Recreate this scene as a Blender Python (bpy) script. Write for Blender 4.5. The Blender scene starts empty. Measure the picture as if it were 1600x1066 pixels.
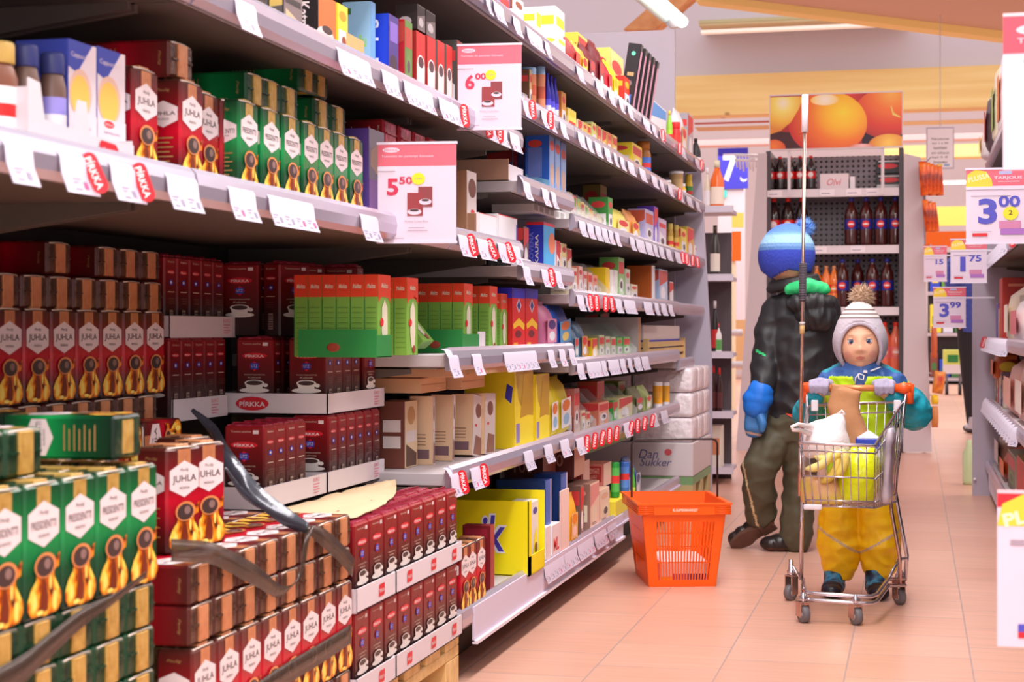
import bpy, bmesh, math, random
from mathutils import Matrix, Vector, noise
random.seed(7)
R = math.radians
C = bpy.context.scene.collection
SC = bpy.context.scene

# ------------------------------------------------------------ camera, world, light, exposure
YAW = math.atan(630 / 2600); F = 2600.0; CAMH = 0.80
SN, CS = math.sin(YAW), math.cos(YAW)
VPX, HOR = 1430.0, 515.0
cam = bpy.data.cameras.new('camera'); camo = bpy.data.objects.new('camera', cam); C.objects.link(camo)
camo.location = (0, 0, CAMH); camo.rotation_euler = (R(90), 0, YAW)
cam.sensor_width = 36; cam.lens = 36 * F / 1600; cam.shift_y = -18 / 1600
cam.dof.use_dof = True; cam.dof.focus_distance = 4.3; cam.dof.aperture_fstop = 9.0
cam.clip_start = 0.05; cam.clip_end = 100
SC.camera = camo
W = bpy.data.worlds.new('shop_light'); SC.world = W; W.use_nodes = True
W.node_tree.nodes['Background'].inputs[0].default_value = (1.0, 0.93, 0.93, 1)
W.node_tree.nodes['Background'].inputs[1].default_value = 0.80
def area(name, loc, sx, sy, energy, rot=(0, 0, 0), col=(1.0, 0.95, 0.93)):
    l = bpy.data.lights.new(name, 'AREA'); l.shape = 'RECTANGLE'; l.size = sx; l.size_y = sy
    l.energy = energy; l.color = col
    o = bpy.data.objects.new(name, l); C.objects.link(o); o.location = loc; o.rotation_euler = rot
    return o
area('aisle_lamp_light', (-0.25, 3.2, 3.1), 0.3, 7.0, 120)
area('far_aisle_lamp_light', (-0.3, 11.5, 3.3), 0.5, 7.0, 130)
area('next_aisle_lamp_light', (1.7, 6.0, 3.1), 0.3, 9.0, 70)
area("back_hall_lamp_light", (0.0, 23.0, 3.3), 8.0, 5.0, 200)
area('front_lamp_light', (0.3, -1.6, 2.4), 2.0, 1.0, 38, (R(62), 0, R(8)))
SC.view_settings.view_transform = 'Standard'; SC.view_settings.look = 'None'
SC.view_settings.gamma = 1; SC.view_settings.use_curve_mapping = False
SC.view_settings.exposure = 0.62

# ------------------------------------------------------------ pixel helpers (measured photo points -> places)
def at(u, v, X=None, Y=None, Z=None, D=None):
    t = (u - 800) / F; s = -(v - HOR) / F
    d = Vector((-SN + t * CS, CS + t * SN, s))
    if X is not None: k = X / d.x
    elif Y is not None: k = Y / d.y
    elif D is not None: k = D
    else: k = (Z - CAMH) / d.z
    return Vector((d.x * k, d.y * k, CAMH + d.z * k))
def YU(u, X=-1.0): return at(u, HOR, X=X).y

# ------------------------------------------------------------ materials
MATS = {}
def lin(c):
    r = []
    for x in c[:3]:
        x /= 255.0
        r.append(x / 12.92 if x <= .04045 else ((x + .055) / 1.055) ** 2.4)
    return (r[0], r[1], r[2], 1)
def M(name, col=None, rough=.5, metal=0, bump=0, bscale=60, emit=0, alpha=1, trans=0, ior=1.45, grad=None, axis=2, noisec=None, nscale=20, ndet=3, coat=0, sheen=0, spec=.5, bdist=.002):
    if name in MATS: return MATS[name]
    m = bpy.data.materials.new(name); m.use_nodes = True; nt = m.node_tree; b = nt.nodes['Principled BSDF']
    col = col or (200, 200, 200)
    b.inputs['Base Color'].default_value = lin(col); b.inputs['Roughness'].default_value = rough
    b.inputs['Metallic'].default_value = metal; b.inputs['Specular IOR Level'].default_value = spec
    b.inputs['IOR'].default_value = ior
    if coat: b.inputs['Coat Weight'].default_value = coat; b.inputs['Coat Roughness'].default_value = .12
    if sheen: b.inputs['Sheen Weight'].default_value = sheen
    if trans: b.inputs['Transmission Weight'].default_value = trans
    if alpha < 1: b.inputs['Alpha'].default_value = alpha
    if emit: b.inputs['Emission Color'].default_value = lin(col); b.inputs['Emission Strength'].default_value = emit
    tc = None
    if grad or noisec or bump: tc = nt.nodes.new('ShaderNodeTexCoord')
    if grad:                       # printed gradient along a local axis: [(metres, colour), ...]
        sep = nt.nodes.new('ShaderNodeSeparateXYZ'); nt.links.new(tc.outputs['Object'], sep.inputs[0])
        lo, hi = grad[0][0], grad[-1][0]
        mr = nt.nodes.new('ShaderNodeMapRange'); mr.inputs['From Min'].default_value = lo; mr.inputs['From Max'].default_value = hi
        nt.links.new(sep.outputs[axis], mr.inputs[0])
        cr = nt.nodes.new('ShaderNodeValToRGB'); nt.links.new(mr.outputs[0], cr.inputs[0])
        while len(cr.color_ramp.elements) < len(grad): cr.color_ramp.elements.new(.5)
        for e, (p, c) in zip(cr.color_ramp.elements, grad):
            e.position = (p - lo) / (hi - lo)
        for e, (p, c) in zip(cr.color_ramp.elements, grad): e.color = lin(c)
        nt.links.new(cr.outputs[0], b.inputs['Base Color'])
    if noisec:
        n = nt.nodes.new('ShaderNodeTexNoise'); n.inputs['Scale'].default_value = nscale; n.inputs['Detail'].default_value = ndet
        nt.links.new(tc.outputs['Object'], n.inputs['Vector'])
        cr = nt.nodes.new('ShaderNodeValToRGB'); nt.links.new(n.outputs[0], cr.inputs[0])
        k = len(noisec)
        while len(cr.color_ramp.elements) < k: cr.color_ramp.elements.new(.5)
        for i, e in enumerate(cr.color_ramp.elements): e.position = .32 + .36 * i / (k - 1)
        for e, c in zip(cr.color_ramp.elements, noisec): e.color = lin(c)
        nt.links.new(cr.outputs[0], b.inputs['Base Color'])
    if bump:
        n2 = nt.nodes.new('ShaderNodeTexNoise'); n2.inputs['Scale'].default_value = bscale; n2.inputs['Detail'].default_value = 3
        nt.links.new(tc.outputs['Object'], n2.inputs['Vector'])
        bp = nt.nodes.new('ShaderNodeBump'); bp.inputs['Strength'].default_value = bump; bp.inputs['Distance'].default_value = bdist
        nt.links.new(n2.outputs[0], bp.inputs['Height']); nt.links.new(bp.outputs[0], b.inputs['Normal'])
    MATS[name] = m
    return m
_solid = {}
def S(c, rough=.45, **k):
    key = (tuple(c), rough, tuple(sorted(k.items())))
    if key not in _solid: _solid[key] = M('paint_%d' % len(_solid), c, rough, **k)
    return _solid[key]
white = (236, 226, 232)

# ------------------------------------------------------------ mesh builder
_txt = {}
def textmesh(s, bold=0.0, italic=0.0):
    key = (s, bold, italic)
    if key in _txt: return _txt[key]
    c = bpy.data.curves.new('t', 'FONT'); c.body = s; c.size = 1; c.align_x = 'CENTER'; c.align_y = 'CENTER'
    c.offset = bold; c.shear = italic; c.resolution_u = 3
    o = bpy.data.objects.new('t', c); C.objects.link(o)
    dg = bpy.context.evaluated_depsgraph_get(); dg.update()
    me = bpy.data.meshes.new_from_object(o.evaluated_get(dg))
    vs = [v.co.copy() for v in me.vertices]; fs = [tuple(p.vertices) for p in me.polygons]
    bpy.data.objects.remove(o); bpy.data.curves.remove(c); bpy.data.meshes.remove(me)
    if vs:
        x0 = min(v.x for v in vs); x1 = max(v.x for v in vs); y0 = min(v.y for v in vs); y1 = max(v.y for v in vs)
        vs = [Vector((v.x - (x0 + x1) / 2, v.y - (y0 + y1) / 2, 0)) for v in vs]; dim = (x1 - x0, y1 - y0)
    else: dim = (1, 1)
    _txt[key] = (vs, fs, dim); return _txt[key]
_bx = {}
def boxdata(sx, sy, sz, bev, seg=1):
    key = (round(sx, 5), round(sy, 5), round(sz, 5), bev, seg)
    if key in _bx: return _bx[key]
    bm = bmesh.new(); bmesh.ops.create_cube(bm, size=1)
    bmesh.ops.scale(bm, vec=(sx, sy, sz), verts=bm.verts)
    if bev: bmesh.ops.bevel(bm, geom=list(bm.edges), offset=bev, segments=seg, affect='EDGES', profile=.5)
    bm.verts.ensure_lookup_table(); bm.verts.index_update()
    r = ([v.co.copy() for v in bm.verts], [tuple(v.index for v in f.verts) for f in bm.faces]); bm.free()
    _bx[key] = r; return r
class MB:
    def __init__(s): s.v = []; s.f = []; s.mi = []; s.sm = []; s.mats = []
    def idx(s, m):
        if m not in s.mats: s.mats.append(m)
        return s.mats.index(m)
    def add(s, vs, fs, m, X=None, smooth=False):
        n = len(s.v); k = s.idx(m)
        s.v += [(X @ Vector(v)) if X is not None else Vector(v) for v in vs]
        for f in fs: s.f.append(tuple(i + n for i in f)); s.mi.append(k); s.sm.append(smooth)
        return s
    def box(s, a, b, m, bev=0, X=None, seg=1, smooth=False):
        c = [(a[i] + b[i]) / 2 for i in range(3)]; d = [abs(b[i] - a[i]) for i in range(3)]
        vs, fs = boxdata(*d, bev, seg); cc = Vector(c)
        return s.add([v + cc for v in vs], fs, m, X, smooth)
    def lathe(s, prof, m, X=None, seg=16, smooth=True, capb=True, capt=True, sy=1.0):
        vs = []; fs = []; n = len(prof)
        for r, z in prof:
            for i in range(seg):
                a = 2 * math.pi * i / seg; vs.append((r * math.cos(a), sy * r * math.sin(a), z))
        for j in range(n - 1):
            for i in range(seg):
                a = j * seg + i; b = j * seg + (i + 1) % seg; fs.append((a, b, b + seg, a + seg))
        if capb: fs.append(tuple(reversed(range(seg))))
        if capt: fs.append(tuple((n - 1) * seg + i for i in range(seg)))
        return s.add(vs, fs, m, X, smooth)
    def tube(s, pts, r, m, seg=8, closed=False, X=None):
        pts = [Vector(p) for p in pts]; n = len(pts); vs = []; fs = []
        rr = r if isinstance(r, (list, tuple)) else [r] * n
        up = Vector((0, 0, 1)); prev = None
        for i, p in enumerate(pts):
            a = pts[(i - 1) % n] if (closed or i > 0) else p; b = pts[(i + 1) % n] if (closed or i < n - 1) else p
            t = (b - a).normalized() if (b - a).length > 1e-9 else Vector((0, 0, 1))
            if prev is None:
                ref = up if abs(t.dot(up)) < .9 else Vector((1, 0, 0)); nrm = t.cross(ref).normalized()
            else:
                nrm = (prev - t * prev.dot(t)); nrm = nrm.normalized() if nrm.length > 1e-6 else t.orthogonal().normalized()
            prev = nrm; bn = t.cross(nrm)
            for k in range(seg):
                a2 = 2 * math.pi * k / seg; vs.append(p + (nrm * math.cos(a2) + bn * math.sin(a2)) * rr[i])
        for j in range(n if closed else n - 1):
            j2 = (j + 1) % n
            for k in range(seg):
                fs.append((j * seg + k, j * seg + (k + 1) % seg, j2 * seg + (k + 1) % seg, j2 * seg + k))
        if not closed:
            fs.append(tuple(reversed(range(seg)))); fs.append(tuple((n - 1) * seg + k for k in range(seg)))
        return s.add(vs, fs, m, X, True)
    def poly(s, pts, m, X=None, smooth=False): return s.add(pts, [tuple(range(len(pts)))], m, X, smooth)
    def prism(s, poly2, y0, y1, m, X=None):      # polygon in xz, extruded along y
        n = len(poly2); vs = [(x, y0, z) for x, z in poly2] + [(x, y1, z) for x, z in poly2]
        fs = [tuple(range(n)), tuple(reversed(range(n, 2 * n)))] + [(i + n, (i + 1) % n + n, (i + 1) % n, i) for i in range(n)]
        return s.add(vs, fs, m, X)
    def sphere(s, c, r, m, seg=16, rings=10, X=None):
        r = r if isinstance(r, (list, tuple)) else (r, r, r); vs = []; fs = []
        for j in range(rings + 1):
            th = math.pi * j / rings
            for i in range(seg):
                a = 2 * math.pi * i / seg
                vs.append((c[0] + r[0] * math.sin(th) * math.cos(a), c[1] + r[1] * math.sin(th) * math.sin(a), c[2] + r[2] * math.cos(th)))
        for j in range(rings):
            for i in range(seg): fs.append((j * seg + i, (j + 1) * seg + i, (j + 1) * seg + (i + 1) % seg, j * seg + (i + 1) % seg))
        return s.add(vs, fs, m, X, True)
    def loft(s, rings, m, X=None, smooth=True, cap=True, closed_ring=True):
        n = len(rings[0]); vs = [p for r in rings for p in r]; fs = []
        for j in range(len(rings) - 1):
            for i in range(n if closed_ring else n - 1):
                i2 = (i + 1) % n; fs.append((j * n + i, j * n + i2, (j + 1) * n + i2, (j + 1) * n + i))
        if cap: fs.append(tuple(reversed(range(n)))); fs.append(tuple((len(rings) - 1) * n + i for i in range(n)))
        return s.add(vs, fs, m, X, smooth)
    # art on the faces of a box w x d x h standing on z=0, centred in x, y; faces F(-y) B(+y) L(-x) R(+x) T(+z)
    def face(s, w, d, h, face, lift=.0004):
        if face == 'F': return Matrix(((1, 0, 0, 0), (0, 0, -1, -d / 2 - lift), (0, 1, 0, 0), (0, 0, 0, 1)))
        if face == 'B': return Matrix(((-1, 0, 0, 0), (0, 0, 1, d / 2 + lift), (0, 1, 0, 0), (0, 0, 0, 1)))
        if face == 'L': return Matrix(((0, 0, -1, -w / 2 - lift), (-1, 0, 0, 0), (0, 1, 0, 0), (0, 0, 0, 1)))
        if face == 'R': return Matrix(((0, 0, 1, w / 2 + lift), (1, 0, 0, 0), (0, 1, 0, 0), (0, 0, 0, 1)))
        if face == 'T': return Matrix(((1, 0, 0, 0), (0, 1, 0, 0), (0, 0, 1, h + lift), (0, 0, 0, 1)))
    def art(s, w, d, h, items):
        cnt = {}
        for it in items:
            k, fc = it[0], it[1]; cnt[fc] = cnt.get(fc, 0) + 1
            Xm = s.face(w, d, h, fc, .0004 + .00015 * cnt[fc])
            fw = w if fc in 'FBT' else d; fh = h if fc != 'T' else d
            if k == 'rect':
                x0, z0, x1, z1 = it[2]; oz = -d / 2 if fc == 'T' else 0
                s.poly([(x0 * fw - fw / 2, z0 * fh + oz, 0), (x1 * fw - fw / 2, z0 * fh + oz, 0), (x1 * fw - fw / 2, z1 * fh + oz, 0), (x0 * fw - fw / 2, z1 * fh + oz, 0)], it[3], Xm)
            elif k == 'ell':
                cx, cz, rx, rz = it[2]; n = 20
                s.poly([((cx - .5) * fw + rx * fw * math.cos(2 * math.pi * i / n), cz * fh + rz * fh * math.sin(2 * math.pi * i / n), 0) for i in range(n)], it[3], Xm)
            elif k == 'pts':
                s.poly([((x - .5) * fw, z * fh, 0) for x, z in it[2]], it[3], Xm)
            elif k == 'txt':          # ('txt', face, 'JUHLA', (cx, cz, width, height), mat, [rot], [bold], [italic])
                rot = it[5] if len(it) > 5 else 0; bold = it[6] if len(it) > 6 else 0; ital = it[7] if len(it) > 7 else 0
                vs, fs, dim = textmesh(it[2], bold, ital); cx, cz, tw, th = it[3]
                if rot in (90, -90): sx = th * fh / dim[0]; sy = tw * fw / dim[1]
                else: sx = tw * fw / dim[0]; sy = th * fh / dim[1]
                T = Matrix.Translation(((cx - .5) * fw, cz * fh, 0)) @ Matrix.Rotation(R(rot), 4, 'Z')
                s.add([Vector((v.x * sx, v.y * sy, 0)) for v in vs], fs, it[4], Xm @ T)
        return s
    def mesh(s, name):
        me = bpy.data.meshes.new(name); me.from_pydata([tuple(v) for v in s.v], [], s.f)
        for m in s.mats: me.materials.append(m)
        me.polygons.foreach_set('material_index', s.mi); me.polygons.foreach_set('use_smooth', s.sm); me.update()
        return me
    def build(s, name, parent=None, loc=None, rot=None, Xm=None):
        return link(s.mesh(name), name, parent, loc, rot, Xm)
def link(me, name, parent=None, loc=None, rot=None, Xm=None):
    o = bpy.data.objects.new(name, me); C.objects.link(o)
    if parent is not None: o.parent = parent
    if Xm is not None: o.matrix_local = Xm
    else:
        if loc is not None: o.location = loc
        if rot is not None: o.rotation_euler = rot
    return o
LABELS = {}
def tag(o, label, cat, group=None, kind=None):
    if kind: o['kind'] = kind
    if label:
        nw = len(label.split())
        if nw > 16 or nw < 4: print('LABEL LEN', nw, label)
        if label in LABELS: print('DUP LABEL', label)
        LABELS[label] = 1; o['label'] = label; o['category'] = cat
    if group: o['group'] = group
    return o
def empty(name, loc, label, cat, group=None, rz=0, Xm=None):
    o = bpy.data.objects.new(name, None); C.objects.link(o); o.empty_display_size = .05
    if Xm is not None: o.matrix_world = Xm
    else: o.location = loc; o.rotation_euler = (0, 0, rz)
    return tag(o, label, cat, group)
def copyt(src, loc=None, rot=None, Xm=None, label=None, cat=None, group=None):
    r = src.copy(); C.objects.link(r)
    for k in ('label', 'category', 'group'):
        if k in r: del r[k]
    if Xm is not None: r.matrix_local = Xm
    else:
        if loc is not None: r.location = loc
        if rot is not None: r.rotation_euler = rot
    for ch in list(src.children):
        c = ch.copy(); C.objects.link(c); c.parent = r; c.matrix_parent_inverse = ch.matrix_parent_inverse.copy()
        for g in list(ch.children):
            d = g.copy(); C.objects.link(d); d.parent = c; d.matrix_parent_inverse = g.matrix_parent_inverse.copy()
    tag(r, label, cat, group); return r
def struct(mb, name, **k):
    o = mb.build(name, **k); o['kind'] = 'structure'; return o
ORD = 'first second third fourth fifth sixth seventh eighth ninth tenth eleventh twelfth thirteenth fourteenth fifteenth sixteenth seventeenth eighteenth nineteenth twentieth'.split()
TENS = {20: 'twenty', 30: 'thirty', 40: 'forty', 50: 'fifty'}
def ordw(i):
    if i < 20: return ORD[i]
    t = (i + 1) // 10 * 10; r = (i + 1) % 10
    return (TENS[t] + '-' + ORD[r - 1]) if r else TENS[t][:-1] + 'ieth'
def pos(i, n, a='near', b='far'):
    if n == 1: return 'only'
    if i == 0: return a + 'most' if a in ('left', 'right', 'near') and a != 'near' else 'nearest'
    return None
# orientations: stand facing the aisle (front -> +X); lie with the end to the aisle, front up; on its side, front to -Y
STAND = Matrix.Rotation(R(90), 4, 'Z')
LIE = Matrix(((0, 0, 1, 0), (-1, 0, 0, 0), (0, -1, 0, 0), (0, 0, 0, 1)))
SIDE = Matrix(((0, 0, 1, 0), (0, 1, 0, 0), (-1, 0, 0, 0), (0, 0, 0, 1)))

# ------------------------------------------------------------ setting
def floor_mat():
    m = bpy.data.materials.new('floor_tiles'); m.use_nodes = True; nt = m.node_tree; b = nt.nodes['Principled BSDF']
    tc = nt.nodes.new('ShaderNodeTexCoord'); sep = nt.nodes.new('ShaderNodeSeparateXYZ'); nt.links.new(tc.outputs['Object'], sep.inputs[0])
    cmb = nt.nodes.new('ShaderNodeCombineXYZ'); nt.links.new(sep.outputs[1], cmb.inputs[0])
    ad = nt.nodes.new('ShaderNodeMath'); ad.operation = 'ADD'; ad.inputs[1].default_value = .736 + .289 * 20; nt.links.new(sep.outputs[0], ad.inputs[0]); nt.links.new(ad.outputs[0], cmb.inputs[1])
    def brick(mort):
        br = nt.nodes.new('ShaderNodeTexBrick'); nt.links.new(cmb.outputs[0], br.inputs['Vector'])
        br.inputs['Scale'].default_value = 1; br.inputs['Brick Width'].default_value = .289; br.inputs['Row Height'].default_value = .289
        br.inputs['Mortar Size'].default_value = mort; br.inputs['Mortar Smooth'].default_value = .3; br.offset = .5
        br.inputs['Color1'].default_value = lin((226, 176, 154)); br.inputs['Color2'].default_value = lin((218, 164, 142)); br.inputs['Mortar'].default_value = lin((176, 150, 146))
        return br
    br = brick(.0022)
    wv = nt.nodes.new('ShaderNodeTexNoise'); mp = nt.nodes.new('ShaderNodeMapping'); mp.inputs['Scale'].default_value = (3, 45, 1)
    nt.links.new(tc.outputs['Object'], mp.inputs[0]); nt.links.new(mp.outputs[0], wv.inputs['Vector']); wv.inputs['Scale'].default_value = 1; wv.inputs['Detail'].default_value = 4
    cr = nt.nodes.new('ShaderNodeValToRGB'); cr.color_ramp.elements[0].position = .3; cr.color_ramp.elements[1].position = .75
    cr.color_ramp.elements[0].color = (.86, .84, .83, 1); cr.color_ramp.elements[1].color = (1.06, 1.06, 1.08, 1); nt.links.new(wv.outputs[0], cr.inputs[0])
    mx = nt.nodes.new('ShaderNodeMix'); mx.data_type = 'RGBA'; mx.blend_type = 'MULTIPLY'; mx.inputs[0].default_value = .8
    nt.links.new(br.outputs['Color'], mx.inputs[6]); nt.links.new(cr.outputs[0], mx.inputs[7]); nt.links.new(mx.outputs[2], b.inputs['Base Color'])
    b.inputs['Roughness'].default_value = .32; b.inputs['Specular IOR Level'].default_value = .45
    bp = nt.nodes.new('ShaderNodeBump'); bp.inputs['Strength'].default_value = .25; bp.inputs['Distance'].default_value = .002; bp.invert = True
    nt.links.new(br.outputs['Fac'], bp.inputs['Height']); nt.links.new(bp.outputs[0], b.inputs['Normal'])
    return m
m = MB(); m.box((-7, -1.5, -.1), (9, 30, 0), floor_mat()); struct(m, 'floor')
wallm = S((206, 196, 206), .8)
def wood_mat(name, cols, sc=(1, 14, 14), knots=True):
    m = bpy.data.materials.new(name); m.use_nodes = True; nt = m.node_tree; b = nt.nodes['Principled BSDF']; b.inputs['Roughness'].default_value = .55
    tc = nt.nodes.new('ShaderNodeTexCoord'); mp = nt.nodes.new('ShaderNodeMapping'); mp.inputs['Scale'].default_value = sc
    nt.links.new(tc.outputs['Object'], mp.inputs[0]); n = nt.nodes.new('ShaderNodeTexNoise'); n.inputs['Scale'].default_value = 1; n.inputs['Detail'].default_value = 5
    nt.links.new(mp.outputs[0], n.inputs['Vector']); cr = nt.nodes.new('ShaderNodeValToRGB'); nt.links.new(n.outputs[0], cr.inputs[0])
    cr.color_ramp.elements[0].position = .3; cr.color_ramp.elements[1].position = .7
    cr.color_ramp.elements[0].color = lin(cols[0]); cr.color_ramp.elements[1].color = lin(cols[1])
    out = cr.outputs[0]
    if knots:
        vo = nt.nodes.new('ShaderNodeTexVoronoi'); vo.inputs['Scale'].default_value = 3.2; mp2 = nt.nodes.new('ShaderNodeMapping'); mp2.inputs['Scale'].default_value = (1, 1, 1.6)
        nt.links.new(tc.outputs['Object'], mp2.inputs[0]); nt.links.new(mp2.outputs[0], vo.inputs['Vector'])
        c2 = nt.nodes.new('ShaderNodeValToRGB'); c2.color_ramp.elements[0].position = .07; c2.color_ramp.elements[1].position = .13
        c2.color_ramp.elements[0].color = (.35, .2, .1, 1); c2.color_ramp.elements[1].color = (1, 1, 1, 1); nt.links.new(vo.outputs[0], c2.inputs[0])
        mx = nt.nodes.new('ShaderNodeMix'); mx.data_type = 'RGBA'; mx.blend_type = 'MULTIPLY'; mx.inputs[0].default_value = .8
        nt.links.new(out, mx.inputs[6]); nt.links.new(c2.outputs[0], mx.inputs[7]); out = mx.outputs[2]
    nt.links.new(out, b.inputs['Base Color']); return m
pine = wood_mat('pine', [(226, 184, 112), (244, 216, 150)], (.5, 9, 9))
pine2 = wood_mat('pallet_pine', [(206, 160, 96), (238, 204, 142)], (2, 30, 30), False)
# ---- hall structure
m = MB(); a = at(700, 0, Y=17.2)
m.box((-7, 17.15, 3.40), (9, 17.3, 6.5), wallm); struct(m, 'wall_gable')
m = MB(); m.box((-7, 17.0, 2.99), (9, 17.3, 3.40), pine); struct(m, 'trim_1')      # laminated beam
m = MB(); m.box((-7, 29.8, 0), (9, 30, 6), S((222, 206, 208), .8)); struct(m, 'wall_back')
m = MB(); m.box((-7.2, -1.5, 0), (-7, 30, 3), S((215, 200, 205), .8)); struct(m, 'wall_left')
m = MB(); m.box((9, -1.5, 0), (9.2, 30, 3), S((215, 200, 205), .8)); struct(m, 'wall_right')
# sloping soffit with a yellow edge board
p0 = at(1090, -6, Y=13); p1 = at(1720, 71, Y=13)
tan = S((214, 180, 158), .75)
m = MB(); q0 = p0 + Vector((0, -7, .12)); q1 = p1 + Vector((0, -7, .12)); up = Vector((0, 0, .1))
m.add([p0, p1, q1, q0, p0 + up, p1 + up, q1 + up, q0 + up], [(0, 3, 2, 1), (4, 5, 6, 7), (0, 1, 5, 4), (1, 2, 6, 5), (2, 3, 7, 6), (3, 0, 4, 7)], tan)
struct(m, 'ceiling')
m = MB(); e = Vector((0, -.1, -.055)); n = Vector((0, .1, 0))
m.add([p0 + e, p1 + e, p1 + n + Vector((0, 0, -.055)), p0 + n + Vector((0, 0, -.055)), p0 + e + up, p1 + e + up, p1 + n + up, p0 + n + up],
      [(0, 3, 2, 1), (4, 5, 6, 7), (0, 1, 5, 4), (1, 2, 6, 5), (2, 3, 7, 6), (3, 0, 4, 7)], S((250, 222, 140), .6)); struct(m, 'trim_2')
# light trough under the gable wall and diagonal strut
a = at(1092, 40, Y=16.6); b = at(1420, 22, Y=16.6)
m = MB(); m.box((a.x, 16.6, a.z), (b.x, 17.14, b.z), S((214, 198, 160), .6)); m.box((a.x, 16.58, a.z + .02), (b.x, 16.6, a.z + .05), S((190, 180, 140))); struct(m, 'trim_3')
a = at(1095, 47, Y=16.5); b = at(1400, 39, Y=16.5)
m = MB(); m.box((a.x, 16.5, a.z), (b.x, 16.6, b.z), S((240, 226, 214), .5, emit=.25)); tag(m.build('light_strip'), 'long pale light strip under the beige trough above the beam', 'light strip')
m = MB(); P = [at(974, 46, Y=15), at(1022, 46, Y=15), at(1085, -8, Y=15), at(1036, -8, Y=15)]
m.add([p for p in P] + [p + Vector((0, .25, 0)) for p in P], [(0, 1, 2, 3), (7, 6, 5, 4), (0, 4, 5, 1), (1, 5, 6, 2), (2, 6, 7, 3), (3, 7, 4, 0)], wood_mat('strut_wood', [(190, 120, 70), (222, 160, 104)], (6, 6, 6))); struct(m, 'trim_4')
# fluorescent tube lamp
t = empty('ceiling_lamp', at(1040, 18, Y=9), 'bright white fluorescent tube hanging over the end of the aisle', 'lamp')
pa = at(958, -60, Y=7.6); pb = at(1066, 34, Y=9.4)
m = MB(); m.tube([pa, pb], .033, S((255, 252, 250), .4, emit=3.0), 12); o = m.build('tube'); o.parent = t; o.matrix_parent_inverse = t.matrix_world.inverted()
off = Vector((-.09, .0, .02)); m = MB(); m.tube([pa + off, pb + off + (pa - pb) * .03], .03, S((205, 235, 228), .35), 12)
m.tube([pb + off * .5, pb + off * .5 + (pa - pb).normalized() * .05], .05, S((225, 225, 230), .4), 12)
o = m.build('housing'); o.parent = t
t.location = (0, 0, 0)
# ---- distant furniture seen through the gaps
def slab(name, u0, v0, u1, v1, Y, dep, mt, label, cat, group=None, kind=None, bev=0):
    a = at(u0, v1, Y=Y); b = at(u1, v0, Y=Y); m = MB(); m.box((a.x, Y, a.z), (b.x, Y + dep, b.z), mt, bev)
    o = m.build(name); return tag(o, label, cat, group, kind)
slab('ceiling_duct', 1085, 184, 1620, 199, 20, .4, S((206, 170, 120), .6), 'brown duct running below the wooden beam', 'duct')
slab('sprinkler_pipe', 1085, 187, 1330, 192, 19.5, .06, S((190, 80, 60), .5), 'thin red pipe running along under the wooden beam', 'pipe')
m = MB()
a = at(1080, 228, Y=21); b = at(1620, 205, Y=21); m.box((a.x, 21, a.z), (b.x, 21.3, b.z), S((226, 194, 194), .7)); struct(m, 'trim_5')
m = MB(); a = at(1380, 248, Y=22); b = at(1620, 222, Y=22); m.box((a.x, 22, a.z), (b.x, 22.3, b.z), pine); struct(m, 'trim_6')
slab('light_strip', 1380, 281, 1560, 288, 20, .2, S((255, 250, 246), .4, emit=1.2), 'white strip light far behind the orange bags', 'light strip')
slab('sign_band', 1440, 320, 1640, 353, 23, .1, S((250, 238, 120), .6), 'pale yellow wall band far behind the price cards', 'sign band')
slab('sign_band', 1440, 361, 1530, 386, 21, .1, S((240, 110, 20), .6), 'orange band under the pale yellow band in the distance', 'sign band')
slab('far_partition', 1122, 235, 1162, 500, 24, .2, S((216, 204, 212), .7), 'pale grey partition far behind below the number sign', 'partition')
slab('wooden_counter', 1118, 497, 1165, 577, 27, .8, S((206, 160, 112), .6), 'brown wooden counter front at the far end of the shop', 'counter')
m = MB(); m.tube([at(1133, 562, Y=14), at(1133, 522, Y=14), at(1150, 520, Y=14), at(1160, 520, Y=14)], .03, S((214, 204, 208)), 8); m.tube([at(1133, 562, Y=14), at(1137, 570, Y=14), at(1160, 570, Y=14)], .03, S((214, 204, 208)), 8)
tag(m.build('guard_rail'), 'bent pale metal rail before the brown counter', 'rail')
# pole, yellow and orange banner post
t = empty('banner_post', at(1150, 700, Y=13) * 1.0, 'cream post with a yellow and an orange banner left of the drinks stand', 'post')
t.location = (0, 0, 0)
a = at(1143, 580, Y=16); b = at(1149, 400, Y=16); m = MB(); m.box((a.x, 16, 0), (b.x, 16.05, b.z), S((244, 224, 190))); m.build('pole', t)
a = at(1144, 408, Y=16); b = at(1158, 362, Y=16); m = MB(); m.box((a.x, 15.97, a.z), (b.x, 16.0, b.z), S((238, 112, 20))); m.build('orange_banner', t)
a = at(1144, 356, Y=16); b = at(1162, 333, Y=16); m = MB(); m.box((a.x, 15.97, a.z), (b.x, 16.0, b.z), S((246, 226, 110))); m.build('yellow_banner', t)
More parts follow.
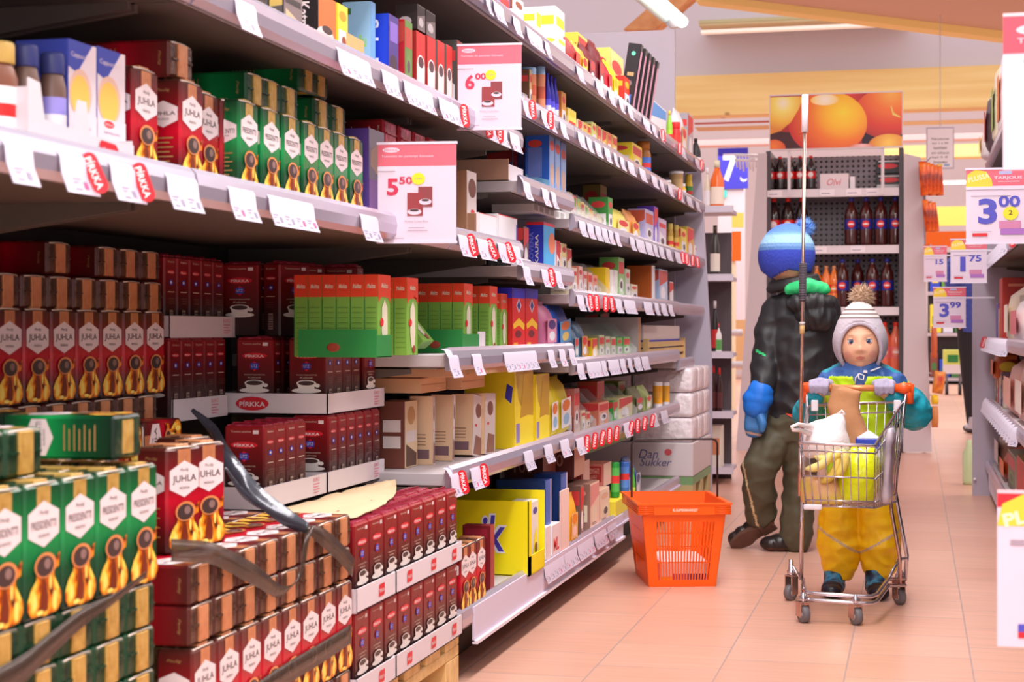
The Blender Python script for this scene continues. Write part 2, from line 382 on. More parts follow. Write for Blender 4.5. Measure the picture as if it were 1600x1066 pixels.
# number sign
a = at(1121, 295, Y=23.9); b = at(1168, 230, Y=23.9); wd = b.x - a.x; hh = b.z - a.z
m = MB(); blue = S((62, 58, 196), .5); ws = S((240, 236, 250), .5)
m.box((-wd / 2, -.02, 0), (wd / 2, .02, hh), blue); m.art(wd, .04, hh, [('txt', 'F', '7', (.42, .52, .5, .68), ws, 0, .04), ('ell', 'F', (.86, .25, .12, .08), ws), ('ell', 'F', (.88, .3, .12, .08), blue)])
tag(m.build('aisle_sign', loc=((a.x + b.x) / 2, 23.975, a.z)), 'blue square aisle sign with a white number seven', 'sign')
m = MB(); a = at(1122, 308, Y=23.9); b = at(1134, 297, Y=23.9); wd = b.x - a.x; hh = b.z - a.z
m.box((-wd / 2, -.02, 0), (wd / 2, .02, hh), S((50, 200, 180), .5, emit=.4)); m.art(wd, .04, hh, [('ell', 'F', (.5, .5, .14, .3), ws)])
tag(m.build('exit_sign', loc=((a.x + b.x) / 2, 23.975, a.z)), 'small turquoise exit sign under the blue number sign', 'sign')
# wire rack with white edge beside the drinks stand
m = MB(); wr = S((238, 234, 242), .4)
for v in (242, 250): m.tube([at(1148, v, Y=13), at(1184, v + 1, Y=13)], .012, wr, 6)
for k in range(7): m.tube([at(1150 + 5 * k, 242, Y=13), at(1152 + 5 * k, 262 + 3 * (k % 3), Y=13)], .008, wr, 5)
tag(m.build('wire_rack'), 'white wire rack in front of the blue number sign', 'rack')

# ---- shelving
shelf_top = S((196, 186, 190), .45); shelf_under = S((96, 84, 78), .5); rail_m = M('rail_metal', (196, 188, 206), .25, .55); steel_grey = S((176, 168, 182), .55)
back_m = S((70, 60, 58), .7)
def perf_mat():
    m = bpy.data.materials.new('perforated_panel'); m.use_nodes = True; nt = m.node_tree; b = nt.nodes['Principled BSDF']
    tc = nt.nodes.new('ShaderNodeTexCoord'); mp = nt.nodes.new('ShaderNodeMapping'); mp.inputs['Scale'].default_value = (28, 28, 28); nt.links.new(tc.outputs['Object'], mp.inputs[0])
    fr = nt.nodes.new('ShaderNodeVectorMath'); fr.operation = 'FRACTION'; nt.links.new(mp.outputs[0], fr.inputs[0])
    sb = nt.nodes.new('ShaderNodeVectorMath'); sb.operation = 'SUBTRACT'; sb.inputs[1].default_value = (.5, .5, .5); nt.links.new(fr.outputs[0], sb.inputs[0])
    se = nt.nodes.new('ShaderNodeSeparateXYZ'); nt.links.new(sb.outputs[0], se.inputs[0]); cm = nt.nodes.new('ShaderNodeCombineXYZ')
    nt.links.new(se.outputs[0], cm.inputs[0]); nt.links.new(se.outputs[2], cm.inputs[1])
    ln = nt.nodes.new('ShaderNodeVectorMath'); ln.operation = 'LENGTH'; nt.links.new(cm.outputs[0], ln.inputs[0])
    cr = nt.nodes.new('ShaderNodeValToRGB'); cr.color_ramp.interpolation = 'CONSTANT'; cr.color_ramp.elements[0].color = lin((30, 26, 28)); cr.color_ramp.elements[1].color = lin((150, 140, 148)); cr.color_ramp.elements[1].position = .25
    nt.links.new(ln.outputs['Value'], cr.inputs[0]); nt.links.new(cr.outputs[0], b.inputs['Base Color']); b.inputs['Roughness'].default_value = .5
    return m
perf = perf_mat()
SHELVES = []
def shelf(parent, y0, y1, z, xf=-1.0, depth=.5, sx=1, thick=.028):
    """z = height of the board's top; front rail stands 10 mm proud"""
    m = MB(); xb = xf - sx * depth; lo, hi = min(xf, xb), max(xf, xb)
    m.box((lo, y0 + .003, z - thick), (hi, y1 - .003, z), shelf_top, .002)
    m.box((lo + .01, y0 + .006, z - thick - .004), (hi - .02, y1 - .006, z - thick), shelf_under)  # dark sheet: shade under the grey board put into the colour
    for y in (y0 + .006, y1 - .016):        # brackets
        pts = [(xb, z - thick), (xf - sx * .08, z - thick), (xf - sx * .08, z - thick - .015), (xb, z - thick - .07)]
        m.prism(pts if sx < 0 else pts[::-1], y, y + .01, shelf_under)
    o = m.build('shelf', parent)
    r = MB(); prof = [(0, .014), (.008, .016), (.016, .008), (.019, -.008), (.017, -.026), (.008, -.036), (0, -.036)]
    r.prism([(xf + sx * a, z + b) for a, b in (prof if sx > 0 else prof[::-1])], y0 + .004, y1 - .004, rail_m)
    r.build('price_rail', o)
    return o
def bay(y0, y1, levels, label, xf=-1.0, depth=.5, sx=1, top=1.95, back=back_m, base=True, lvld=None):
    t = empty('shelving_unit', (0, 0, 0), label, 'shelving unit')
    xb = xf - sx * (depth + .03)
    m = MB(); m.box((min(xb, xb - sx * .03), y0 + .002, 0.0), (max(xb, xb - sx * .03), y1 - .002, top), back); m.build('back_panel', t)
    m = MB(); m.box((min(xb, xb + sx * .03), y0, 0), (max(xb, xb + sx * .03), y0 + .03, top), S((60, 54, 54), .5)); m.build('upright', t)
    for z in levels: shelf(t, y0, y1, z, xf, (lvld or {}).get(z, depth), sx)
    if base:
        m = MB(); xk = xf - sx * .09; m.box((min(xb, xk), y0 + .004, 0), (max(xb, xk), y1 - .004, .1), S((58, 44, 38), .6)); m.build('plinth', t)
    return t
ZA, ZB, ZT = 1.012, 1.295, 1.59
bay(.80, 2.17, [ZA, ZB, ZT], 'grey shelving bay nearest the camera, holding jars and coffee above the green stack', base=False)
bay(2.17, 3.5, [ZA, ZB, ZT], 'grey shelving bay above the red coffee pallets with two red price cards', base=False)
tB = bay(3.5, 4.84, [ZT, .745, .485, .158], 'grey shelving bay with the green filter boxes and yellow cocoa boxes')
shelf(tB, 3.5, 4.18, ZA); shelf(tB, 3.5, 4.18, ZB)
shelf(tB, 4.18, 4.84, 1.185); shelf(tB, 4.18, 4.84, .965); shelf(tB, 4.18, 4.84, 1.395)
bay(4.84, 6.0, [ZT, 1.395, 1.13, .905, .70, .475, .158], 'grey shelving bay with tea dividers beyond the yellow cocoa boxes')
bay(6.0, 7.12, [ZT, 1.395, 1.13, .905, .70, .475, .158], 'grey shelving bay with a yellow carton and honey jars')
tD0 = bay(7.12, 8.0, [ZT, 1.395, 1.13], 'last grey shelving bay above the white sugar pallet', base=False, back=perf)
# end panels
m = MB(); m.box((-2.6, 8.0, 0), (-1.13, 8.03, 2.25), S((190, 178, 190), .5)); m.build('end_panel', tD0)['label'] = 'tall grey panel behind the far end'
m = MB(); m.prism([(-1.56, 0), (-.955, 0), (-.955, .63), (-1.01, 1.62), (-1.56, 1.62)][::-1], 8.035, 8.06, S((180, 172, 190), .5)); m.build('end_panel', tD0)['label'] = 'lower tapered grey panel'

# price tags
tagw = S((208, 198, 216), .4); tline = S((150, 140, 165), .6); tmag = S((216, 90, 140), .6)
_tag = {}
def tagmesh(w, seed=0):
    w = round(w / .02) * .02 or .02; w = max(w, .04)
    if (w, seed) in _tag: return _tag[(w, seed)]
    m = MB(); prof = [(-.002, .013), (-.010, .009), (-.0195, -.008), (-.022, -.028), (-.031, -.050)]
    vs = []; fs = []
    for i, (y, z) in enumerate(prof): vs += [(-w / 2, y - .002, z), (w / 2, y - .002, z)]
    for i in range(4): fs.append((2 * i + 1, 2 * i, 2 * i + 2, 2 * i + 3))
    m.add(vs, fs, tagw, None, True); m.add([(x, y + .0012, z) for x, y, z in [tuple(v) for v in vs]], [f[::-1] for f in fs], tagw, None, True)
    def line(x0, x1, k, dz, hgt, mt):        # print on the lower segment
        a = Vector((0, prof[3][0] - .0026, prof[3][1])); b = Vector((0, prof[4][0] - .0026, prof[4][1]))
        p = a.lerp(b, k); q = a.lerp(b, min(1, k + hgt)); m.poly([(x0, p.y, p.z), (x0, q.y, q.z), (x1, q.y, q.z), (x1, p.y, p.z)], mt)
    rr = random.Random(seed); n = max(1, int(w / .05))
    for j in range(n):
        x = -w / 2 + (j + .5) * w / n - .018
        line(x, x + .02, .15, 0, .06, tline); line(x, x + .012, .35, 0, .06, tline); line(x + .024, x + .034, .3, 0, .4, tmag if rr.random() < .3 else tline); line(x, x + .016, .7, 0, .08, tline)
    _tag[(w, seed)] = m.mesh('price_tag'); return _tag[(w, seed)]
red = S((206, 24, 40), .35)
def tabmesh(k=0):
    if ('tab', k) in _tag: return _tag[('tab', k)]
    m = MB(); w, h = .019, .054; pts = []
    for a in range(0, 181, 30): pts.append((w / 2 * math.cos(R(a)), h / 2 - w / 2 + w / 2 * math.sin(R(a))))
    for a in range(180, 361, 30): pts.append((w / 2 * math.cos(R(a)), -h / 2 + w / 2 + w / 2 * math.sin(R(a))))
    m.prism([(x, z) for x, z in pts], -.0025, .0, red)
    ol = [(x * .86, z * .95) for x, z in pts]
    vs, fs, dim = textmesh('PÍRKKA', .01); s = .042 / dim[0]; T = Matrix(((1, 0, 0, 0), (0, 0, -1, -.0032), (0, 1, 0, 0), (0, 0, 0, 1))) @ Matrix.Rotation(R(-90), 4, 'Z')
    m.add([(v.x * s, v.y * .011 / dim[1], 0) for v in vs], fs, S((250, 240, 240)), T)
    _tag[('tab', k)] = m.mesh('brand_tab'); return _tag[('tab', k)]
def tags_u(z, ranges, where, xf=-1.0, cnt0=0, group=None):
    n = len(ranges)
    for i, (u0, u1) in enumerate(ranges):
        y0, y1 = YU(u0, xf + .02), YU(u1, xf + .02)
        o = link(tagmesh(y1 - y0, i % 3), 'price_tag', None, Xm=Matrix.Translation((xf, (y0 + y1) / 2, z)) @ STAND)
        tag(o, 'white price tag, %s along the rail %s' % (ordw(i + cnt0), where), 'price tag', 'price tags on the left shelves')
def tabs_u(z, us, where, xf=-1.0, tilt=8, drop=.022, cnt0=0):
    for i, u in enumerate(us):
        o = link(tabmesh(), 'shelf_tab', None, Xm=Matrix.Translation((xf + .030, YU(u, xf + .03), z - drop)) @ Matrix.Rotation(R(38), 4, 'Z') @ Matrix.Rotation(R(-tilt + 5 * (i % 3)), 4, 'Y') @ Matrix.Rotation(R(-10), 4, 'X'))
        tag(o, 'red brand tab, %s along the rail %s' % (ordw(i + cnt0), where), 'tab', 'red brand tabs on the price rails')
tags_u(ZA, [(2, 52), (91, 143), (169, 218), (261, 306), (357, 397), (420, 488), (562, 590), (716, 737), (746, 768), (777, 796), (800, 812)], 'of the coffee shelf')
tabs_u(ZA, [148, 224, 738, 769, 797], 'of the coffee shelf', tilt=22)
tags_u(ZB, [(365, 400), (527, 577), (597, 620), (631, 674), (685, 716), (757, 772), (776, 790), (796, 810)], 'above the jars and green coffee')
tabs_u(ZB, [726, 764, 781], 'above the jars and green coffee', tilt=4)
tags_u(ZT, [(758, 764), (770, 786), (800, 812), (822, 846), (850, 858), (900, 910), (930, 941), (950, 958), (966, 973), (980, 987), (1004, 1014), (1018, 1024), (1030, 1035), (1062, 1070), (1085, 1092)], 'of the top shelf')
tabs_u(ZT, [1036, 1062, 1096], 'of the top shelf', tilt=0)
tags_u(1.185, [(816, 828), (846, 856), (860, 868)], 'under the blue oat boxes')
tags_u(1.395, [(816, 824), (845, 852), (857, 865), (874, 884), (902, 912), (916, 923), (928, 938), (944, 952), (958, 963), (968, 974), (980, 990), (998, 1008), (1017, 1026), (1030, 1036), (1043, 1050), (1060, 1066), (1072, 1080), (1086, 1092)], 'of the long second shelf')
tabs_u(1.395, [832, 860, 1062], 'of the long second shelf', tilt=2)
tags_u(.965, [(816, 828), (845, 858), (867, 876)], 'under the blue oatmeal canister')
tabs_u(.965, [862], 'under the blue oatmeal canister')
tags_u(1.13, [(904, 914), (917, 926), (929, 938), (940, 948), (950, 957), (960, 967), (983, 991), (993, 1006), (1008, 1018), (1020, 1026), (1029, 1036), (1040, 1048), (1054, 1062), (1070, 1076)], 'under the tea dividers')
tabs_u(1.13, [1067, 1073, 1082, 1090], 'under the tea dividers', tilt=4)
tags_u(.905, [(901, 911), (914, 920), (961, 970), (974, 992), (1005, 1018), (1022, 1028), (1032, 1040), (1044, 1050)], 'under the yellow spice boxes')
tabs_u(.905, [923, 932, 946, 956], 'under the yellow spice boxes', tilt=6)
tags_u(.745, [(700, 716), (737, 752), (786, 838), (855, 865), (873, 882), (888, 897)], 'under the green filter boxes')
tags_u(.70, [(900, 911), (916, 938), (939, 946), (950, 966), (968, 976), (980, 986), (990, 1000), (1002, 1012)], 'under the green tea bags')
tags_u(.485, [(704, 722), (735, 752), (818, 832), (850, 862), (875, 888)], 'under the yellow cocoa boxes')
tabs_u(.485, [724, 757], 'under the yellow cocoa boxes', tilt=10)
tags_u(.475, [(900, 912), (974, 984), (1018, 1026), (1032, 1042)], 'under the red and green tea boxes')
tabs_u(.475, [917, 929, 941, 952, 963, 986, 996, 1007, 1019], 'under the red and green tea boxes', tilt=-6)
tags_u(.158, [(850, 880), (881, 900), (902, 925), (928, 946), (948, 962)], 'of the bottom shelf')
# long label holder of the bottom shelf
m = MB(); y0, y1 = YU(728), YU(965); m.box((-.985, y0, .085), (-.98, y1, .165), S((214, 204, 226), .4)); m.box((-.985, y0, .08), (-.972, y1, .088), S((236, 226, 240)))
tag(m.build('label_holder'), 'pale lilac label strip along the front of the bottom shelf', 'label strip')
m = MB(); y0, y1 = 3.5, 7.1; m.box((-.9995, 5.3, .13), (-.975, 7.1, .136), S((210, 200, 222), .4)); tag(m.build('shelf_edge_strip'), 'pale strip on the far part of the bottom shelf', 'label strip')
# ------------------------------------------------------------ coffee bricks
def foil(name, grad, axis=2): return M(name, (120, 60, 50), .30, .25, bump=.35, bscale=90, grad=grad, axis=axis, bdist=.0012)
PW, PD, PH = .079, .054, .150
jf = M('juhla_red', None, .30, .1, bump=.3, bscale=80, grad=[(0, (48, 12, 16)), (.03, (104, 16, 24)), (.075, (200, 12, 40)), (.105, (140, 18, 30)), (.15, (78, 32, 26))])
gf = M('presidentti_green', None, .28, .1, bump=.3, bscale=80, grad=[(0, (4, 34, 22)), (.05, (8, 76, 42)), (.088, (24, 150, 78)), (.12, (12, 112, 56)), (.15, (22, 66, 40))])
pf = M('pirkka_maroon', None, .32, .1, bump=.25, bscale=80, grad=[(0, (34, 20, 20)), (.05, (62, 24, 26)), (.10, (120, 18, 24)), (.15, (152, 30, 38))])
ends_r = M('foil_end_brown', None, .3, .3, bump=.9, bscale=70, noisec=[(54, 32, 26), (86, 54, 42), (126, 88, 72)], nscale=45, bdist=.002)
ends_g = M('foil_end_green', None, .32, .35, bump=.8, bscale=70, noisec=[(10, 40, 28), (24, 66, 42), (84, 84, 58)], nscale=45, bdist=.002)
ends_p = M('foil_end_maroon', None, .30, .35, bump=.8, bscale=70, noisec=[(110, 16, 32), (170, 34, 60), (214, 90, 130)], nscale=45, bdist=.002)
copper = M('copper_strip', None, .34, .3, bump=.3, bscale=90, noisec=[(196, 120, 78), (214, 140, 96), (228, 160, 112)], nscale=30)
gold = M('gold_strip', None, .34, .3, bump=.4, bscale=90, noisec=[(180, 136, 62), (206, 164, 84), (222, 184, 110)], nscale=40)
pot = M('copper_pot_print', None, .35, .1, noisec=[(70, 30, 10), (214, 96, 16), (250, 160, 30), (255, 224, 90)], nscale=60, ndet=1)
potrim = S((224, 140, 84), .4); dark_coffee = S((70, 50, 48), .4); hexw = S((236, 218, 220), .4); ink = S((52, 30, 38), .6)
goldink = S((170, 130, 80), .5); creamink = S((222, 196, 180), .5); cupw = S((226, 218, 214), .4); blueink = S((40, 60, 180), .5); logo_red = S((214, 34, 48), .4); edge_glint = M('edge_glint_white', (240, 226, 214), .2, .2)
def hexpts(cx, cz, hw, hh): return [(cx - hw, cz - hh * .5), (cx, cz - hh), (cx + hw, cz - hh * .5), (cx + hw, cz + hh * .5), (cx, cz + hh), (cx - hw, cz + hh * .5)]
def potart(f):
    hl = S((255, 226, 110), .35); dk = S((120, 40, 14), .4)
    return [('pts', f, [(.14, .025), (.5, .01), (.86, .025), (.97, .09), (.97, .16), (.86, .24), (.78, .29), (.76, .37), (.3, .37), (.28, .29), (.14, .23), (.05, .15), (.05, .08)], pot), ('pts', f, [(.72, .40), (.94, .47), (.90, .36), (.76, .34)], pot),
            ('ell', f, (.22, .13, .07, .06), hl), ('ell', f, (.78, .11, .06, .075), hl), ('ell', f, (.66, .26, .035, .06), hl), ('pts', f, [(.38, .05), (.58, .05), (.60, .16), (.54, .27), (.44, .27), (.38, .16)], dk), ('ell', f, (.36, .045, .10, .02), hl),
            ('ell', f, (.51, .39, .30, .095), potrim), ('ell', f, (.50, .385, .24, .078), dark_coffee), ('ell', f, (.56, .40, .09, .04), S((140, 110, 104)))]
def coffee(body, ends, strip, word, sub, full=True):
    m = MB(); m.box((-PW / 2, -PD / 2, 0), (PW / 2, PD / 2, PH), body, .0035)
    A = []
    for f in ('F', 'B'):
        A += [('rect', f, (.31, .80, .69, .985), strip), ('pts', f, hexpts(.5, .70, .43, .175), hexw), ('txt', f, word, (.5, .695, .70, .085 if len(word) < 7 else .062), ink, 0, .012),
              ('txt', f, 'Paulig', (.5, .785, .26, .035), ink, 0, 0, .3), ('txt', f, sub, (.5, .615, .3, .026), ink)] + potart(f)
        if not full: break
    for f in ('L', 'R'):
        if f == 'L': A += [('pts', f, hexpts(.5, .67, .42, .13), hexw), ('txt', f, word, (.5, .67, .72, .05), ink, 0, .01), ('txt', f, sub, (.5, .62, .36, .02), ink)]
        A += [('txt', f, 'Paulig', (.5, .90, .4, .035), goldink, 0, 0, .3)]
        for k in range(7): A.append(('rect', f, (.2, .16 + .045 * k, .8 - .1 * (k % 2), .172 + .045 * k), goldink))
    m.art(PW, PD, PH, A)
    # crimped ends with the strip running over them
    for z0, z1 in ((PH, PH + .0022), (-.0022 + .0022, .0022)):
        if z0 > 0:
            m.box((-PW / 2 + .004, -PD / 2 + .004, z0 - .001), (PW / 2 - .004, PD / 2 - .004, z0 + .0015), ends, .001)
            m.box((-PW * .19, -PD / 2 + .003, z0 + .0002), (PW * .19, PD / 2 - .003, z0 + .0045), strip, .0006)
    m.box((-PW * .20, -PD / 2 + .006, -.0006), (PW * .20, PD / 2 - .006, .001), strip); m.box((-PW / 2 + .004, -PD / 2 + .004, -.0003), (PW / 2 - .004, PD / 2 - .004, .001), ends)
    m.box((-PW / 2 + .006, -.0015, PH + .0012), (PW / 2 - .006, .0012, PH + .0040), ends)
    m.tube([(-PW / 2 + .006, -PD / 2 + .003, PH - .0005), (-.01, -PD / 2 + .0012, PH + .0006), (.012, -PD / 2 + .0018, PH + .0002), (PW / 2 - .008, -PD / 2 + .0028, PH - .0002)], .0012, edge_glint, 5)  # white strand: highlight of the foil's top front edge, put in as colour
    return m.mesh('coffee_pack')
def endmesh(body, ends, strip):     # a brick seen end-on: crinkled end with a broad strip
    pass
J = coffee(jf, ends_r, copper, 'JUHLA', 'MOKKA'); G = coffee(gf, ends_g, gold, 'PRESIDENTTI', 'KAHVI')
def pirkka():
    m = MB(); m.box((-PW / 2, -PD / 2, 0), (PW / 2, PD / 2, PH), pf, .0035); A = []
    for f in ('F', 'B'):
        A += [('txt', f, 'Tumma paahto', (.42, .93, .5, .028), creamink), ('rect', f, (.72, .905, .86, .95), hexw), ('ell', f, (.5, .77, .34, .042), logo_red), ('txt', f, 'PÍRKKA', (.5, .77, .5, .045), hexw, 0, .015),
              ('pts', f, [(.36, .63), (.5, .56), (.64, .63), (.5, .70)], logo_red), ('pts', f, [(.39, .59), (.61, .59), (.61, .67), (.39, .67)], blueink), ('txt', f, 'UTZ', (.5, .63, .16, .04), hexw),
              ('txt', f, 'SUODATINJAUHATUS', (.5, .51, .56, .02), creamink), ('txt', f, 'Kahvia', (.5, .475, .34, .02), creamink),
              ('ell', f, (.5, .30, .40, .035), cupw), ('pts', f, [(.24, .40), (.3, .31), (.7, .31), (.76, .40)], cupw), ('ell', f, (.5, .40, .27, .042), cupw), ('ell', f, (.5, .40, .22, .031), dark_coffee), ('ell', f, (.80, .37, .07, .025), cupw)]
    for f in ('L', 'R'):
        A += [('ell', f, (.5, .80, .3, .026), logo_red), ('txt', f, 'PÍRKKA', (.5, .80, .44, .026), hexw, 0, .015), ('ell', f, (.5, .67, .16, .035), blueink), ('ell', f, (.5, .67, .07, .018), hexw), ('rect', f, (.25, .545, .75, .555), creamink), ('txt', f, 'Kahvi', (.5, .93, .5, .026), creamink),
              ('rect', f, (.36, .10, .64, .32), S((150, 128, 120)))]
        for k in range(6): A.append(('rect', f, (.38, .12 + .032 * k, .62, .132 + .032 * k), S((60, 40, 36))))
        for k in range(3): A.append(('rect', f, (.25 + .05 * (k % 2), .40 + .03 * k, .72, .41 + .03 * k), S((120, 80, 74))))
    m.art(PW, PD, PH, A)
    m.box((-PW / 2 + .004, -PD / 2 + .004, PH - .001), (PW / 2 - .004, PD / 2 - .004, PH + .0025), ends_p, .001)
    m.box((-PW / 2 + .006, -.0015, PH + .001), (PW / 2 - .006, .0012, PH + .006), ends_p)
    return m.mesh('coffee_pack')
Pk = pirkka()
JC = 'coffee pack'
def put(me, Xm, label, cat=JC, group=None, name='coffee_pack'):
    return tag(link(me, name, None, Xm=Xm), label, cat, group)
def jit(a=.6): return Matrix.Rotation(R(random.uniform(-a, a)), 4, 'Z')
XF = -.95
# --- pallets (half pallets, 0.6 deep)
def pallet(y0, y1, label, x0=-1.53, x1=-.955, h=.144):
    t = empty('wooden_pallet', (0, 0, 0), label, 'pallet')
    n = 5; L = y1 - y0
    for k in range(n):
        a = y0 + k * (L - .1) / (n - 1); m = MB(); m.box((x0, a, h - .022), (x1, a + .1, h), pine2, .002); m.build('deck_board', t)
    for x in (x0, (x0 + x1) / 2 - .04, x1 - .08):
        m = MB(); m.box((x, y0, h - .044), (x + .08, y1, h - .0222), pine2, .002); m.build('stringer', t)
        for y in (y0, (y0 + y1) / 2 - .05, y1 - .1):
            m = MB(); m.box((x, y, .022), (x + .08, y + .1, h - .0442), pine2, .002); m.build('block', t)
        m = MB(); m.box((x, y0, 0), (x + .08, y1, .0218), pine2, .002); m.build('bottom_board', t)
    return t
pallet(2.78, 3.455, 'pine pallet under the maroon coffee trays, its end showing by the aisle')
pallet(2.06, 2.75, 'pine pallet under the tall stack of red coffee packs')
pallet(1.30, 2.02, 'pine pallet under the stack of green coffee packs')

# --- green stack: x front, y 2.02 down
gy0, npk = 1.98, 6
def row(me, ori, y_far, n, x, z, fmt, group, pitch=.083, start=0, skip=(), half=None):
    """n packs running toward the camera from y_far; ori STAND or LIE; x = front plane"""
    for i in range(n):
        if i in skip: continue
        y = y_far - pitch * (i + .5)
        if ori is STAND: T = Matrix.Translation((x - PD / 2, y, z)) @ jit() @ STAND
        else: T = Matrix.Translation((x - PH, y, z + PD / 2)) @ jit() @ LIE
        put(me, T, fmt % ordw(i), group=group)
zg = .144
glev = []
z = .144
for k, kind in enumerate('LLLLLLSL'):     # lying rows, one standing row, a top row of lying packs
    glev.append((z, kind)); z += PD + .0015 if kind == 'L' else PH + .006
for k, (z, kind) in enumerate(glev):
    if kind == 'S':
        row(G, STAND, gy0, 7, XF - .0, z, 'green coffee pack standing in the near stack, %s from its far end', 'standing green coffee packs')
        for d in range(1, 4): pass
    elif k < 6 and k >= 2:
        row(G, LIE, gy0 + .0, 7, XF - .004, z, 'green coffee pack lying end out, %s from far corner, ' + ('lowest', 'second', 'third', 'fourth')[k - 2] + ' layer', 'lying green coffee packs')
# tops of the standing packs behind the front row
zs, ztop = glev[6][0], glev[7][0]
for j in range(1, 4):
    row(G, STAND, gy0, 7, XF - j * (PD + .002), zs, 'green coffee pack standing in the near stack, ' + ordw(j) + ' row back, %s along', 'standing green packs behind the front row')
for k, (z, kind) in enumerate(glev[:6]):
    m = MB()
# top: one pack on its side, front toward the camera, end toward the aisle
T = Matrix.Translation((XF - .012 - PH, 1.93, ztop + PW / 2 - .008)) @ Matrix.Rotation(R(2), 4, 'Z')
SIDEF = Matrix(((0, 0, 1, 0), (1, 0, 0, 0), (0, 1, 0, 0), (0, 0, 0, 1)))
LIEF = Matrix(((0, 0, 1, 0), (0, 1, 0, 0), (-1, 0, 0, 0), (0, 0, 0, 1)))     # front stays to -Y, top to +X
SIDE2 = Matrix(((0, 0, -1, 0), (1, 0, 0, 0), (0, -1, 0, 0), (0, 0, 0, 1)))
T = Matrix.Translation((XF - .010, 1.915, ztop + PD / 2 + .006)) @ Matrix.Rotation(R(2), 4, 'Z') @ SIDE2
put(G, T, 'green coffee pack on its side atop the near stack, label turned upright', group=None)
T = Matrix.Translation((XF - .18, 1.93, ztop + PD / 2 + .006)) @ SIDE2
put(G, T, 'green coffee pack on its side, deeper in behind the topmost green pack')
for i in range(3):
    T = Matrix.Translation((XF - .03 - PH, 1.700 - i * .083, ztop + PD / 2 + .001 )) @ jit() @ LIE
    put(G, T, 'green coffee pack lying end out on top of the near stack, %s in front' % ordw(i), group='lying green packs on top')
for i in range(1):
    T = Matrix.Translation((XF - .10 - PH, 1.62 - i * .083, ztop + PD * 1.5 + .004)) @ jit() @ LIE
    put(G, T, 'green coffee pack lying in the upper top layer of the near stack, %s one' % ordw(i), group='lying green packs on top')

# --- red stack
jy = 2.745
zj = [.160, .216, .373, .429]
row(J, LIE, jy, 8, XF - .004, .158, 'red coffee pack lying under the front standing row, %s from its far end', 'lowest lying red packs')
row(J, STAND, jy, 8, XF, .2145, 'red coffee pack standing at the front of the middle stack, %s along', 'standing red coffee packs', .0825)
row(J, LIE, jy, 8, XF - .004, .370, 'brown foil pack end in the lower lying row, %s from the far end', 'lying red packs, lower row')
row(J, LIE, jy, 8, XF - .004, .4255, 'brown foil pack end in the upper lying row, %s from the far end', 'lying red packs, upper row')
for d in (1, 2):
    row(J, LIE, jy, 8, XF - .006 - d * (PH + .004), .4255, 'red coffee pack lying face up on the middle stack, ' + ordw(d) + ' row, %s along', 'red packs lying face up on the stack')
    row(J, LIE, jy, 8, XF - .006 - d * (PH + .004), .370, 'red coffee pack lying under the face-up ones, ' + ordw(d) + ' row, %s along', 'red packs lying inside the stack')
# two standing on top of the red stack beside the green one
zt = .4255 + PD + .0015
for i, (x, y, a) in enumerate([(-1.045, 2.30, 76), (-1.11, 2.405, 82), (-1.045, 2.213, 78)]):
    T = Matrix.Translation((x, y, zt)) @ Matrix.Rotation(R(a), 4, 'Z')
    put(J, T, ['red coffee pack standing upright between the green stack and the plastic strap', 'red coffee pack standing behind the plastic strap on the middle stack', 'red coffee pack half hidden by the green stack, standing on the middle stack'][i])
T = Matrix.Translation((-1.29, 2.42, zt + .0)) @ Matrix.Rotation(R(85), 4, 'Z'); put(J, T, 'dark-sided red coffee pack standing farther in behind the strap')
# tall back rows of red packs
XB = -1.36
row(J, STAND, 2.865, 8, XB, .682, 'red coffee pack in the tall back row under the shelf, %s from its right end', 'standing red packs in the back row', .0845)
for s_ in range(4):
    row(J, LIE, 2.84, 7, XB - .004, .682 - (s_ + 1) * .0562, 'lying red coffee pack below the tall back row, ' + ordw(s_) + ' layer down, %s along', 'lying red packs under the back row')
row(J, LIE, 2.865, 8, XB - .006, .8335, 'brown foil coffee pack end right above the tall back row, %s from right', 'foil ends above the back row', .0845)
row(J, LIE, 2.865, 8, XB - .01, .8902, 'topmost brown foil coffee pack end under the shelf, %s from the right', 'topmost foil ends', .0845, skip=(3, 5, 6))
for i, (x, y, a) in enumerate([(-1.20, 2.60, 0), (-1.20, 2.51, 0), (-1.2, 2.42, 0)]):
    T = Matrix.Translation((x - PH * .5, y, zt + PW / 2 + i * .0)) @ Matrix(((0, 0, 1, 0), (0, 1, 0, 0), (-1, 0, 0, 0), (0, 0, 0, 1)))
    #put(J, T, 'x')
T = Matrix.Translation((-1.345, 2.70, .625)) @ Matrix.Rotation(R(90), 4, 'Z') @ Matrix.Rotation(R(90), 4, 'Y')
for i in range(3):
    T = Matrix.Translation((XB + .032, 2.80 - i * .153 - .0, .627 + PW / 2 - .026)) @ Matrix.Rotation(R(90), 4, 'Z') @ Matrix.Rotation(R(-90), 4, 'Y')
    put(J, Matrix.Translation((XB + .035, 2.80 - .16 * i, .600)) @ Matrix.Rotation(R(90), 4, 'Z') @ Matrix.Rotation(R(-90), 4, 'Y'), 'dark red coffee pack lying lengthwise before the tall back row, %s from right' % ordw(i), group='packs lying lengthwise')

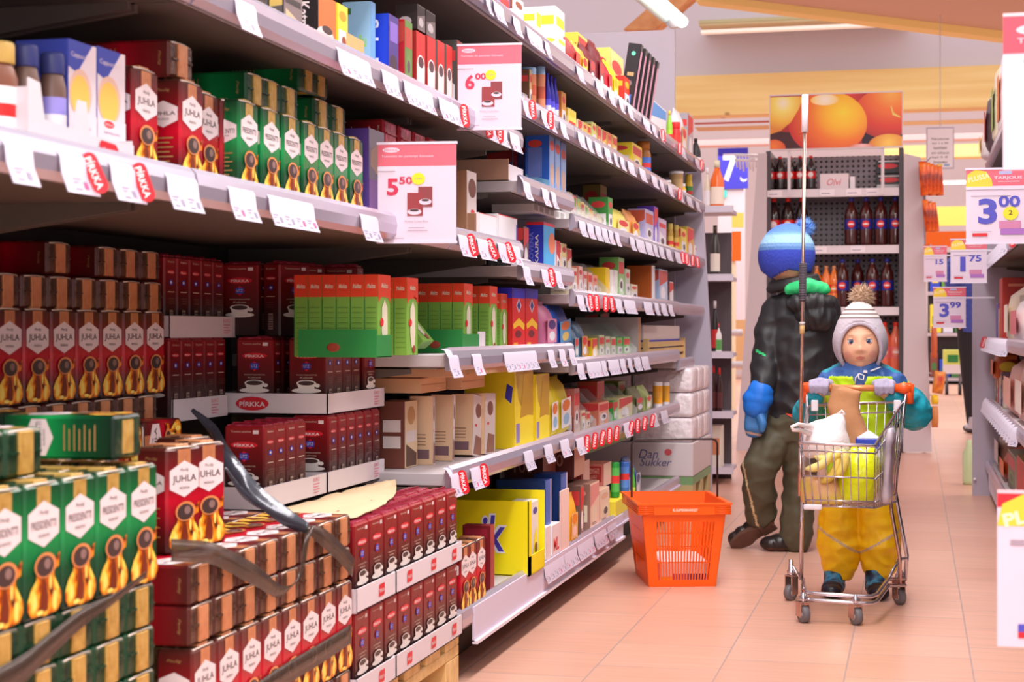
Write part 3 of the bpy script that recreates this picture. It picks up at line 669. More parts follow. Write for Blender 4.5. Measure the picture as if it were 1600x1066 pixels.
# --- maroon packs in white trays
trayw = S((222, 208, 214), .55); kraft = S((222, 194, 156), .7)
def tray(y0, y1, x0, x1, z, label, h=.042, logos=(), face_logo=None, euro=None):
    m = MB(); t_ = .0025
    m.box((x0, y0, z), (x1, y1, z + .002), trayw)
    m.box((x1 - t_, y0, z), (x1, y1, z + h), trayw); m.box((x0, y0, z), (x0 + t_, y1, z + h), trayw)
    m.box((x0, y0, z), (x1, y0 + t_, z + h), trayw); m.box((x0, y1 - t_, z), (x1, y1, z + h), trayw)
    T = Matrix.Translation(((x0 + x1) / 2, (y0 + y1) / 2, z)) @ STAND; w, d = y1 - y0, x1 - x0; A = []
    for c in logos:
        A += [('pts', 'F', [(c - .017 / w, .25), (c + .013 / w, .25), (c + .017 / w, .35), (c + .017 / w, .78), (c - .013 / w, .78), (c - .017 / w, .66)], logo_red), ('txt', 'F', 'PÍRKKA', (c, .51, .028 / w, .20), hexw, 0, .01)]
    if euro is not None:
        pk = S((222, 110, 130))
        A += [('txt', 'F', 'EURO', (euro, .80, .034 / w, .17), pk)] + [('rect', 'F', (euro - .017 / w, .58 - .13 * k, euro + (.017 - .008 * (k % 2)) / w, .62 - .13 * k), pk) for k in range(4)]
    if face_logo:
        A += [('ell', 'L', (face_logo, .5, .036 / d, .34), logo_red), ('txt', 'L', 'PÍRKKA', (face_logo, .5, .056 / d, .30), hexw, 0, .02)]
    mm = MB(); mm.art(w, d, h, A); m.add(mm.v, mm.f, trayw, T)
    k0 = len(m.f) - len(mm.f)
    for i, q in enumerate(mm.mi): m.mi[k0 + i] = m.idx(mm.mats[q])
    return tag(m.build('cardboard_tray'), label, 'tray')
def pks(y0, n, x, z, fmt, group, side=True, pitch=.054, skip=()):
    """packs in a tray, narrow sides to the aisle (side) or fronts to the aisle"""
    for i in range(n):
        if i in skip: continue
        y = y0 + pitch * (i + .5)
        if side: T = Matrix.Translation((x - PW / 2 - .004, y, z + .003)) @ jit(1.2)
        else: T = Matrix.Translation((x - PD / 2 - .004, y, z + .003)) @ jit() @ STAND
        put(Pk, T, fmt % ordw(i), group=group)
py0, py1 = 2.755, 3.455
tray(py0, py0 + .225, -1.22, XF + .004, .146, 'white cardboard tray, near piece of the lowest maroon row', logos=(.62,))
tray(py0 + .228, py1 - .005, -1.22, XF + .004, .146, 'white cardboard tray, far piece of the lowest maroon row', logos=(.18, .53, .86))
tray(py0, py0 + .225, -1.22, XF + .004, .304, 'white cardboard tray, near piece of the upper front maroon row', logos=(.62,))
tray(py0 + .228, py1 - .005, -1.22, XF + .004, .304, 'white cardboard tray, far piece of the upper front maroon row', logos=(.18, .53, .86))
for lv, z in enumerate((.147, .305)):
    nm = ('lowest', 'upper')[lv]
    pks(py0 + .008, 8, XF, z, 'maroon coffee pack, ' + nm + ' front row of trays, %s from the near end', 'maroon packs in the front trays', False, .0845)
    pks(py0 + .008, 8, XF - .058, z, 'maroon coffee pack, second row in of the ' + nm + ' front trays, %s from near end', 'maroon packs behind the front ones', False, .0845)
# set-back trays
z1, z2, z3 = .470, .628, .786
X1 = -1.15
tray(2.83, 3.165, -1.40, X1, z1, 'half empty white tray behind the paper sheet, near one', euro=.82, face_logo=.55)
tray(3.17, 3.54, -1.40, X1, z1, 'white tray behind the paper sheet, far one below the logo tray', euro=.84)
pks(2.845, 4, X1, z1, 'maroon coffee pack in the half empty tray, %s from the near end', 'maroon packs in the half empty tray', True, .053)
pks(3.185, 6, X1, z1, 'maroon coffee pack in the far tray behind the paper, %s from the near end', 'maroon packs in the far set-back tray', True, .056)
tray(3.17, 3.54, -1.40, X1, z2, 'white cardboard tray with a red logo on its near side, middle of the maroon stack', euro=.84, face_logo=.35)
put(Pk, Matrix.Translation((X1 - .048, 3.205, z2 + .003)) @ Matrix.Rotation(R(0), 4, 'Z'), 'maroon coffee pack at the near corner of the logo tray, cup showing')
put(Pk, Matrix.Translation((X1 - .16, 3.20, z2 + .003)) @ Matrix.Rotation(R(3), 4, 'Z'), 'maroon coffee pack with its front turned to the camera, inner end of logo tray')
for i, y in enumerate((3.262, 3.318, 3.374)):
    put(Pk, Matrix.Translation((X1 - .05, y, z2 + .003)) @ jit(2), 'maroon coffee pack behind the corner pack of the logo tray, %s in line' % ordw(i), group='maroon packs in the logo tray')
put(Pk, Matrix.Translation((X1 - .035, 3.46, z2 + .003)) @ STAND, 'maroon coffee pack at the far end of the logo tray, front to the aisle')
put(Pk, Matrix.Translation((X1 - .16, 3.26, z2 + .003)), 'maroon coffee pack second from the camera at the inner end of the logo tray')
# back-left trays
X2 = -1.36
tray(2.90, 3.155, -1.49, X2, z2 - .003, 'white tray at the back under the shelf, beside the tall red back row', euro=.75)
pks(2.89, 5, X2, z2, 'maroon coffee pack in the back tray beside the red row, %s from the near end', 'maroon packs in the back tray', True, .053)
tray(2.885, 3.20, -1.49, X2, z3 - .002, 'white tray, highest one at the back under the shelf', euro=.84)
pks(2.89, 5, X2 - .01, z3, 'maroon coffee pack in the highest back tray, %s from the near end', 'maroon packs in the highest tray', True, .056)
put(Pk, Matrix.Translation((X1 - .20, 3.22, z3 - .001)) @ Matrix.Rotation(R(2), 4, 'Z'), 'maroon coffee pack standing loose on the logo tray packs, broad front showing')
for i, y in enumerate((3.225, 3.32)):
    put(Pk, Matrix.Translation((X1 - .11, y, z3 - .001)) @ Matrix.Rotation(R(60), 4, 'Z'), 'maroon coffee pack with spoonlike cup print, %s in the highest loose row' % ordw(i), group='loose maroon packs on top')
put(Pk, Matrix.Translation((X1 - .05, 3.40, z3 - .001)) @ Matrix.Rotation(R(4), 4, 'Z'), 'maroon coffee pack at the far end of the highest loose row')
# paper sheet over the front trays
m = MB(); vs = []; fs = []; nx, ny = 14, 22
pz = .305 + PH + .0105
for j in range(ny + 1):
    for i in range(nx + 1):
        a, b = i / nx, j / ny; xw = -1.15 + a * (.178 - .115 * b * b) ; y = 2.80 + b * .62
        zz = pz + .004 * noise.noise(Vector((a * 4, b * 9, 0))) + .003 * noise.noise(Vector((a * 2, b * 30, 3))) + (.012 * max(0, b - .75) * 4 * a)
        vs.append((xw, y, zz))
for j in range(ny):
    for i in range(nx): q = j * (nx + 1) + i; fs.append((q, q + 1, q + nx + 2, q + nx + 1))
m.add(vs, fs, kraft, None, True); m.add([(v[0], v[1], v[2] - .001) for v in vs], [f[::-1] for f in fs], kraft, None, True)
tag(m.build('paper_sheet'), 'crumpled tan paper sheet lying on the front maroon packs', 'paper')
# plastic straps and wrap
strapm = M('strap_film', (72, 56, 48), .22, 0, alpha=.78, bump=.5, bscale=25); strapg = M('strap_grey', (62, 62, 72), .15, .2, bump=.4, bscale=20)
def ribbon(pts, widths, mt, label, name='plastic_strap', wdir=None, sub=6):
    # smooth ribbon through points; wdir per-point width directions
    P = [Vector(p) for p in pts]; n = len(P); m = MB(); L = []; Rr = []
    def cat(v, i, t):
        a, b, c, d = v[max(i - 1, 0)], v[i], v[min(i + 1, n - 1)], v[min(i + 2, n - 1)]
        return .5 * ((2 * b) + (c - a) * t + (2 * a - 5 * b + 4 * c - d) * t * t + (3 * b - a - 3 * c + d) * t ** 3)
    Wd = [Vector(w).normalized() for w in wdir]
    for i in range(n - 1):
        for k in range(sub):
            t = k / sub; p = cat(P, i, t); w = cat(Wd, i, t).normalized(); wd = widths[i] * (1 - t) + widths[i + 1] * t
            L.append(p - w * wd / 2); Rr.append(p + w * wd / 2)
    L.append(P[-1] - Wd[-1] * widths[-1] / 2); Rr.append(P[-1] + Wd[-1] * widths[-1] / 2)
    vs = L + Rr; k = len(L); fs = [(i, i + 1, k + i + 1, k + i) for i in range(k - 1)]
    m.add(vs, fs, mt, None, True); o = m.build(name); md = o.modifiers.new('thickness', 'SOLIDIFY'); md.thickness = .0006
    return tag(o, label, 'strap')
xs = XF + .003
ribbon([at(395, 1090, X=xs), at(450, 1052, X=xs), at(500, 1022, X=xs), at(549, 990, X=xs + .0)], [.034] * 4, strapm, 'brown translucent band around the front standing red packs', wdir=[(0, 0, 1)] * 4)
ribbon([at(-40, 1085, X=xs), at(30, 1050, X=xs), at(75, 1012, X=xs), at(130, 965, X=xs), at(180, 935, X=xs + .012), at(228, 898, X=xs + .02)], [.03, .034, .032, .026, .016, .012], strapm, 'brown plastic band crossing the lower rows of the green stack', wdir=[(0, 0, 1), (0, .2, 1), (0, .3, 1), (0, .4, 1), (.2, .5, 1), (.3, .4, 1)])
ribbon([at(268, 860, X=xs), at(300, 862, X=xs + .004), at(340, 868, X=xs + .008), at(400, 900, X=xs + .01), at(440, 925, X=xs + .008), at(468, 900, X=xs + .012), at(478, 850, X=xs + .015), at(484, 826, X=xs + .01)], [.03, .03, .034, .03, .018, .012, .014, .02], strapm, 'loose brown film loop hanging over the foil ends of the red stack', wdir=[(0, 0, 1), (0, .1, 1), (0, .6, .6), (0, .3, 1), (.3, .3, 1), (.3, 1, .2), (.2, 1, .1), (.5, .5, .5)])
ribbon([at(484, 828, X=xs + .01), at(505, 840, X=xs + .012), at(530, 862, X=xs + .012), at(553, 888, X=xs + .012)], [.014, .03, .032, .032], strapm, 'folded brown film end beside the maroon trays', wdir=[(0, .3, 1), (0, .5, 1), (0, .5, 1), (0, .6, 1)])
ribbon([at(300, 640, X=-1.20), at(330, 668, X=-1.16), at(350, 705, X=-1.1), at(375, 745, X=-1.06), at(410, 780, X=-1.02), at(450, 810, X=-.975), at(482, 826, X=-.938)], [.012, .022, .03, .032, .034, .028, .016], strapg, 'shiny dark grey plastic strap falling diagonally across the stacks', wdir=[(0, 1, .3), (.3, 1, .6), (.2, 1, .4), (.3, .6, .9), (0, .8, .8), (.2, .5, 1), (0, .2, 1)])
ribbon([at(352, 730, X=-1.05), at(385, 775, X=-1.03), at(440, 808, X=-1.0), at(478, 826, X=-.945)], [.006, .012, .010, .008], strapg, 'thin second strand of grey strap under the wide one', wdir=[(0, 1, .3), (.3, .6, .6), (.2, .5, .7), (.3, .6, .9)])
# ------------------------------------------------------------ goods on the left shelves
def T3(x, y, z): return Matrix.Translation((x, y, z))
def deco(fc, acc, seed, word=None):
    r = random.Random(seed); a = S(acc[0]); b = S(acc[1] if len(acc) > 1 else (240, 232, 236)); c = S(acc[2] if len(acc) > 2 else (90, 70, 80)); A = []
    k = r.randint(0, 3)
    if k == 0: A += [('rect', fc, (.06, .62, .94, .9), a), ('ell', fc, (.5, .36, .34, .16), b), ('ell', fc, (.5, .36, .2, .09), c)]
    elif k == 1: A += [('ell', fc, (.5, .80, .36, .09), a), ('rect', fc, (.1, .2, .9, .55), b), ('ell', fc, (.6, .36, .2, .1), c)]
    elif k == 2: A += [('pts', fc, [(.02, .5), (.98, .7), (.98, .96), (.02, .96)], a), ('ell', fc, (.45, .32, .3, .2), b)]
    else: A += [('rect', fc, (.08, .72, .92, .86), a), ('pts', fc, [(.1, .08), (.9, .08), (.9, .4), (.1, .6)], b), ('ell', fc, (.5, .3, .22, .1), c)]
    for i in range(2): A.append(('rect', fc, (.2, .12 + .035 * i, .7 - .1 * i, .132 + .035 * i), c))
    return A
_seed = [11]
def item(u0, u1, vt, z, side, front, label, cat, name, typ='box', acc=((220, 60, 60),), xf=-1.03, depth=.07, sideart=True, art=None, hmin=None, tilt=0, lid=None, group=None, rz=0):
    y0, y1 = YU(u0, xf), YU(u1, xf); w = max(.012, y1 - y0); h = max(.02, at(u0, vt, X=xf).z - z); _seed[0] += 1
    X = T3(xf - depth / 2, (y0 + y1) / 2, z + .0005) @ Matrix.Rotation(R(90 + rz), 4, 'Z') @ Matrix.Rotation(R(tilt), 4, 'Y')
    fm = S(front, .4); sm = S(side, .42); m = MB(); parts = []
    if typ == 'box':
        m.box((-w / 2, -depth / 2, 0), (w / 2, depth / 2, h), sm, .0012)
        A = [('rect', 'F', (.01, .004, .99, .996), fm)] + (art if art is not None else deco('F', acc, _seed[0]))
        if sideart and art is None: A += deco('L', acc, _seed[0] + 1)
        m.art(w, depth, h, A)
    elif typ == 'bag':
        n = 14; rings = []; rr = random.Random(_seed[0])
        for k, (fz, fx, fy) in enumerate([(0, .92, .75), (.06, 1, 1), (.3, 1, 1.04), (.6, .98, .95), (.82, .94, .6), (.93, .95, .16), (1.0, .98, .05)]):
            ring = []
            for i in range(n):
                a = 2 * math.pi * i / n; ca, sa = math.cos(a), math.sin(a); e = .5
                x = math.copysign(abs(ca) ** e, ca) * w / 2 * fx; y = math.copysign(abs(sa) ** e, sa) * depth / 2 * fy
                ring.append((x + rr.uniform(-.001, .001), y + rr.uniform(-.002, .002) * (fz > .1), fz * h))
            rings.append(ring)
        m.loft(rings, sm)
        a = S(acc[0]); b = S(acc[1] if len(acc) > 1 else (240, 232, 236))
        m.art(w, depth * 1.06, h, [('rect', 'F', (.1, .12, .9, .62), fm), ('ell', 'F', (.5, .5, .32, .1), a), ('ell', 'F', (.5, .26, .25, .1), b), ('rect', 'L', (.2, .15, .8, .55), fm), ('ell', 'L', (.5, .4, .25, .12), a)])
    else:
        um = (u0 + u1) / 2; D_ = F * abs(xf) / (CS * (VPX - um)); r = (u1 - u0) / 2 * D_ / F * 1.02; xc_ = xf - r * .6; yc_ = YU(um, xc_)
        X = T3(xc_, yc_, z + .0005) @ Matrix.Rotation(R(90), 4, 'Z')
        if typ == 'can': m.lathe([(r * .96, 0), (r, .003), (r, h - .003), (r * .96, h)], sm); m.lathe([(r * 1.012, h * .15), (r * 1.012, h * .85)], fm, capb=False, capt=False); m.lathe([(r * 1.02, h * .4), (r * 1.02, h * .62)], S(acc[0]), capb=False, capt=False)
        if typ == 'tub': m.lathe([(r * .8, 0), (r * .96, h * .9), (r * .96, h * .92)], sm); m.lathe([(r * .86, h * .25), (r * .95, h * .7)], fm, capb=False, capt=False); l = MB(); l.lathe([(r, h * .9), (r * 1.02, h * .91), (r * 1.02, h * .99), (r * .97, h)], S(lid or (240, 235, 235))); parts.append(('lid', l))
        if typ == 'jar': m.lathe([(r * .9, 0), (r, .004), (r, h * .66), (r * .8, h * .78), (r * .66, h * .82), (r * .66, h * .84)], sm); m.lathe([(r * 1.015, h * .1), (r * 1.015, h * .58)], fm, capb=False, capt=False); m.lathe([(r * 1.02, h * .3), (r * 1.02, h * .42)], S(acc[0]), capb=False, capt=False); l = MB(); l.lathe([(r * .84, h * .8), (r * .86, h * .81), (r * .86, h * .97), (r * .8, h)], S(lid or (40, 44, 90)), seg=24); parts.append(('lid', l))
        if typ == 'bottle': m.lathe([(r * .9, 0), (r, .005), (r, h * .5), (r * .94, h * .6), (r * .5, h * .8), (r * .3, h * .87), (r * .3, h * .9)], sm); m.lathe([(r * 1.02, h * .14), (r * 1.02, h * .48)], fm, capb=False, capt=False); m.lathe([(r * 1.03, h * .25), (r * 1.03, h * .36)], S(acc[0]), capb=False, capt=False); l = MB(); l.lathe([(r * .36, h * .88), (r * .36, h * .99), (r * .3, h)], S(lid or (240, 240, 240)), seg=12); parts.append(('cap', l))
    if parts:
        t = empty(name, (0, 0, 0), label, cat, group, Xm=X); m.build('body', t)
        for pn, pm in parts: pm.build(pn, t)
        return t
    return tag(m.build(name, Xm=X), label, cat, group)
K = dict
cream = (236, 220, 190); yel = (246, 216, 40); dyel = (226, 180, 30); wht = (238, 230, 234); gr = (70, 160, 60); rd = (206, 40, 40); brn = (110, 66, 44); blu = (44, 70, 190); lbl = (120, 170, 226); drk = (48, 40, 42); org = (236, 120, 30); lil = (170, 150, 210); pnk = (226, 160, 160); kr = (206, 166, 128); grn2 = (40, 110, 50); mar = (120, 24, 34)

# --- coffee shelf (1.012)
jar_u = [(-42, 27, 50, (120, 70, 50), wht, 'large coffee jar with a gold cap and red striped label', (204, 168, 90), rd), (18, 62, 60, (104, 76, 66), (150, 140, 214), 'coffee jar with a navy cap, left one of the pair', (52, 58, 118), wht), (60, 103, 73, (104, 76, 66), (150, 140, 214), 'coffee jar with a navy cap, right one beside the cocoa boxes', (52, 58, 118), wht)]
for (u0, u1, vt, sc, fc, lb, lc, ac) in jar_u:
    item(u0, u1, vt, ZA, sc, fc, lb, 'jar', 'coffee_jar', 'jar', acc=(ac,), lid=lc, xf=-1.045)
# cappuccino boxes
cup_y = S((244, 196, 90)); navy = S((58, 70, 170)); pinkw = S((232, 216, 224))
for i, (u0, u1, vt) in enumerate([(106, 150, 60), (151, 195, 72)]):
    A = [('rect', 'F', (0.01, .0, .99, 1), pinkw), ('pts', 'F', [(0, .78), (0, 1), (.85, 1), (.3, .74)], navy), ('txt', 'F', 'Cappuccino', (.44, .88, .7, .05), pinkw), ('ell', 'F', (.42, .58, .40, .20), S((232, 190, 170))), ('ell', 'F', (.40, .56, .33, .17), cup_y), ('rect', 'F', (0, .22, 1, .42), pinkw), ('ell', 'F', (.4, .38, .18, .03), logo_red), ('txt', 'F', 'PÍRKKA', (.4, .38, .28, .028), hexw),
         ('txt', 'F', 'kahvijuoma', (.5, .31, .55, .03), S((150, 130, 160))), ('ell', 'F', (.3, .08, .3, .10), S((206, 196, 204))), ('pts', 'F', [(.65, .02), (.9, .0), (.98, .14), (.8, .22)], S((226, 160, 60)))]
    item(u0, u1, vt, ZA, (62, 76, 178), wht, 'white and blue cappuccino box with a yellow cup, %s one' % ('left', 'right')[i], 'box', 'cappuccino_box', art=A, xf=-1.05, depth=.075)
m = MB(); y0, y1 = YU(42, -1.02), YU(207, -1.02); hh = .034; tw = S((214, 204, 210), .5)
m.prism([(-.5 + .5, 0), (1, 0), (1, hh), (.58, hh), (.55, hh), (.52, .075), (.44, .075), (.40, hh + .003), (.14, hh + .006), (.10, .083), (0, .086)], 0, .002, tw)
mm = MB(); vs = [Vector((v.x * (y1 - y0), v.y, v.z)) for v in m.v]; mm.add(vs, m.f, tw)
mm.box((0, .002, 0), (y1 - y0, .14, .002), tw); mm.box((0, .002, 0), (.002, .14, .075), tw); mm.box((y1 - y0 - .002, .002, 0), (y1 - y0, .14, .04), tw)
w_ = y1 - y0; q = MB(); q.art(w_, 0, hh, [('pts', 'F', [(.66, .06), (.82, .02), (.83, .7), (.80, .86), (.66, .92), (.64, .8)], logo_red), ('txt', 'F', 'PÍRKKA', (.735, .5, .15, .36), hexw, 0, .02)])
mm.add([v + Vector((w_ / 2, -.0005, 0)) for v in q.v], q.f, logo_red); k0 = len(mm.f) - len(q.f)
for i, z_ in enumerate(q.mi): mm.mi[k0 + i] = mm.idx(q.mats[z_])
tag(mm.build('display_tray', Xm=T3(-1.018, y0, ZA + .0005) @ STAND), 'white cut-out display tray with a red logo in front of the jars', 'tray')
def jp(me, u, label, z=ZA, x=-1.045, rz=0, group=None):
    put(me, T3(x - PD / 2, YU(u, x), z + .0008) @ Matrix.Rotation(R(90 + rz), 4, 'Z'), label, group=group)
jp(J, 228, 'red coffee pack on the coffee shelf right beside the cappuccino boxes')
jp(J, 300, 'red coffee pack on the coffee shelf, second along, its dark side showing', x=-1.035)
jp(J, 326, 'red coffee pack on the coffee shelf between two side labels', x=-1.06, rz=0)
jp(J, 362, 'red coffee pack on the coffee shelf next to the green packs', x=-1.06)
put(J, T3(-1.20, YU(214, -1.12), ZA + PH + .032) @ LIE, 'foil coffee pack lying atop the red ones behind the cappuccino boxes')
for i, u in enumerate((389, 424, 456, 486, 510, 533, 557)):
    jp(G, u, 'green coffee pack in the shelf row, %s from the red packs' % ordw(i), x=-1.035, group='green packs on the coffee shelf')
    put(G, T3(-1.035 - PD * 1.5 - .003, YU(u, -1.035), ZA + .0008) @ STAND, 'green coffee pack behind the shelf row, %s from the red packs' % ordw(i), group='green packs behind the shelf row')
for i, (u, k) in enumerate([(408, 0), (432, 0), (460, 0), (510, 0), (536, 0), (488, 1), (508, 1)]):
    put(G, T3(-1.06 - PH, YU(u, -1.05), ZA + PH + .006 + PD / 2 + k * .057) @ LIE, 'green coffee pack lying on the shelf row, %s, %s' % (ordw(i), ('first layer', 'second layer')[k]), group='green packs lying on the shelf row')
put(G, T3(-1.32, YU(330, -1.30), ZA + PW / 2 + .08) @ LIEF, 'dark green coffee pack lying on its side deep on the shelf')
A = [('rect', 'F', (0, .0, 1, 1), S((110, 100, 120), .25)), ('pts', 'F', hexpts(.5, .68, .4, .16), S((150, 120, 110))), ('rect', 'F', (0, 0, 1, .45), S((120, 80, 140)))]
item(576, 600, 200, ZA, (86, 60, 140), (90, 70, 120), 'purple coffee pack on the coffee shelf left of the lower price card', 'coffee pack', 'coffee_pack', art=A, xf=-1.035, depth=PD)
for i, u in enumerate((616, 640, 662, 684, 704)):
    put(Pk, T3(-1.03 - PD / 2, YU(u, -1.03), ZA + .001) @ STAND, 'maroon coffee pack behind the lower price card, %s from the left' % ordw(i), group='maroon packs behind the price card')
    put(Pk, T3(-1.04 - PH, YU(u, -1.03), ZA + PH + .008 + PD / 2) @ LIE, 'maroon coffee pack lying end out above the lower price card, %s' % ordw(i), group='maroon packs lying behind the price card')
bx = S((136, 92, 68)); lt = S((224, 208, 206))
item(729, 744, 266, ZA, (146, 100, 74), (226, 210, 208), 'brown chocolate box with a pale front beside the maroon packs', 'box', 'chocolate_box', art=[('rect', 'F', (0, 0, 1, 1), lt), ('ell', 'F', (.55, .76, .42, .14), S((120, 70, 56))), ('ell', 'F', (.6, .42, .2, .03), logo_red), ('rect', 'F', (.2, .3, .8, .33), S((180, 160, 160)))], depth=.06)
item(741, 744, 333, ZA, (150, 106, 80), (150, 106, 80), 'small brown notched tray with a white mark at the shelf edge', 'tray', 'cardboard_tray', art=[], xf=-1.012, depth=.07)
for i, (u0, u1) in enumerate(((748, 776), (778, 808))):
    item(u0, u1, 332 + 2 * i, ZA, (236, 228, 230), (240, 232, 236), 'plain white carton with a red top edge, %s one at the shelf end' % ('near', 'far')[i], 'box', 'white_carton', art=[('rect', 'F', (0, .97, 1, 1), logo_red), ('rect', 'F', (.93, 0, 1, .8), navy)] if i else [('rect', 'F', (0, .98, 1, 1), logo_red)], xf=-1.022, depth=.12)
# --- second shelf (1.295)
zb = ZB
item(398, 418, -30, zb, (40, 34, 34), (50, 40, 40), 'black and gold coffee pack at the left end of the upper row', 'coffee pack', 'coffee_pack', acc=((210, 180, 120), (120, 100, 60)), depth=PD)
item(420, 441, -22, zb, (36, 30, 32), (44, 36, 36), 'black coffee pack with gold flowers on the upper row', 'coffee pack', 'coffee_pack', acc=((180, 150, 60), (200, 170, 100)), depth=PD)
item(443, 472, -18, zb, (40, 34, 34), (130, 110, 110), 'silver and black coffee pack on the upper row', 'coffee pack', 'coffee_pack', acc=((60, 50, 50), (214, 180, 140)), depth=PD)
A = [('rect', 'F', (0, 0, 1, 1), S((214, 110, 50))), ('ell', 'F', (.4, .30, .5, .16), S((224, 206, 206))), ('ell', 'F', (.5, .42, .3, .07), dark_coffee), ('txt', 'L', 'Katriina', (.5, .5, .4, .7), hexw, -90, .02)]
item(497, 524, -12, zb, (38, 30, 32), (214, 110, 50), 'orange-fronted coffee pack with a white script name on its black side', 'coffee pack', 'coffee_pack', art=A, depth=PD)
item(527, 543, 4, zb, (240, 206, 40), (244, 214, 60), 'yellow coffee pack between the orange pack and the light blue box', 'coffee pack', 'coffee_pack', acc=((240, 150, 30), (250, 240, 220), (150, 60, 30)), depth=PD)
A = [('rect', 'L', (.02, 0, .98, 1), S((150, 196, 232))), ('txt', 'L', 'Reilu', (.55, .5, .6, .16), S((150, 210, 90)), 0, .03), ('rect', 'L', (.2, .84, .32, .92), S((60, 120, 70))), ('rect', 'F', (0, 0, 1, 1), S((120, 170, 220)))]
item(579, 586, 2, zb, (150, 196, 232), (120, 170, 220), 'light blue coffee box with green letters behind a kraft flap', 'coffee pack', 'coffee_pack', art=A, depth=.06, xf=-1.05)
m = MB(); a = at(531, 64, X=-1.022); b = at(573, 92, X=-1.022); m.box((-1.035, YU(548, -1.02), zb + .0005), (-1.028, YU(575, -1.02), zb + .058), S((206, 166, 110), .7)); tag(m.build('cardboard_flap'), 'plain kraft cardboard flap in front of the light blue box', 'flap')
sb = S((26, 60, 200), .35)
A = [('rect', 'F', (0, 0, 1, 1), S((70, 50, 130))), ('ell', 'F', (.5, .32, .4, .12), S((60, 40, 60))), ('rect', 'F', (.1, .62, .9, .9), S((130, 100, 190))), ('rect', 'L', (0, 0, 1, 1), sb), ('txt', 'L', 'Saludo', (.48, .54, .38, .76), S((240, 238, 250)), -90, .03)]
item(607, 622, 21, zb, (26, 60, 200), (70, 50, 130), 'bright blue coffee pack with a large white name down its side', 'coffee pack', 'coffee_pack', art=A, depth=.062)
item(632, 644, 30, zb, (180, 26, 34), (90, 130, 60), 'red coffee pack with a green front beside the bright blue pack', 'coffee pack', 'coffee_pack', acc=((180, 60, 50), (110, 140, 80)), depth=.06)
pc = [('rect', 'F', (0, 0, 1, 1), S((196, 40, 34))), ('pts', 'F', [(.1, .1), (.9, .1), (.95, .52), (.05, .52)], cupw), ('ell', 'F', (.5, .54, .4, .12), cupw), ('ell', 'F', (.5, .55, .3, .085), dark_coffee), ('rect', 'F', (0, 0, 1, .08), S((60, 40, 40)))]
for i, (u0, u1) in enumerate([(650, 664), (667, 680), (683, 694), (697, 706)]):
    item(u0, u1, 48 + 7 * i, zb, (150, 30, 30) if i < 2 else (110, 96, 90), (196, 40, 34), 'red coffee pack with a white cup print, %s of four beside the upper card' % ordw(i), 'coffee pack', 'coffee_pack', art=pc, depth=.05, group='red packs with white cups')
for i, (u0, u1) in enumerate([(652, 664), (666, 680)]):
    item(u0, u1, 6 + 9 * i, zb + .154, (70, 60, 60), (150, 136, 136), 'black and silver coffee pack stacked on the red cup packs, %s' % ('left', 'right')[i], 'coffee pack', 'coffee_pack', acc=((60, 50, 50),), depth=.05, xf=-1.045)
item(641, 650, 10, zb, (170, 40, 30), (190, 50, 40), 'tall red box behind the coffee packs of the upper row', 'box', 'coffee_box', depth=.08, xf=-1.22)
item(714, 722, 62, zb, (90, 84, 80), (150, 60, 50), 'silver-sided coffee pack right behind the upper price card', 'coffee pack', 'coffee_pack', depth=.05)
for i, (u0, u1, c) in enumerate([(740, 752, (180, 60, 50)), (756, 768, (150, 80, 60)), (772, 784, (190, 60, 60)), (788, 800, (120, 90, 80))]):
    item(u0, u1, 110 + 8 * i, zb, (100, 70, 60), c, 'small coffee pack behind the right edge of the upper price card, %s' % ordw(i), 'coffee pack', 'coffee_pack', acc=(wht, cream), depth=.06)
# --- B2 shelf 1.185 and 1.012-level goods
zc = 1.185
m = MB(); m.box((-1.20, 4.19, zc + .0005), (-1.025, 4.36, zc + .003), kraft); m.box((-1.20, 4.19, zc), (-1.025, 4.193, zc + .058), S((190, 150, 126), .7)); m.box((-1.028, 4.193, zc), (-1.025, 4.36, zc + .045), trayw); m.box((-1.2, 4.357, zc), (-1.025, 4.36, zc + .045), kraft)
tag(m.build('cardboard_tray'), 'kraft tray with a white front on the short shelf of blue boxes', 'tray')
ob = [('rect', 'L', (0, 0, 1, 1), S((40, 96, 200))), ('pts', 'L', [(0, 0), (1, 0), (1, .25), (0, .35)], S((130, 190, 230))), ('ell', 'L', (.4, .82, .3, .06), S((226, 70, 60))), ('rect', 'L', (.1, .3, .7, .76), S((110, 130, 206))), ('rect', 'F', (0, 0, 1, 1), S((150, 180, 230))), ('ell', 'F', (.5, .8, .45, .08), S((226, 90, 80))), ('ell', 'F', (.5, .35, .35, .18), S((210, 170, 150)))]
for i, (u0, u1, vt, x) in enumerate([(858, 866, 206, -1.03), (867, 875, 212, -1.03), (876, 884, 222, -1.03)]):
    item(u0, u1, vt, zc, (40, 96, 200), (150, 180, 230), 'blue oat flake box, %s of the front ones on the short shelf' % ordw(i), 'box', 'oat_box', art=ob, xf=x, depth=.07)
item(838, 850, 214, zc, (24, 50, 150), (30, 60, 170), 'dark blue oat flake box standing behind the kraft tray', 'box', 'oat_box', art=ob, xf=-1.13, depth=.07)
item(800, 815, 225, zc, (150, 110, 190), (200, 180, 210), 'violet cereal box behind the kraft tray', 'box', 'cereal_box', xf=-1.19, depth=.08)
item(818, 826, 354, .965, (90, 60, 60), (130, 80, 90), 'brown wafer box beside the blue oatmeal canister', 'box', 'wafer_box', xf=-1.04, depth=.05)
item(815, 829, 404, .965, wht, wht, 'low white box in front of the blue oatmeal canister', 'box', 'white_box', art=[], xf=-1.02, depth=.03)
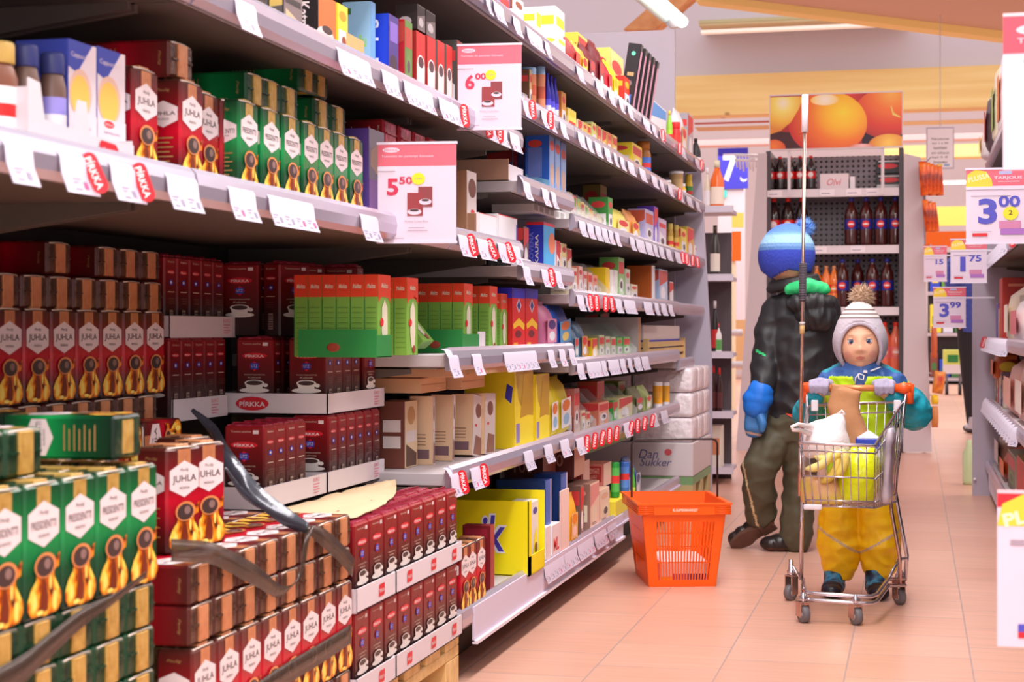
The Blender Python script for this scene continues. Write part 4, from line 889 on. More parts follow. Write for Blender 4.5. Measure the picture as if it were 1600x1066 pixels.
oc = [('rect', 'L', (0, 0, 1, .94), S((40, 50, 180))), ('rect', 'L', (0, .94, 1, 1), logo_red), ('txt', 'L', 'WEETABIX' if 0 else 'ELOVENA', (.3, .45, .25, .7), S((120, 120, 220)), 90, .02), ('txt', 'L', 'KAURA', (.62, .45, .2, .6), hexw, 90, .02), ('rect', 'F', (0, 0, 1, .94), S((80, 170, 226))), ('ell', 'F', (.75, .6, .3, .22), S((236, 130, 90))), ('rect', 'F', (0, .94, 1, 1), logo_red)]
item(849, 866, 347, .965, (40, 50, 180), (80, 170, 226), 'blue oatmeal canister box with a red rim, biggest on its shelf', 'box', 'oatmeal_box', art=oc, depth=.05)
item(869, 875, 376, .965, wht, rd, 'narrow white and red box right of the blue oatmeal canister', 'box', 'snack_box', depth=.04)
item(877, 885, 380, .965, cream, (240, 220, 150), 'cream box third from the blue oatmeal canister', 'box', 'cereal_box', depth=.06)
item(886, 893, 388, .965, (200, 160, 120), cream, 'tan box at the far end of the short shelf with the blue canister', 'box', 'cereal_box', depth=.06)
# --- filter boxes (.745)
zm = .745
fr_o = S((228, 66, 36), .4); fr_g = S((126, 176, 70), .4); fr_g2 = S((96, 140, 52)); paper = S((222, 214, 190)); fr_t = S((40, 132, 62), .4)
def filterbox(w=.078, d=.0285, h=.163):
    m = MB(); m.box((-w / 2, -d / 2, 0), (w / 2, d / 2, h), fr_g, .001); A = []
    for f in ('L', 'R'):
        A += [('rect', f, (0, .73, 1, 1), fr_o), ('txt', f, 'Melitta', (.5, .86, .62, .055), paper, 0, .015, .3), ('pts', f, [(.0, .0), (.06, .0), (.06, .7), (0, .7)], fr_t)]
        for k in range(9): A.append(('rect', f, (.16, .1 + .062 * k, .88, .108 + .062 * k), fr_g2))
    A += [('rect', 'F', (0, .73, 1, 1), fr_o), ('pts', 'F', [(.0, .73), (.0, .66), (.2, .72), (.5, .77), (.8, .72), (1, .66), (1, .73)], fr_o), ('txt', 'F', 'Melitta', (.5, .87, .5, .06), paper, 0, .015, .3), ('pts', 'F', [(.28, .6), (.5, .7), (.72, .6), (.74, .3), (.64, .1), (.4, .1), (.26, .3)], paper), ('ell', 'F', (.28, .42, .14, .05), logo_red), ('ell', 'F', (.6, .08, .14, .05), S((150, 60, 40)))]
    m.art(w, d, h, A); return m.mesh('filter_box')
FB = filterbox()
def fbrow(uf, n, name, xf=-1.03):
    y = YU(uf, xf) + .039
    for i in range(n):
        tag(link(FB, 'filter_box', None, Xm=T3(xf - .0145 - i * .0295, y, zm + .0008) @ STAND), 'green coffee filter box, %s from the aisle in the %s row' % (ordw(i), name), 'filter box', 'green filter boxes')
fbrow(591, 6, 'nearest'); fbrow(636, 6, 'second'); fbrow(725, 4, 'third'); fbrow(765, 3, 'fourth'); 
tag(link(FB, 'filter_box', None, Xm=T3(-1.047, YU(790, -1.03), zm + .0008) @ STAND @ Matrix.Scale(.9, 4)), 'smaller green filter box next to the red and blue cereal boxes', 'filter box', 'green filter boxes')
tag(link(FB, 'filter_box', None, Xm=T3(-1.07, YU(690, -1.03), zm + .02) @ STAND @ Matrix.Rotation(R(-40), 4, 'X')), 'toppled green filter box leaning across the third row', 'filter box', 'green filter boxes')
def gtray(u0, u1, x0, x1, label, h=.055):
    y0, y1 = YU(u0, x1), YU(u1, x1); m = MB()
    m.box((x0, y0, zm + .0006), (x1, y1, zm + .002), fr_t); m.box((x0, y0 - .002, zm + .0006), (x1, y0, zm + h), fr_t); m.box((x1 - .0015, y0, zm), (x1, y1, zm + h * .8), fr_t)
    m.sphere((x0 + (x1 - x0) * .45, y0 - .0022, zm + .02), (.014, .0008, .009), S((150, 60, 40)), 10, 6)
    tag(m.build('green_tray'), label, 'tray')
gtray(589, 612, -1.18, -1.018, 'green card tray holding the nearest filter boxes')
gtray(723, 749, -1.14, -1.018, 'green card tray holding the third row of filter boxes')
m = MB(); m.box((-1.03, YU(746, -1.03), zm + .0006), (-1.028, YU(757, -1.03), zm + .05), trayw); tag(m.build('shelf_card'), 'small white card standing between the filter boxes', 'card')
rc = [('rect', 'F', (0, 0, 1, .84), S((222, 34, 34))), ('rect', 'F', (0, .84, 1, 1), S((50, 40, 190))), ('pts', 'F', [(.5, .6), (.7, .72), (.5, .84), (.3, .72)], hexw), ('pts', 'F', [(.5, .63), (.64, .72), (.5, .81), (.36, .72)], S((40, 50, 140))), ('pts', 'F', [(.05, .42), (.5, .52), (.95, .42), (.9, .32), (.5, .4), (.1, .34)], S((240, 190, 40))), ('ell', 'F', (.45, .26, .25, .06), S((120, 30, 40))), ('rect', 'F', (.08, .04, .4, .12), S((240, 170, 50))), ('rect', 'L', (0, .84, 1, 1), S((50, 40, 190)))]
for i, (u0, u1) in enumerate(((800, 820), (821, 840))):
    item(u0, u1, 450 + i, zm, (206, 30, 30), (222, 34, 34), 'red and blue coffee bread box, %s one beside the filter boxes' % ('near', 'far')[i], 'box', 'cereal_box', art=rc, depth=.07, xf=-1.025)
item(852, 870, 470, zm, (214, 120, 160), (226, 140, 170), 'pink rice snack bag between the red boxes and the blue bag', 'bag', 'snack_bag', 'bag', acc=((80, 50, 120), wht), depth=.09, xf=-1.035)
item(872, 893, 474, zm, (40, 90, 190), (80, 160, 220), 'blue snack bag with orange print at the end of the filter shelf', 'bag', 'snack_bag', 'bag', acc=((236, 120, 50), (244, 214, 120)), depth=.08, xf=-1.03, tilt=-4)
# --- shelf .485: cocoa and gift boxes
zk = .485
bw = S((110, 58, 44))
item(632, 652, 628, zk, (112, 60, 48), (226, 196, 160), 'dark brown confectionery box at the near end above the pallet', 'box', 'confectionery_box', art=[('ell', 'F', (.5, .78, .3, .14), S((190, 140, 90))), ('rect', 'F', (.1, .38, .9, .55), lt), ('pts', 'F', [(.1, .02), (.9, .02), (.9, .2), (.1, .36)], S((90, 60, 50))), ('rect', 'L', (.15, .3, .85, .48), lt), ('rect', 'L', (.15, .54, .85, .72), lt)], depth=.06, xf=-1.12)
kb = S((226, 190, 154))
ka = [('rect', 'L', (0, 0, 1, 1), kb), ('rect', 'L', (.15, .08, .85, .22), S((120, 90, 100)))] + [('rect', 'L', (.15, .28 + .05 * k, .7, .295 + .05 * k), S((150, 110, 90))) for k in range(4)]
fa = [('rect', 'F', (0, 0, 1, 1), lt), ('ell', 'F', (.5, .75, .28, .12), S((130, 80, 70))), ('ell', 'F', (.3, .5, .1, .025), logo_red), ('pts', 'F', [(.1, .02), (.9, .02), (.9, .3), (.3, .34)], S((150, 96, 80)))]
for i, (u, v, tl, x) in enumerate([(676, 620, 0, -1.09), (706, 618, 5, -1.075), (737, 620, 7, -1.06), (757, 616, 2, -1.05)]):
    item(u, u + (3 if i < 2 else 16), v, zk, (226, 190, 154), (226, 210, 206), 'slim kraft-sided confectionery box, %s from the dark brown one' % ordw(i), 'box', 'confectionery_box', art=ka + fa, depth=.055, xf=x, tilt=tl, group='slim confectionery boxes')
for i, (x0, x1, y0, y1, z0, h) in enumerate([(-1.28, -1.09, 3.62, 3.83, .655, .034), (-1.25, -1.06, 3.86, 4.08, .655, .036), (-1.2, -1.03, 3.60, 3.80, .692, .03), (-1.18, -1.0, 3.84, 4.12, .694, .032)]):
    m = MB(); m.box((x0, y0, z0), (x1, y1, z0 + h), S((214, 168, 128), .7), .001); m.box((x1 - .0005, y0 + .01, z0 + h * .5), (x1 + .0006, y1 - .01, z0 + h * .54), S((180, 136, 100))); tag(m.build('kraft_carton'), 'flat kraft carton under the filter shelf, %s of the four' % ('lower near', 'lower far', 'upper near', 'upper far')[i], 'carton')
ya = [('rect', 'L', (0, 0, 1, 1), S((240, 210, 20))), ('pts', 'F', [(0, 0), (1, 0), (1, .36), (.5, .4), (.2, .6), (.05, 1), (0, 1)], S((246, 220, 40))), ('rect', 'F', (.1, .06, .28, .3), S((150, 130, 190))), ('ell', 'F', (.6, .62, .2, .12), S((214, 80, 40))), ('pts', 'F', [(.3, .36), (.95, .4), (.95, 1), (.5, .96)], S((196, 150, 30)))]
item(803, 833, 574, zk, (240, 210, 20), (200, 160, 30), 'bright yellow cocoa display box, nearest on its shelf', 'box', 'cocoa_box', art=ya + [('pts', 'L', [(.82, .62), (.95, .55), (.98, .75), (.86, .8)], S((60, 50, 160)))], depth=.135, xf=-1.025)
item(836, 858, 586, zk, (236, 204, 30), (200, 160, 30), 'bright yellow cocoa display box, second along with a purple mark', 'box', 'cocoa_box', art=ya, depth=.12, xf=-1.022)
for i, (u0, u1, v) in enumerate([(812, 830, 620), (840, 855, 600), (860, 872, 596), (874, 893, 590)]):
    if i < 2: continue
    item(u0, u1, v, zk, (244, 220, 50), wht, 'yellow and white cocoa bag, %s one by the yellow boxes' % ('near', 'far')[i - 2], 'bag', 'cocoa_bag', 'bag', acc=((226, 120, 40), (150, 190, 220)), depth=.09, xf=-1.03, tilt=-3)
# --- bottom shelf
zl = .158
for i, u in enumerate((727, 738, 752)):
    put(J, T3(-.990 - PD / 2, YU(u, -.99) , zl + .001) @ STAND, 'red coffee pack on the bottom shelf right of the pallet, %s one' % ordw(i), group='red packs on the bottom shelf')
for k in range(3):
    put(J, T3(-1.06 - PH, YU(722, -1.0) + .02, zl + .03 + .057 * k) @ LIE, 'foil coffee pack end behind the bottom shelf reds, %s from below' % ordw(k), group='foil ends on the bottom shelf')
item(766, 772, 822, zl, mar, (160, 60, 60), 'dark red coffee pack in front of the yellow box with purple letters', 'coffee pack', 'coffee_pack', art=[('rect', 'L', (.1, .82, .9, .95), S((150, 30, 50)))], depth=.07, xf=-1.0)
m = MB(); yy0, yy1 = 4.21, 4.40; zt_ = zl + .195; yy = S((244, 226, 10), .4); ypale = S((226, 216, 214))
m.box((-1.42, yy0, zl + .0006), (-.975, yy1, zl + .003), yy); m.box((-1.42, yy0, zl), (-.975, yy0 + .003, zt_), yy); m.box((-1.42, yy1 - .003, zl), (-.975, yy1, zt_ + .012), yy); m.box((-.978, yy0, zl), (-.975, yy1, zl + .05), yy); m.box((-.978, yy0, zl), (-.975, yy0 + .03, zt_), yy)
m.box((-1.42, yy0, zl), (-1.417, yy1, zt_), yy)
for s_, cx, cz, tw_, mt, bo in (('ik', -1.072, .268, .076, S((240, 236, 248)), .06), ('ik', -1.072, .268, .067, S((74, 60, 170)), .015)):
    vs, fs, dim = textmesh(s_, bo, .15); kx = tw_ / dim[0]; kz = (.104 if bo > .05 else .094) / dim[1]
    m.add([(cx + v.x * kx, yy0 - (.0008 if bo > .05 else .0014), cz + v.y * kz) for v in vs], fs, mt)
tag(m.build('cocoa_display_box'), 'large yellow open display box with purple letters on its side', 'display box')
for i in range(2):
    m = MB(); w, d, h = .085, .06, .18; m.box((-w / 2, -d / 2, 0), (w / 2, d / 2, h), ypale, .002); m.art(w, d, h, [('ell', 'F', (.5, .85, .3, .05), S((60, 50, 160))), ('pts', 'F', [(.1, .02), (.9, .02), (.7, .6), (.4, .5)], yy), ('ell', 'F', (.6, .3, .2, .08), S((120, 70, 40)))])
    tag(m.build('cocoa_pack', Xm=T3(-1.02, 4.26 + .088 * i, zl + .004) @ STAND), 'pale cocoa pack inside the large yellow box, %s from the near wall' % ordw(i), 'pack', 'packs in the yellow display box')
bl = [('rect', 'L', (0, 0, 1, 1), S((24, 60, 130))), ('rect', 'F', (0, .1, 1, .96), S((60, 110, 190))), ('rect', 'F', (.85, 0, 1, 1), S((230, 190, 200))), ('pts', 'F', [(0, 0), (1, 0), (1, .2), (0, .12)], S((190, 150, 110)))]
item(852, 861, 752, zl, (24, 60, 130), (60, 110, 190), 'navy blue box behind the large yellow display box', 'box', 'rusk_box', art=bl, xf=-1.0, depth=.14)
item(876, 886, 742, zl, (24, 60, 130), (40, 80, 150), 'second navy blue box further along the bottom shelf', 'box', 'rusk_box', art=bl, xf=-1.0, depth=.08)
item(853, 860, 825, zl, wht, (232, 216, 214), 'small white packet at the foot of the navy box', 'packet', 'packet', depth=.02, xf=-.985, art=[])
item(863, 875, 822, zl, wht, (232, 212, 214), 'white packet with red letters on the bottom shelf', 'packet', 'packet', depth=.03, xf=-.985, art=[('txt', 'F', 'ML', (.5, .4, .7, .4), logo_red, 0, .03)])
item(876, 889, 768, zl, (236, 200, 190), (240, 208, 200), 'tall pale pink strip of card at the shelf edge', 'card', 'card_strip', depth=.004, xf=-.984, art=[])
item(891, 903, 774, zl, (240, 170, 40), (240, 190, 120), 'orange-yellow biscuit packet leaning back on the bottom shelf', 'packet', 'biscuit_packet', 'bag', acc=((240, 140, 50), (250, 200, 190)), depth=.04, xf=-.99, tilt=2)
item(907, 912, 760, zl, (120, 90, 80), (150, 110, 100), 'brown see-through packet right of the orange packet', 'packet', 'packet', depth=.07, xf=-1.0)
ty = [('rect', 'L', (.1, .2, .9, .9), S((170, 50, 44))), ('txt', 'L', 'TÄYS', (.5, .68, .6, .25), S((226, 170, 160)), 90, .02), ('txt', 'L', 'JYVÄ', (.5, .38, .6, .25), S((226, 170, 160)), 90, .02), ('rect', 'F', (0, 0, 1, 1), S((232, 196, 180)))]
for i, (u0, u1, v, z0, x) in enumerate([(911, 921, 722, .27, -1.06), (943, 955, 726, .27, -1.02), (885, 893, 735, .27, -1.13)]):
    item(u0, u1, v, z0, (200, 120, 110), (232, 196, 180), 'reddish cereal carton with block letters, %s' % ('middle of three', 'right end, pale front', 'left end, half hidden')[i], 'carton', 'cereal_carton', art=ty, depth=.07, xf=x)
item(922, 936, 757, zl, (150, 110, 96), (240, 206, 184), 'tan box with a pale front under the reddish cartons', 'box', 'cereal_box', acc=((226, 150, 140), cream), depth=.09, xf=-1.0)
item(937, 952, 768, zl, (214, 176, 150), (236, 210, 186), 'second tan box under the reddish cartons, nearer the yellow tray', 'box', 'cereal_box', acc=((226, 180, 150), cream), depth=.07, xf=-1.0)
for i, (u0, u1, c) in enumerate([(954, 968, (40, 150, 60)), (968, 983, (60, 110, 200))]):
    item(u0, u1, 728, .22, c, (90, 190, 90) if i == 0 else (90, 140, 226), '%s patterned tea can on the yellow tray' % ('green', 'blue')[i], 'can', 'tea_can', 'can', acc=((220, 60, 60),), xf=-1.0)
m = MB(); m.box((-1.1, YU(955, -1.0), zl), (-.985, YU(985, -1.0), .218), S((236, 220, 60)), .002); tag(m.build('display_tray'), 'low yellow tray under the two tea cans', 'tray')
item(918, 984, 694, .385, (190, 170, 30), (200, 190, 50), 'long olive yellow carton lying above the tea cans', 'carton', 'tea_carton', art=[('rect', 'F', (0, 0, 1, .3), S((90, 150, 60)))], depth=.1, xf=-1.06)
item(848, 868, 702, .33, (100, 50, 46), (140, 80, 70), 'dark brown carton high under the yellow cocoa boxes, near one', 'carton', 'cocoa_carton', art=[('txt', 'L', '100', (.5, .5, .5, .4), S((190, 130, 120)), 0, .01)], depth=.12, xf=-1.1)
item(897, 913, 694, .33, (104, 50, 46), (224, 170, 140), 'dark brown carton with a pale front, far one', 'carton', 'cocoa_carton', art=[('txt', 'L', '100', (.45, .5, .5, .35), S((190, 130, 120)), 0, .01), ('rect', 'F', (0, 0, 1, 1), S((226, 176, 150)))], depth=.12, xf=-1.05)
item(868, 884, 752, zl, (96, 50, 46), (120, 60, 50), 'dark brown carton standing low behind the navy boxes', 'carton', 'cocoa_carton', depth=.1, xf=-1.16)
item(992, 1000, 716, zl, (50, 80, 140), (180, 190, 210), 'blue folded bag at the far end of the bottom shelf', 'bag', 'bag', 'bag', acc=((50, 60, 120),), depth=.1, xf=-1.02)
item(986, 993, 735, zl, (90, 180, 60), (200, 220, 90), 'green patterned bottle beside the tea cans', 'bottle', 'bottle', 'bottle', acc=((240, 220, 60),), xf=-1.0, lid=(90, 180, 60))
# --- long far shelves, data: (u0, u1, v_top, side, front, typ, description, category)
zt2 = ZT; F_ = []
def runs(z, rows, where, xf=-1.03):
    for r in rows:
        u0, u1, vt, sd, fr, ty_, ds, ct = r[:8]; kw = r[8] if len(r) > 8 else {}
        item(u0, u1, vt, z, sd, fr, ds + ' ' + where, ct, ct.replace(' ', '_'), ty_, xf=kw.pop('xf', xf), **kw)
runs(zt2, [
 (742, 756, -40, wht, pnk, 'box', 'white and pink box, first', 'box'), (760, 776, -30, (120, 60, 50), (170, 60, 50), 'box', 'dark red box', 'box'), (780, 796, -14, lil, (130, 120, 210), 'box', 'violet box', 'box'),
 (803, 818, -8, wht, (236, 220, 214), 'box', 'tall white box with brown foot', 'box', K(acc=((150, 80, 60), wht))),
 (838, 845, 11, wht, (240, 230, 200), 'box', 'clear-white tea carton with yellow top, near', 'tea box', K(acc=((244, 206, 40), wht), xf=-1.06)),
 (868, 882, 9, (232, 226, 224), (240, 230, 220), 'box', 'tall white tea carton with yellow top', 'tea box', K(acc=((244, 206, 40), wht), xf=-1.07)),
 (872, 883, 54, wht, (244, 236, 220), 'box', 'small white tea carton with yellow flap', 'tea box', K(acc=((244, 206, 40), wht), xf=-1.02)),
 (898, 906, 56, (150, 40, 40), (206, 30, 40), 'bag', 'red pointed pouch', 'pouch', K(acc=((240, 90, 60), wht))), (908, 918, 62, (226, 160, 60), (244, 206, 60), 'bag', 'yellow pouch with red corner', 'pouch', K(acc=((210, 40, 40),))),
 (920, 930, 64, (110, 30, 40), (140, 40, 60), 'bag', 'dark plum pouch', 'pouch'), (935, 944, 60, (110, 26, 36), (150, 40, 50), 'bag', 'tall maroon pouch', 'pouch'),
 (903, 926, 50, (236, 204, 70), (240, 210, 90), 'box', 'wide yellow carton behind the pouches', 'carton', K(xf=-1.16, depth=.08)),
 (950, 956, 88, (190, 30, 50), (206, 40, 60), 'bag', 'slim crimson pouch', 'pouch'), (957, 966, 92, (246, 220, 30), (246, 220, 30), 'bag', 'bright yellow pouch', 'pouch', K(acc=((230, 180, 20),))),
 (953, 974, 74, (240, 214, 110), (244, 220, 130), 'box', 'pale yellow carton behind the bright pouch', 'carton', K(xf=-1.13, depth=.1)),
 (975, 984, 118, (226, 40, 30), (236, 60, 30), 'box', 'slim red cake mix box', 'box', K(acc=((244, 180, 40), wht))), (986, 996, 132, (240, 180, 50), (244, 200, 60), 'box', 'orange-yellow cake mix box', 'box', K(acc=((230, 90, 30), wht))),
 (998, 1004, 136, wht, (226, 226, 236), 'box', 'narrow white box before the black packs', 'box')], 'on the top shelf')
for i in range(5):
    y = 6.12 + .10 * i; m = MB(); w, d, h = .045, .05, .27; bk = S((38, 34, 40), .35); m.box((-w / 2, -d / 2, 0), (w / 2, d / 2, h), bk, .002)
    m.art(w, d, h, [('ell', 'L', (.5, .86, .16, .03), S((110, 220, 190))), ('rect', 'L', (.25, .55, .75, .6), S((180, 160, 110))), ('rect', 'L', (.2, .1, .8, .3), S((60, 110, 200))), ('rect', 'F', (.1, .1, .9, .9), S((214, 150, 170))), ('ell', 'L', (.5, .45, .2, .04), S((130, 120, 120)))])
    tag(m.build('spaghetti_pack', Xm=T3(-1.05, y, ZT + .004) @ STAND @ Matrix.Rotation(R(9), 4, 'X')), 'tall black pack leaning on the top shelf, %s of five' % ordw(i), 'pack', 'tall black packs on the top shelf')
runs(zt2, [(1016, 1041, 152, (220, 216, 226), (236, 232, 240), 'box', 'shrink-wrapped white block with a blue top', 'packet', K(acc=((80, 150, 220), wht), depth=.1)),
 (1041, 1051, 166, (150, 200, 60), (170, 214, 60), 'bottle', 'lime green bottle', 'bottle', K(lid=(240, 220, 60))), (1048, 1064, 180, (220, 30, 40), (236, 60, 50), 'jar', 'red squeeze jar', 'jar', K(lid=(230, 40, 40))),
 (1064, 1073, 168, wht, (240, 200, 150), 'bag', 'white bag with an orange print', 'bag'), (1075, 1083, 176, (170, 160, 170), (190, 180, 190), 'box', 'grey box near the end', 'box'), (1079, 1095, 205, (40, 36, 40), (60, 50, 56), 'bottle', 'dark bottle with a white neck at the end', 'bottle', K(lid=(30, 28, 30), acc=((230, 226, 230),)))], 'on the top shelf')
w2 = 'on the long second shelf'
runs(1.395, [(827, 831, 108, (110, 70, 50), (214, 180, 120), 'box', 'brown biscuit box with pale edge', 'box', K(depth=.05)),
 (812, 838, 92, (150, 190, 226), (214, 130, 90), 'can', 'light blue canister with orange print, near', 'canister', K(acc=((200, 90, 60),))), (837, 852, 96, (150, 190, 226), (224, 140, 100), 'can', 'light blue canister with orange print, far', 'canister', K(acc=((200, 90, 60),)))], w2)
for i, u in enumerate((855, 861, 867)):
    item(u - 6, u + 6, 107 + 4 * i, 1.395, (44, 30, 170), (90, 80, 210), 'violet-blue syrup bottle in the blue tray, %s of three' % ordw(i), 'bottle', 'syrup_bottle', 'bottle', acc=((220, 216, 240),), lid=(60, 50, 190), xf=-1.03, group='violet bottles')
m = MB(); m.box((-1.10, YU(851, -1.02), 1.396), (-1.022, YU(875, -1.02), 1.43), S((90, 84, 214)), .001); tag(m.build('display_tray'), 'blue card tray around the violet-blue syrup bottles', 'tray')
runs(1.395, [(877, 884, 142, (200, 110, 50), (236, 160, 60), 'box', 'orange tea box beside the violet bottles', 'tea box'), (888, 900, 168, (244, 224, 190), (246, 220, 90), 'box', 'cream tea box with yellow lid', 'tea box', K(acc=((244, 206, 40), (220, 50, 40)))),
 (903, 909, 186, cream, (240, 214, 120), 'box', 'cream and yellow tea box, near', 'tea box'), (911, 917, 190, cream, (244, 200, 90), 'box', 'yellow-striped tea box', 'tea box'), (918, 923, 194, (236, 200, 160), (240, 214, 80), 'box', 'tan and yellow tea box', 'tea box'),
 (925, 931, 190, (214, 226, 150), (230, 220, 120), 'box', 'greenish tea box', 'tea box'), (933, 939, 196, (240, 226, 150), (226, 130, 80), 'box', 'orange-marked tea box', 'tea box'), (941, 947, 202, cream, (240, 190, 80), 'box', 'pale tea box with amber front', 'tea box'), (949, 955, 206, (240, 200, 110), (230, 110, 70), 'box', 'yellow and red tea box', 'tea box'), (957, 964, 210, (226, 180, 110), (240, 206, 110), 'box', 'tan tea box next to the big yellow carton', 'tea box'),
 (988, 1003, 222, (246, 216, 40), (246, 210, 60), 'box', 'big bright yellow carton', 'carton', K(acc=((220, 60, 60), (240, 226, 200)), depth=.12)),
 (993, 1017, 208, (180, 110, 40), (90, 120, 210), 'jar', 'orange-lidded jar with blue label', 'jar', K(lid=(206, 120, 40))),
 (1019, 1034, 262, wht, (236, 226, 226), 'bag', 'slumped white bag', 'bag', K(depth=.1)), (1033, 1050, 274, (244, 206, 60), wht, 'jar', 'honey tub with white lid', 'honey tub', K(lid=wht)), (1045, 1068, 256, (200, 160, 110), (210, 170, 120), 'tub', 'large tan tub with a white lid', 'tub', K(lid=wht)),
 (1058, 1072, 280, (240, 180, 40), wht, 'jar', 'amber honey jar with pale label, near', 'jar', K(lid=wht)), (1070, 1082, 266, (240, 200, 50), (70, 150, 70), 'jar', 'amber honey jar with green label', 'jar', K(lid=(240, 200, 60))), (1081, 1092, 284, (120, 50, 30), (240, 210, 60), 'bottle', 'dark syrup bottle at the end', 'bottle', K(lid=wht))], w2)
w3 = 'on the tea divider shelf'
item(833, 884, 316, 1.13, (224, 216, 214), (230, 222, 222), 'long pale speckled tray at the near end of the tea shelf', 'tray', 'pale_tray', art=[('rect', 'F', (.02 + .16 * k, .2, .13 + .16 * k, .8), S((170, 164, 160))) for k in range(6)], depth=.12, xf=-1.04)
clear = M('clear_plastic', (240, 240, 240), .08, alpha=.22, trans=0)
rr = random.Random(5)
for i in range(9):
    u = 889 + i * 6.3; c = [cream, (226, 206, 170), (230, 190, 170), (220, 220, 170), (236, 226, 200)][i % 5]
    item(u, u + 4.6, 300 + 5 * i, 1.13, c, [(200, 180, 120), (206, 90, 80), (150, 180, 100), (226, 200, 120)][i % 4], 'pale tea bag packet behind clear dividers, %s along' % ordw(i), 'tea packet', 'tea_packet', 'box', acc=([(200, 60, 60), (120, 160, 70), (226, 180, 60)][i % 3], cream), xf=-1.05, group='tea packets on the divider shelf')
for i in range(8):
    for zz, nm, uu in ((1.13, 'tea', 886 + i * 8), (.905, 'spice', 895 + i * 12), (.70, 'green tea', 928 + i * 8.5), (.475, 'fruit tea', 897 + i * 13)):
        y = YU(uu, -1.03); m = MB(); z0 = zz + .0006
        m.prism([(-1.30, z0), (-1.012, z0), (-1.012, z0 + .03), (-1.10, z0 + .12), (-1.30, z0 + .12)][::-1], y, y + .0015, clear)
        tag(m.build('shelf_divider'), 'clear plastic divider on the %s shelf, %s from the near end' % (nm, ordw(i)), 'divider', 'clear shelf dividers')
runs(1.13, [(938, 948, 288, (170, 140, 70), (200, 170, 90), 'box', 'gold box standing high at the back', 'box', K(xf=-1.18)), (950, 957, 308, (60, 140, 60), (80, 160, 70), 'box', 'green tea carton', 'tea box'), (962, 984, 322, (240, 224, 110), (240, 226, 150), 'bag', 'pale yellow bag', 'bag'),
 (986, 999, 326, (230, 150, 80), (240, 190, 60), 'bag', 'orange and yellow bag', 'bag'), (1008, 1021, 326, (190, 180, 226), (206, 196, 230), 'box', 'lilac box with red patch', 'box', K(acc=((214, 90, 60), wht))), (1022, 1028, 322, (110, 70, 190), (120, 80, 200), 'box', 'narrow violet box', 'box'),
 (1029, 1041, 340, (190, 170, 214), (214, 190, 220), 'box', 'pale mauve box', 'box'), (1042, 1052, 346, (190, 150, 60), (214, 180, 90), 'jar', 'gold-lidded jar, near', 'jar', K(lid=(210, 180, 90))), (1051, 1061, 348, (170, 130, 50), (214, 170, 80), 'jar', 'gold-lidded jar, far', 'jar', K(lid=(200, 170, 90))),
 (1064, 1072, 356, (226, 196, 80), (240, 210, 90), 'box', 'gold box near the end', 'box'), (1074, 1084, 354, (230, 200, 80), (226, 160, 60), 'box', 'amber box at the end', 'box'), (1086, 1092, 384, wht, wht, 'box', 'tiny white box at the end', 'box')], w3)
w4 = 'on the spice shelf'
runs(.905, [(894, 901, 418, cream, (240, 210, 190), 'box', 'cream box, first', 'box'), (904, 910, 416, (240, 150, 130), (236, 190, 180), 'box', 'pink box with red top', 'box', K(acc=(rd, wht))), (912, 917, 424, pnk, (240, 200, 190), 'box', 'pale pink box', 'box'), (919, 925, 426, (226, 120, 70), (240, 190, 170), 'box', 'salmon box', 'box'), (927, 933, 430, (240, 200, 190), (236, 150, 120), 'box', 'rose box', 'box'),
 (946, 952, 418, (246, 206, 20), (244, 200, 20), 'box', 'bright yellow box', 'box', K(art=[], depth=.1)), (953, 958, 421, wht, (236, 224, 220), 'box', 'thin white box', 'box', K(art=[])), (960, 965, 422, wht, (240, 236, 226), 'box', 'second thin white box', 'box', K(art=[])),
 (966, 975, 402, (120, 180, 90), (150, 200, 120), 'box', 'leafy green box', 'box'), (977, 984, 420, (190, 206, 170), (206, 214, 190), 'box', 'grey-green box', 'box'), (986, 996, 444, (220, 206, 190), cream, 'box', 'row of pale sachets', 'box'),
 (1018, 1023, 415, (206, 100, 30), wht, 'box', 'orange box with a white edge', 'box', K(depth=.1, art=[('rect', 'F', (.1, 0, 1, 1), S(wht))])), (1030, 1043, 420, (180, 200, 236), (190, 210, 240), 'box', 'light blue box with red squares', 'box', K(acc=((214, 90, 80), wht))), (1046, 1052, 440, (120, 90, 80), wht, 'box', 'little brown box', 'box')], w4)
w5 = 'on the green tea shelf'
runs(.70, [(896, 904, 506, (90, 130, 160), (150, 180, 190), 'bag', 'blue-grey bag, near', 'bag'), (907, 918, 502, (70, 100, 130), (226, 160, 90), 'bag', 'blue-grey bag with orange print', 'bag'), (925, 933, 529, (244, 200, 30), (240, 190, 30), 'box', 'slim yellow box with dots', 'box'),
 (936, 944, 524, (150, 160, 120), (190, 196, 160), 'box', 'olive packet, first', 'packet'), (946, 953, 526, (160, 176, 130), (206, 210, 180), 'box', 'olive packet, second', 'packet'), (955, 962, 527, (170, 186, 140), (206, 214, 180), 'box', 'sage packet', 'packet'), (964, 972, 528, (90, 170, 80), (120, 190, 100), 'box', 'bright green packet, near', 'packet'), (974, 984, 527, (80, 180, 80), (110, 200, 110), 'box', 'bright green packet, far', 'packet'),
 (938, 952, 480, (30, 80, 36), (40, 90, 44), 'box', 'dark green box high at the back', 'box', K(xf=-1.2)), (997, 1001, 496, (220, 206, 200), (206, 150, 100), 'box', 'large white carton with a wooden edge', 'carton', K(xf=-1.05, depth=.25, art=[]))], w5)
w6 = 'on the fruit tea shelf'
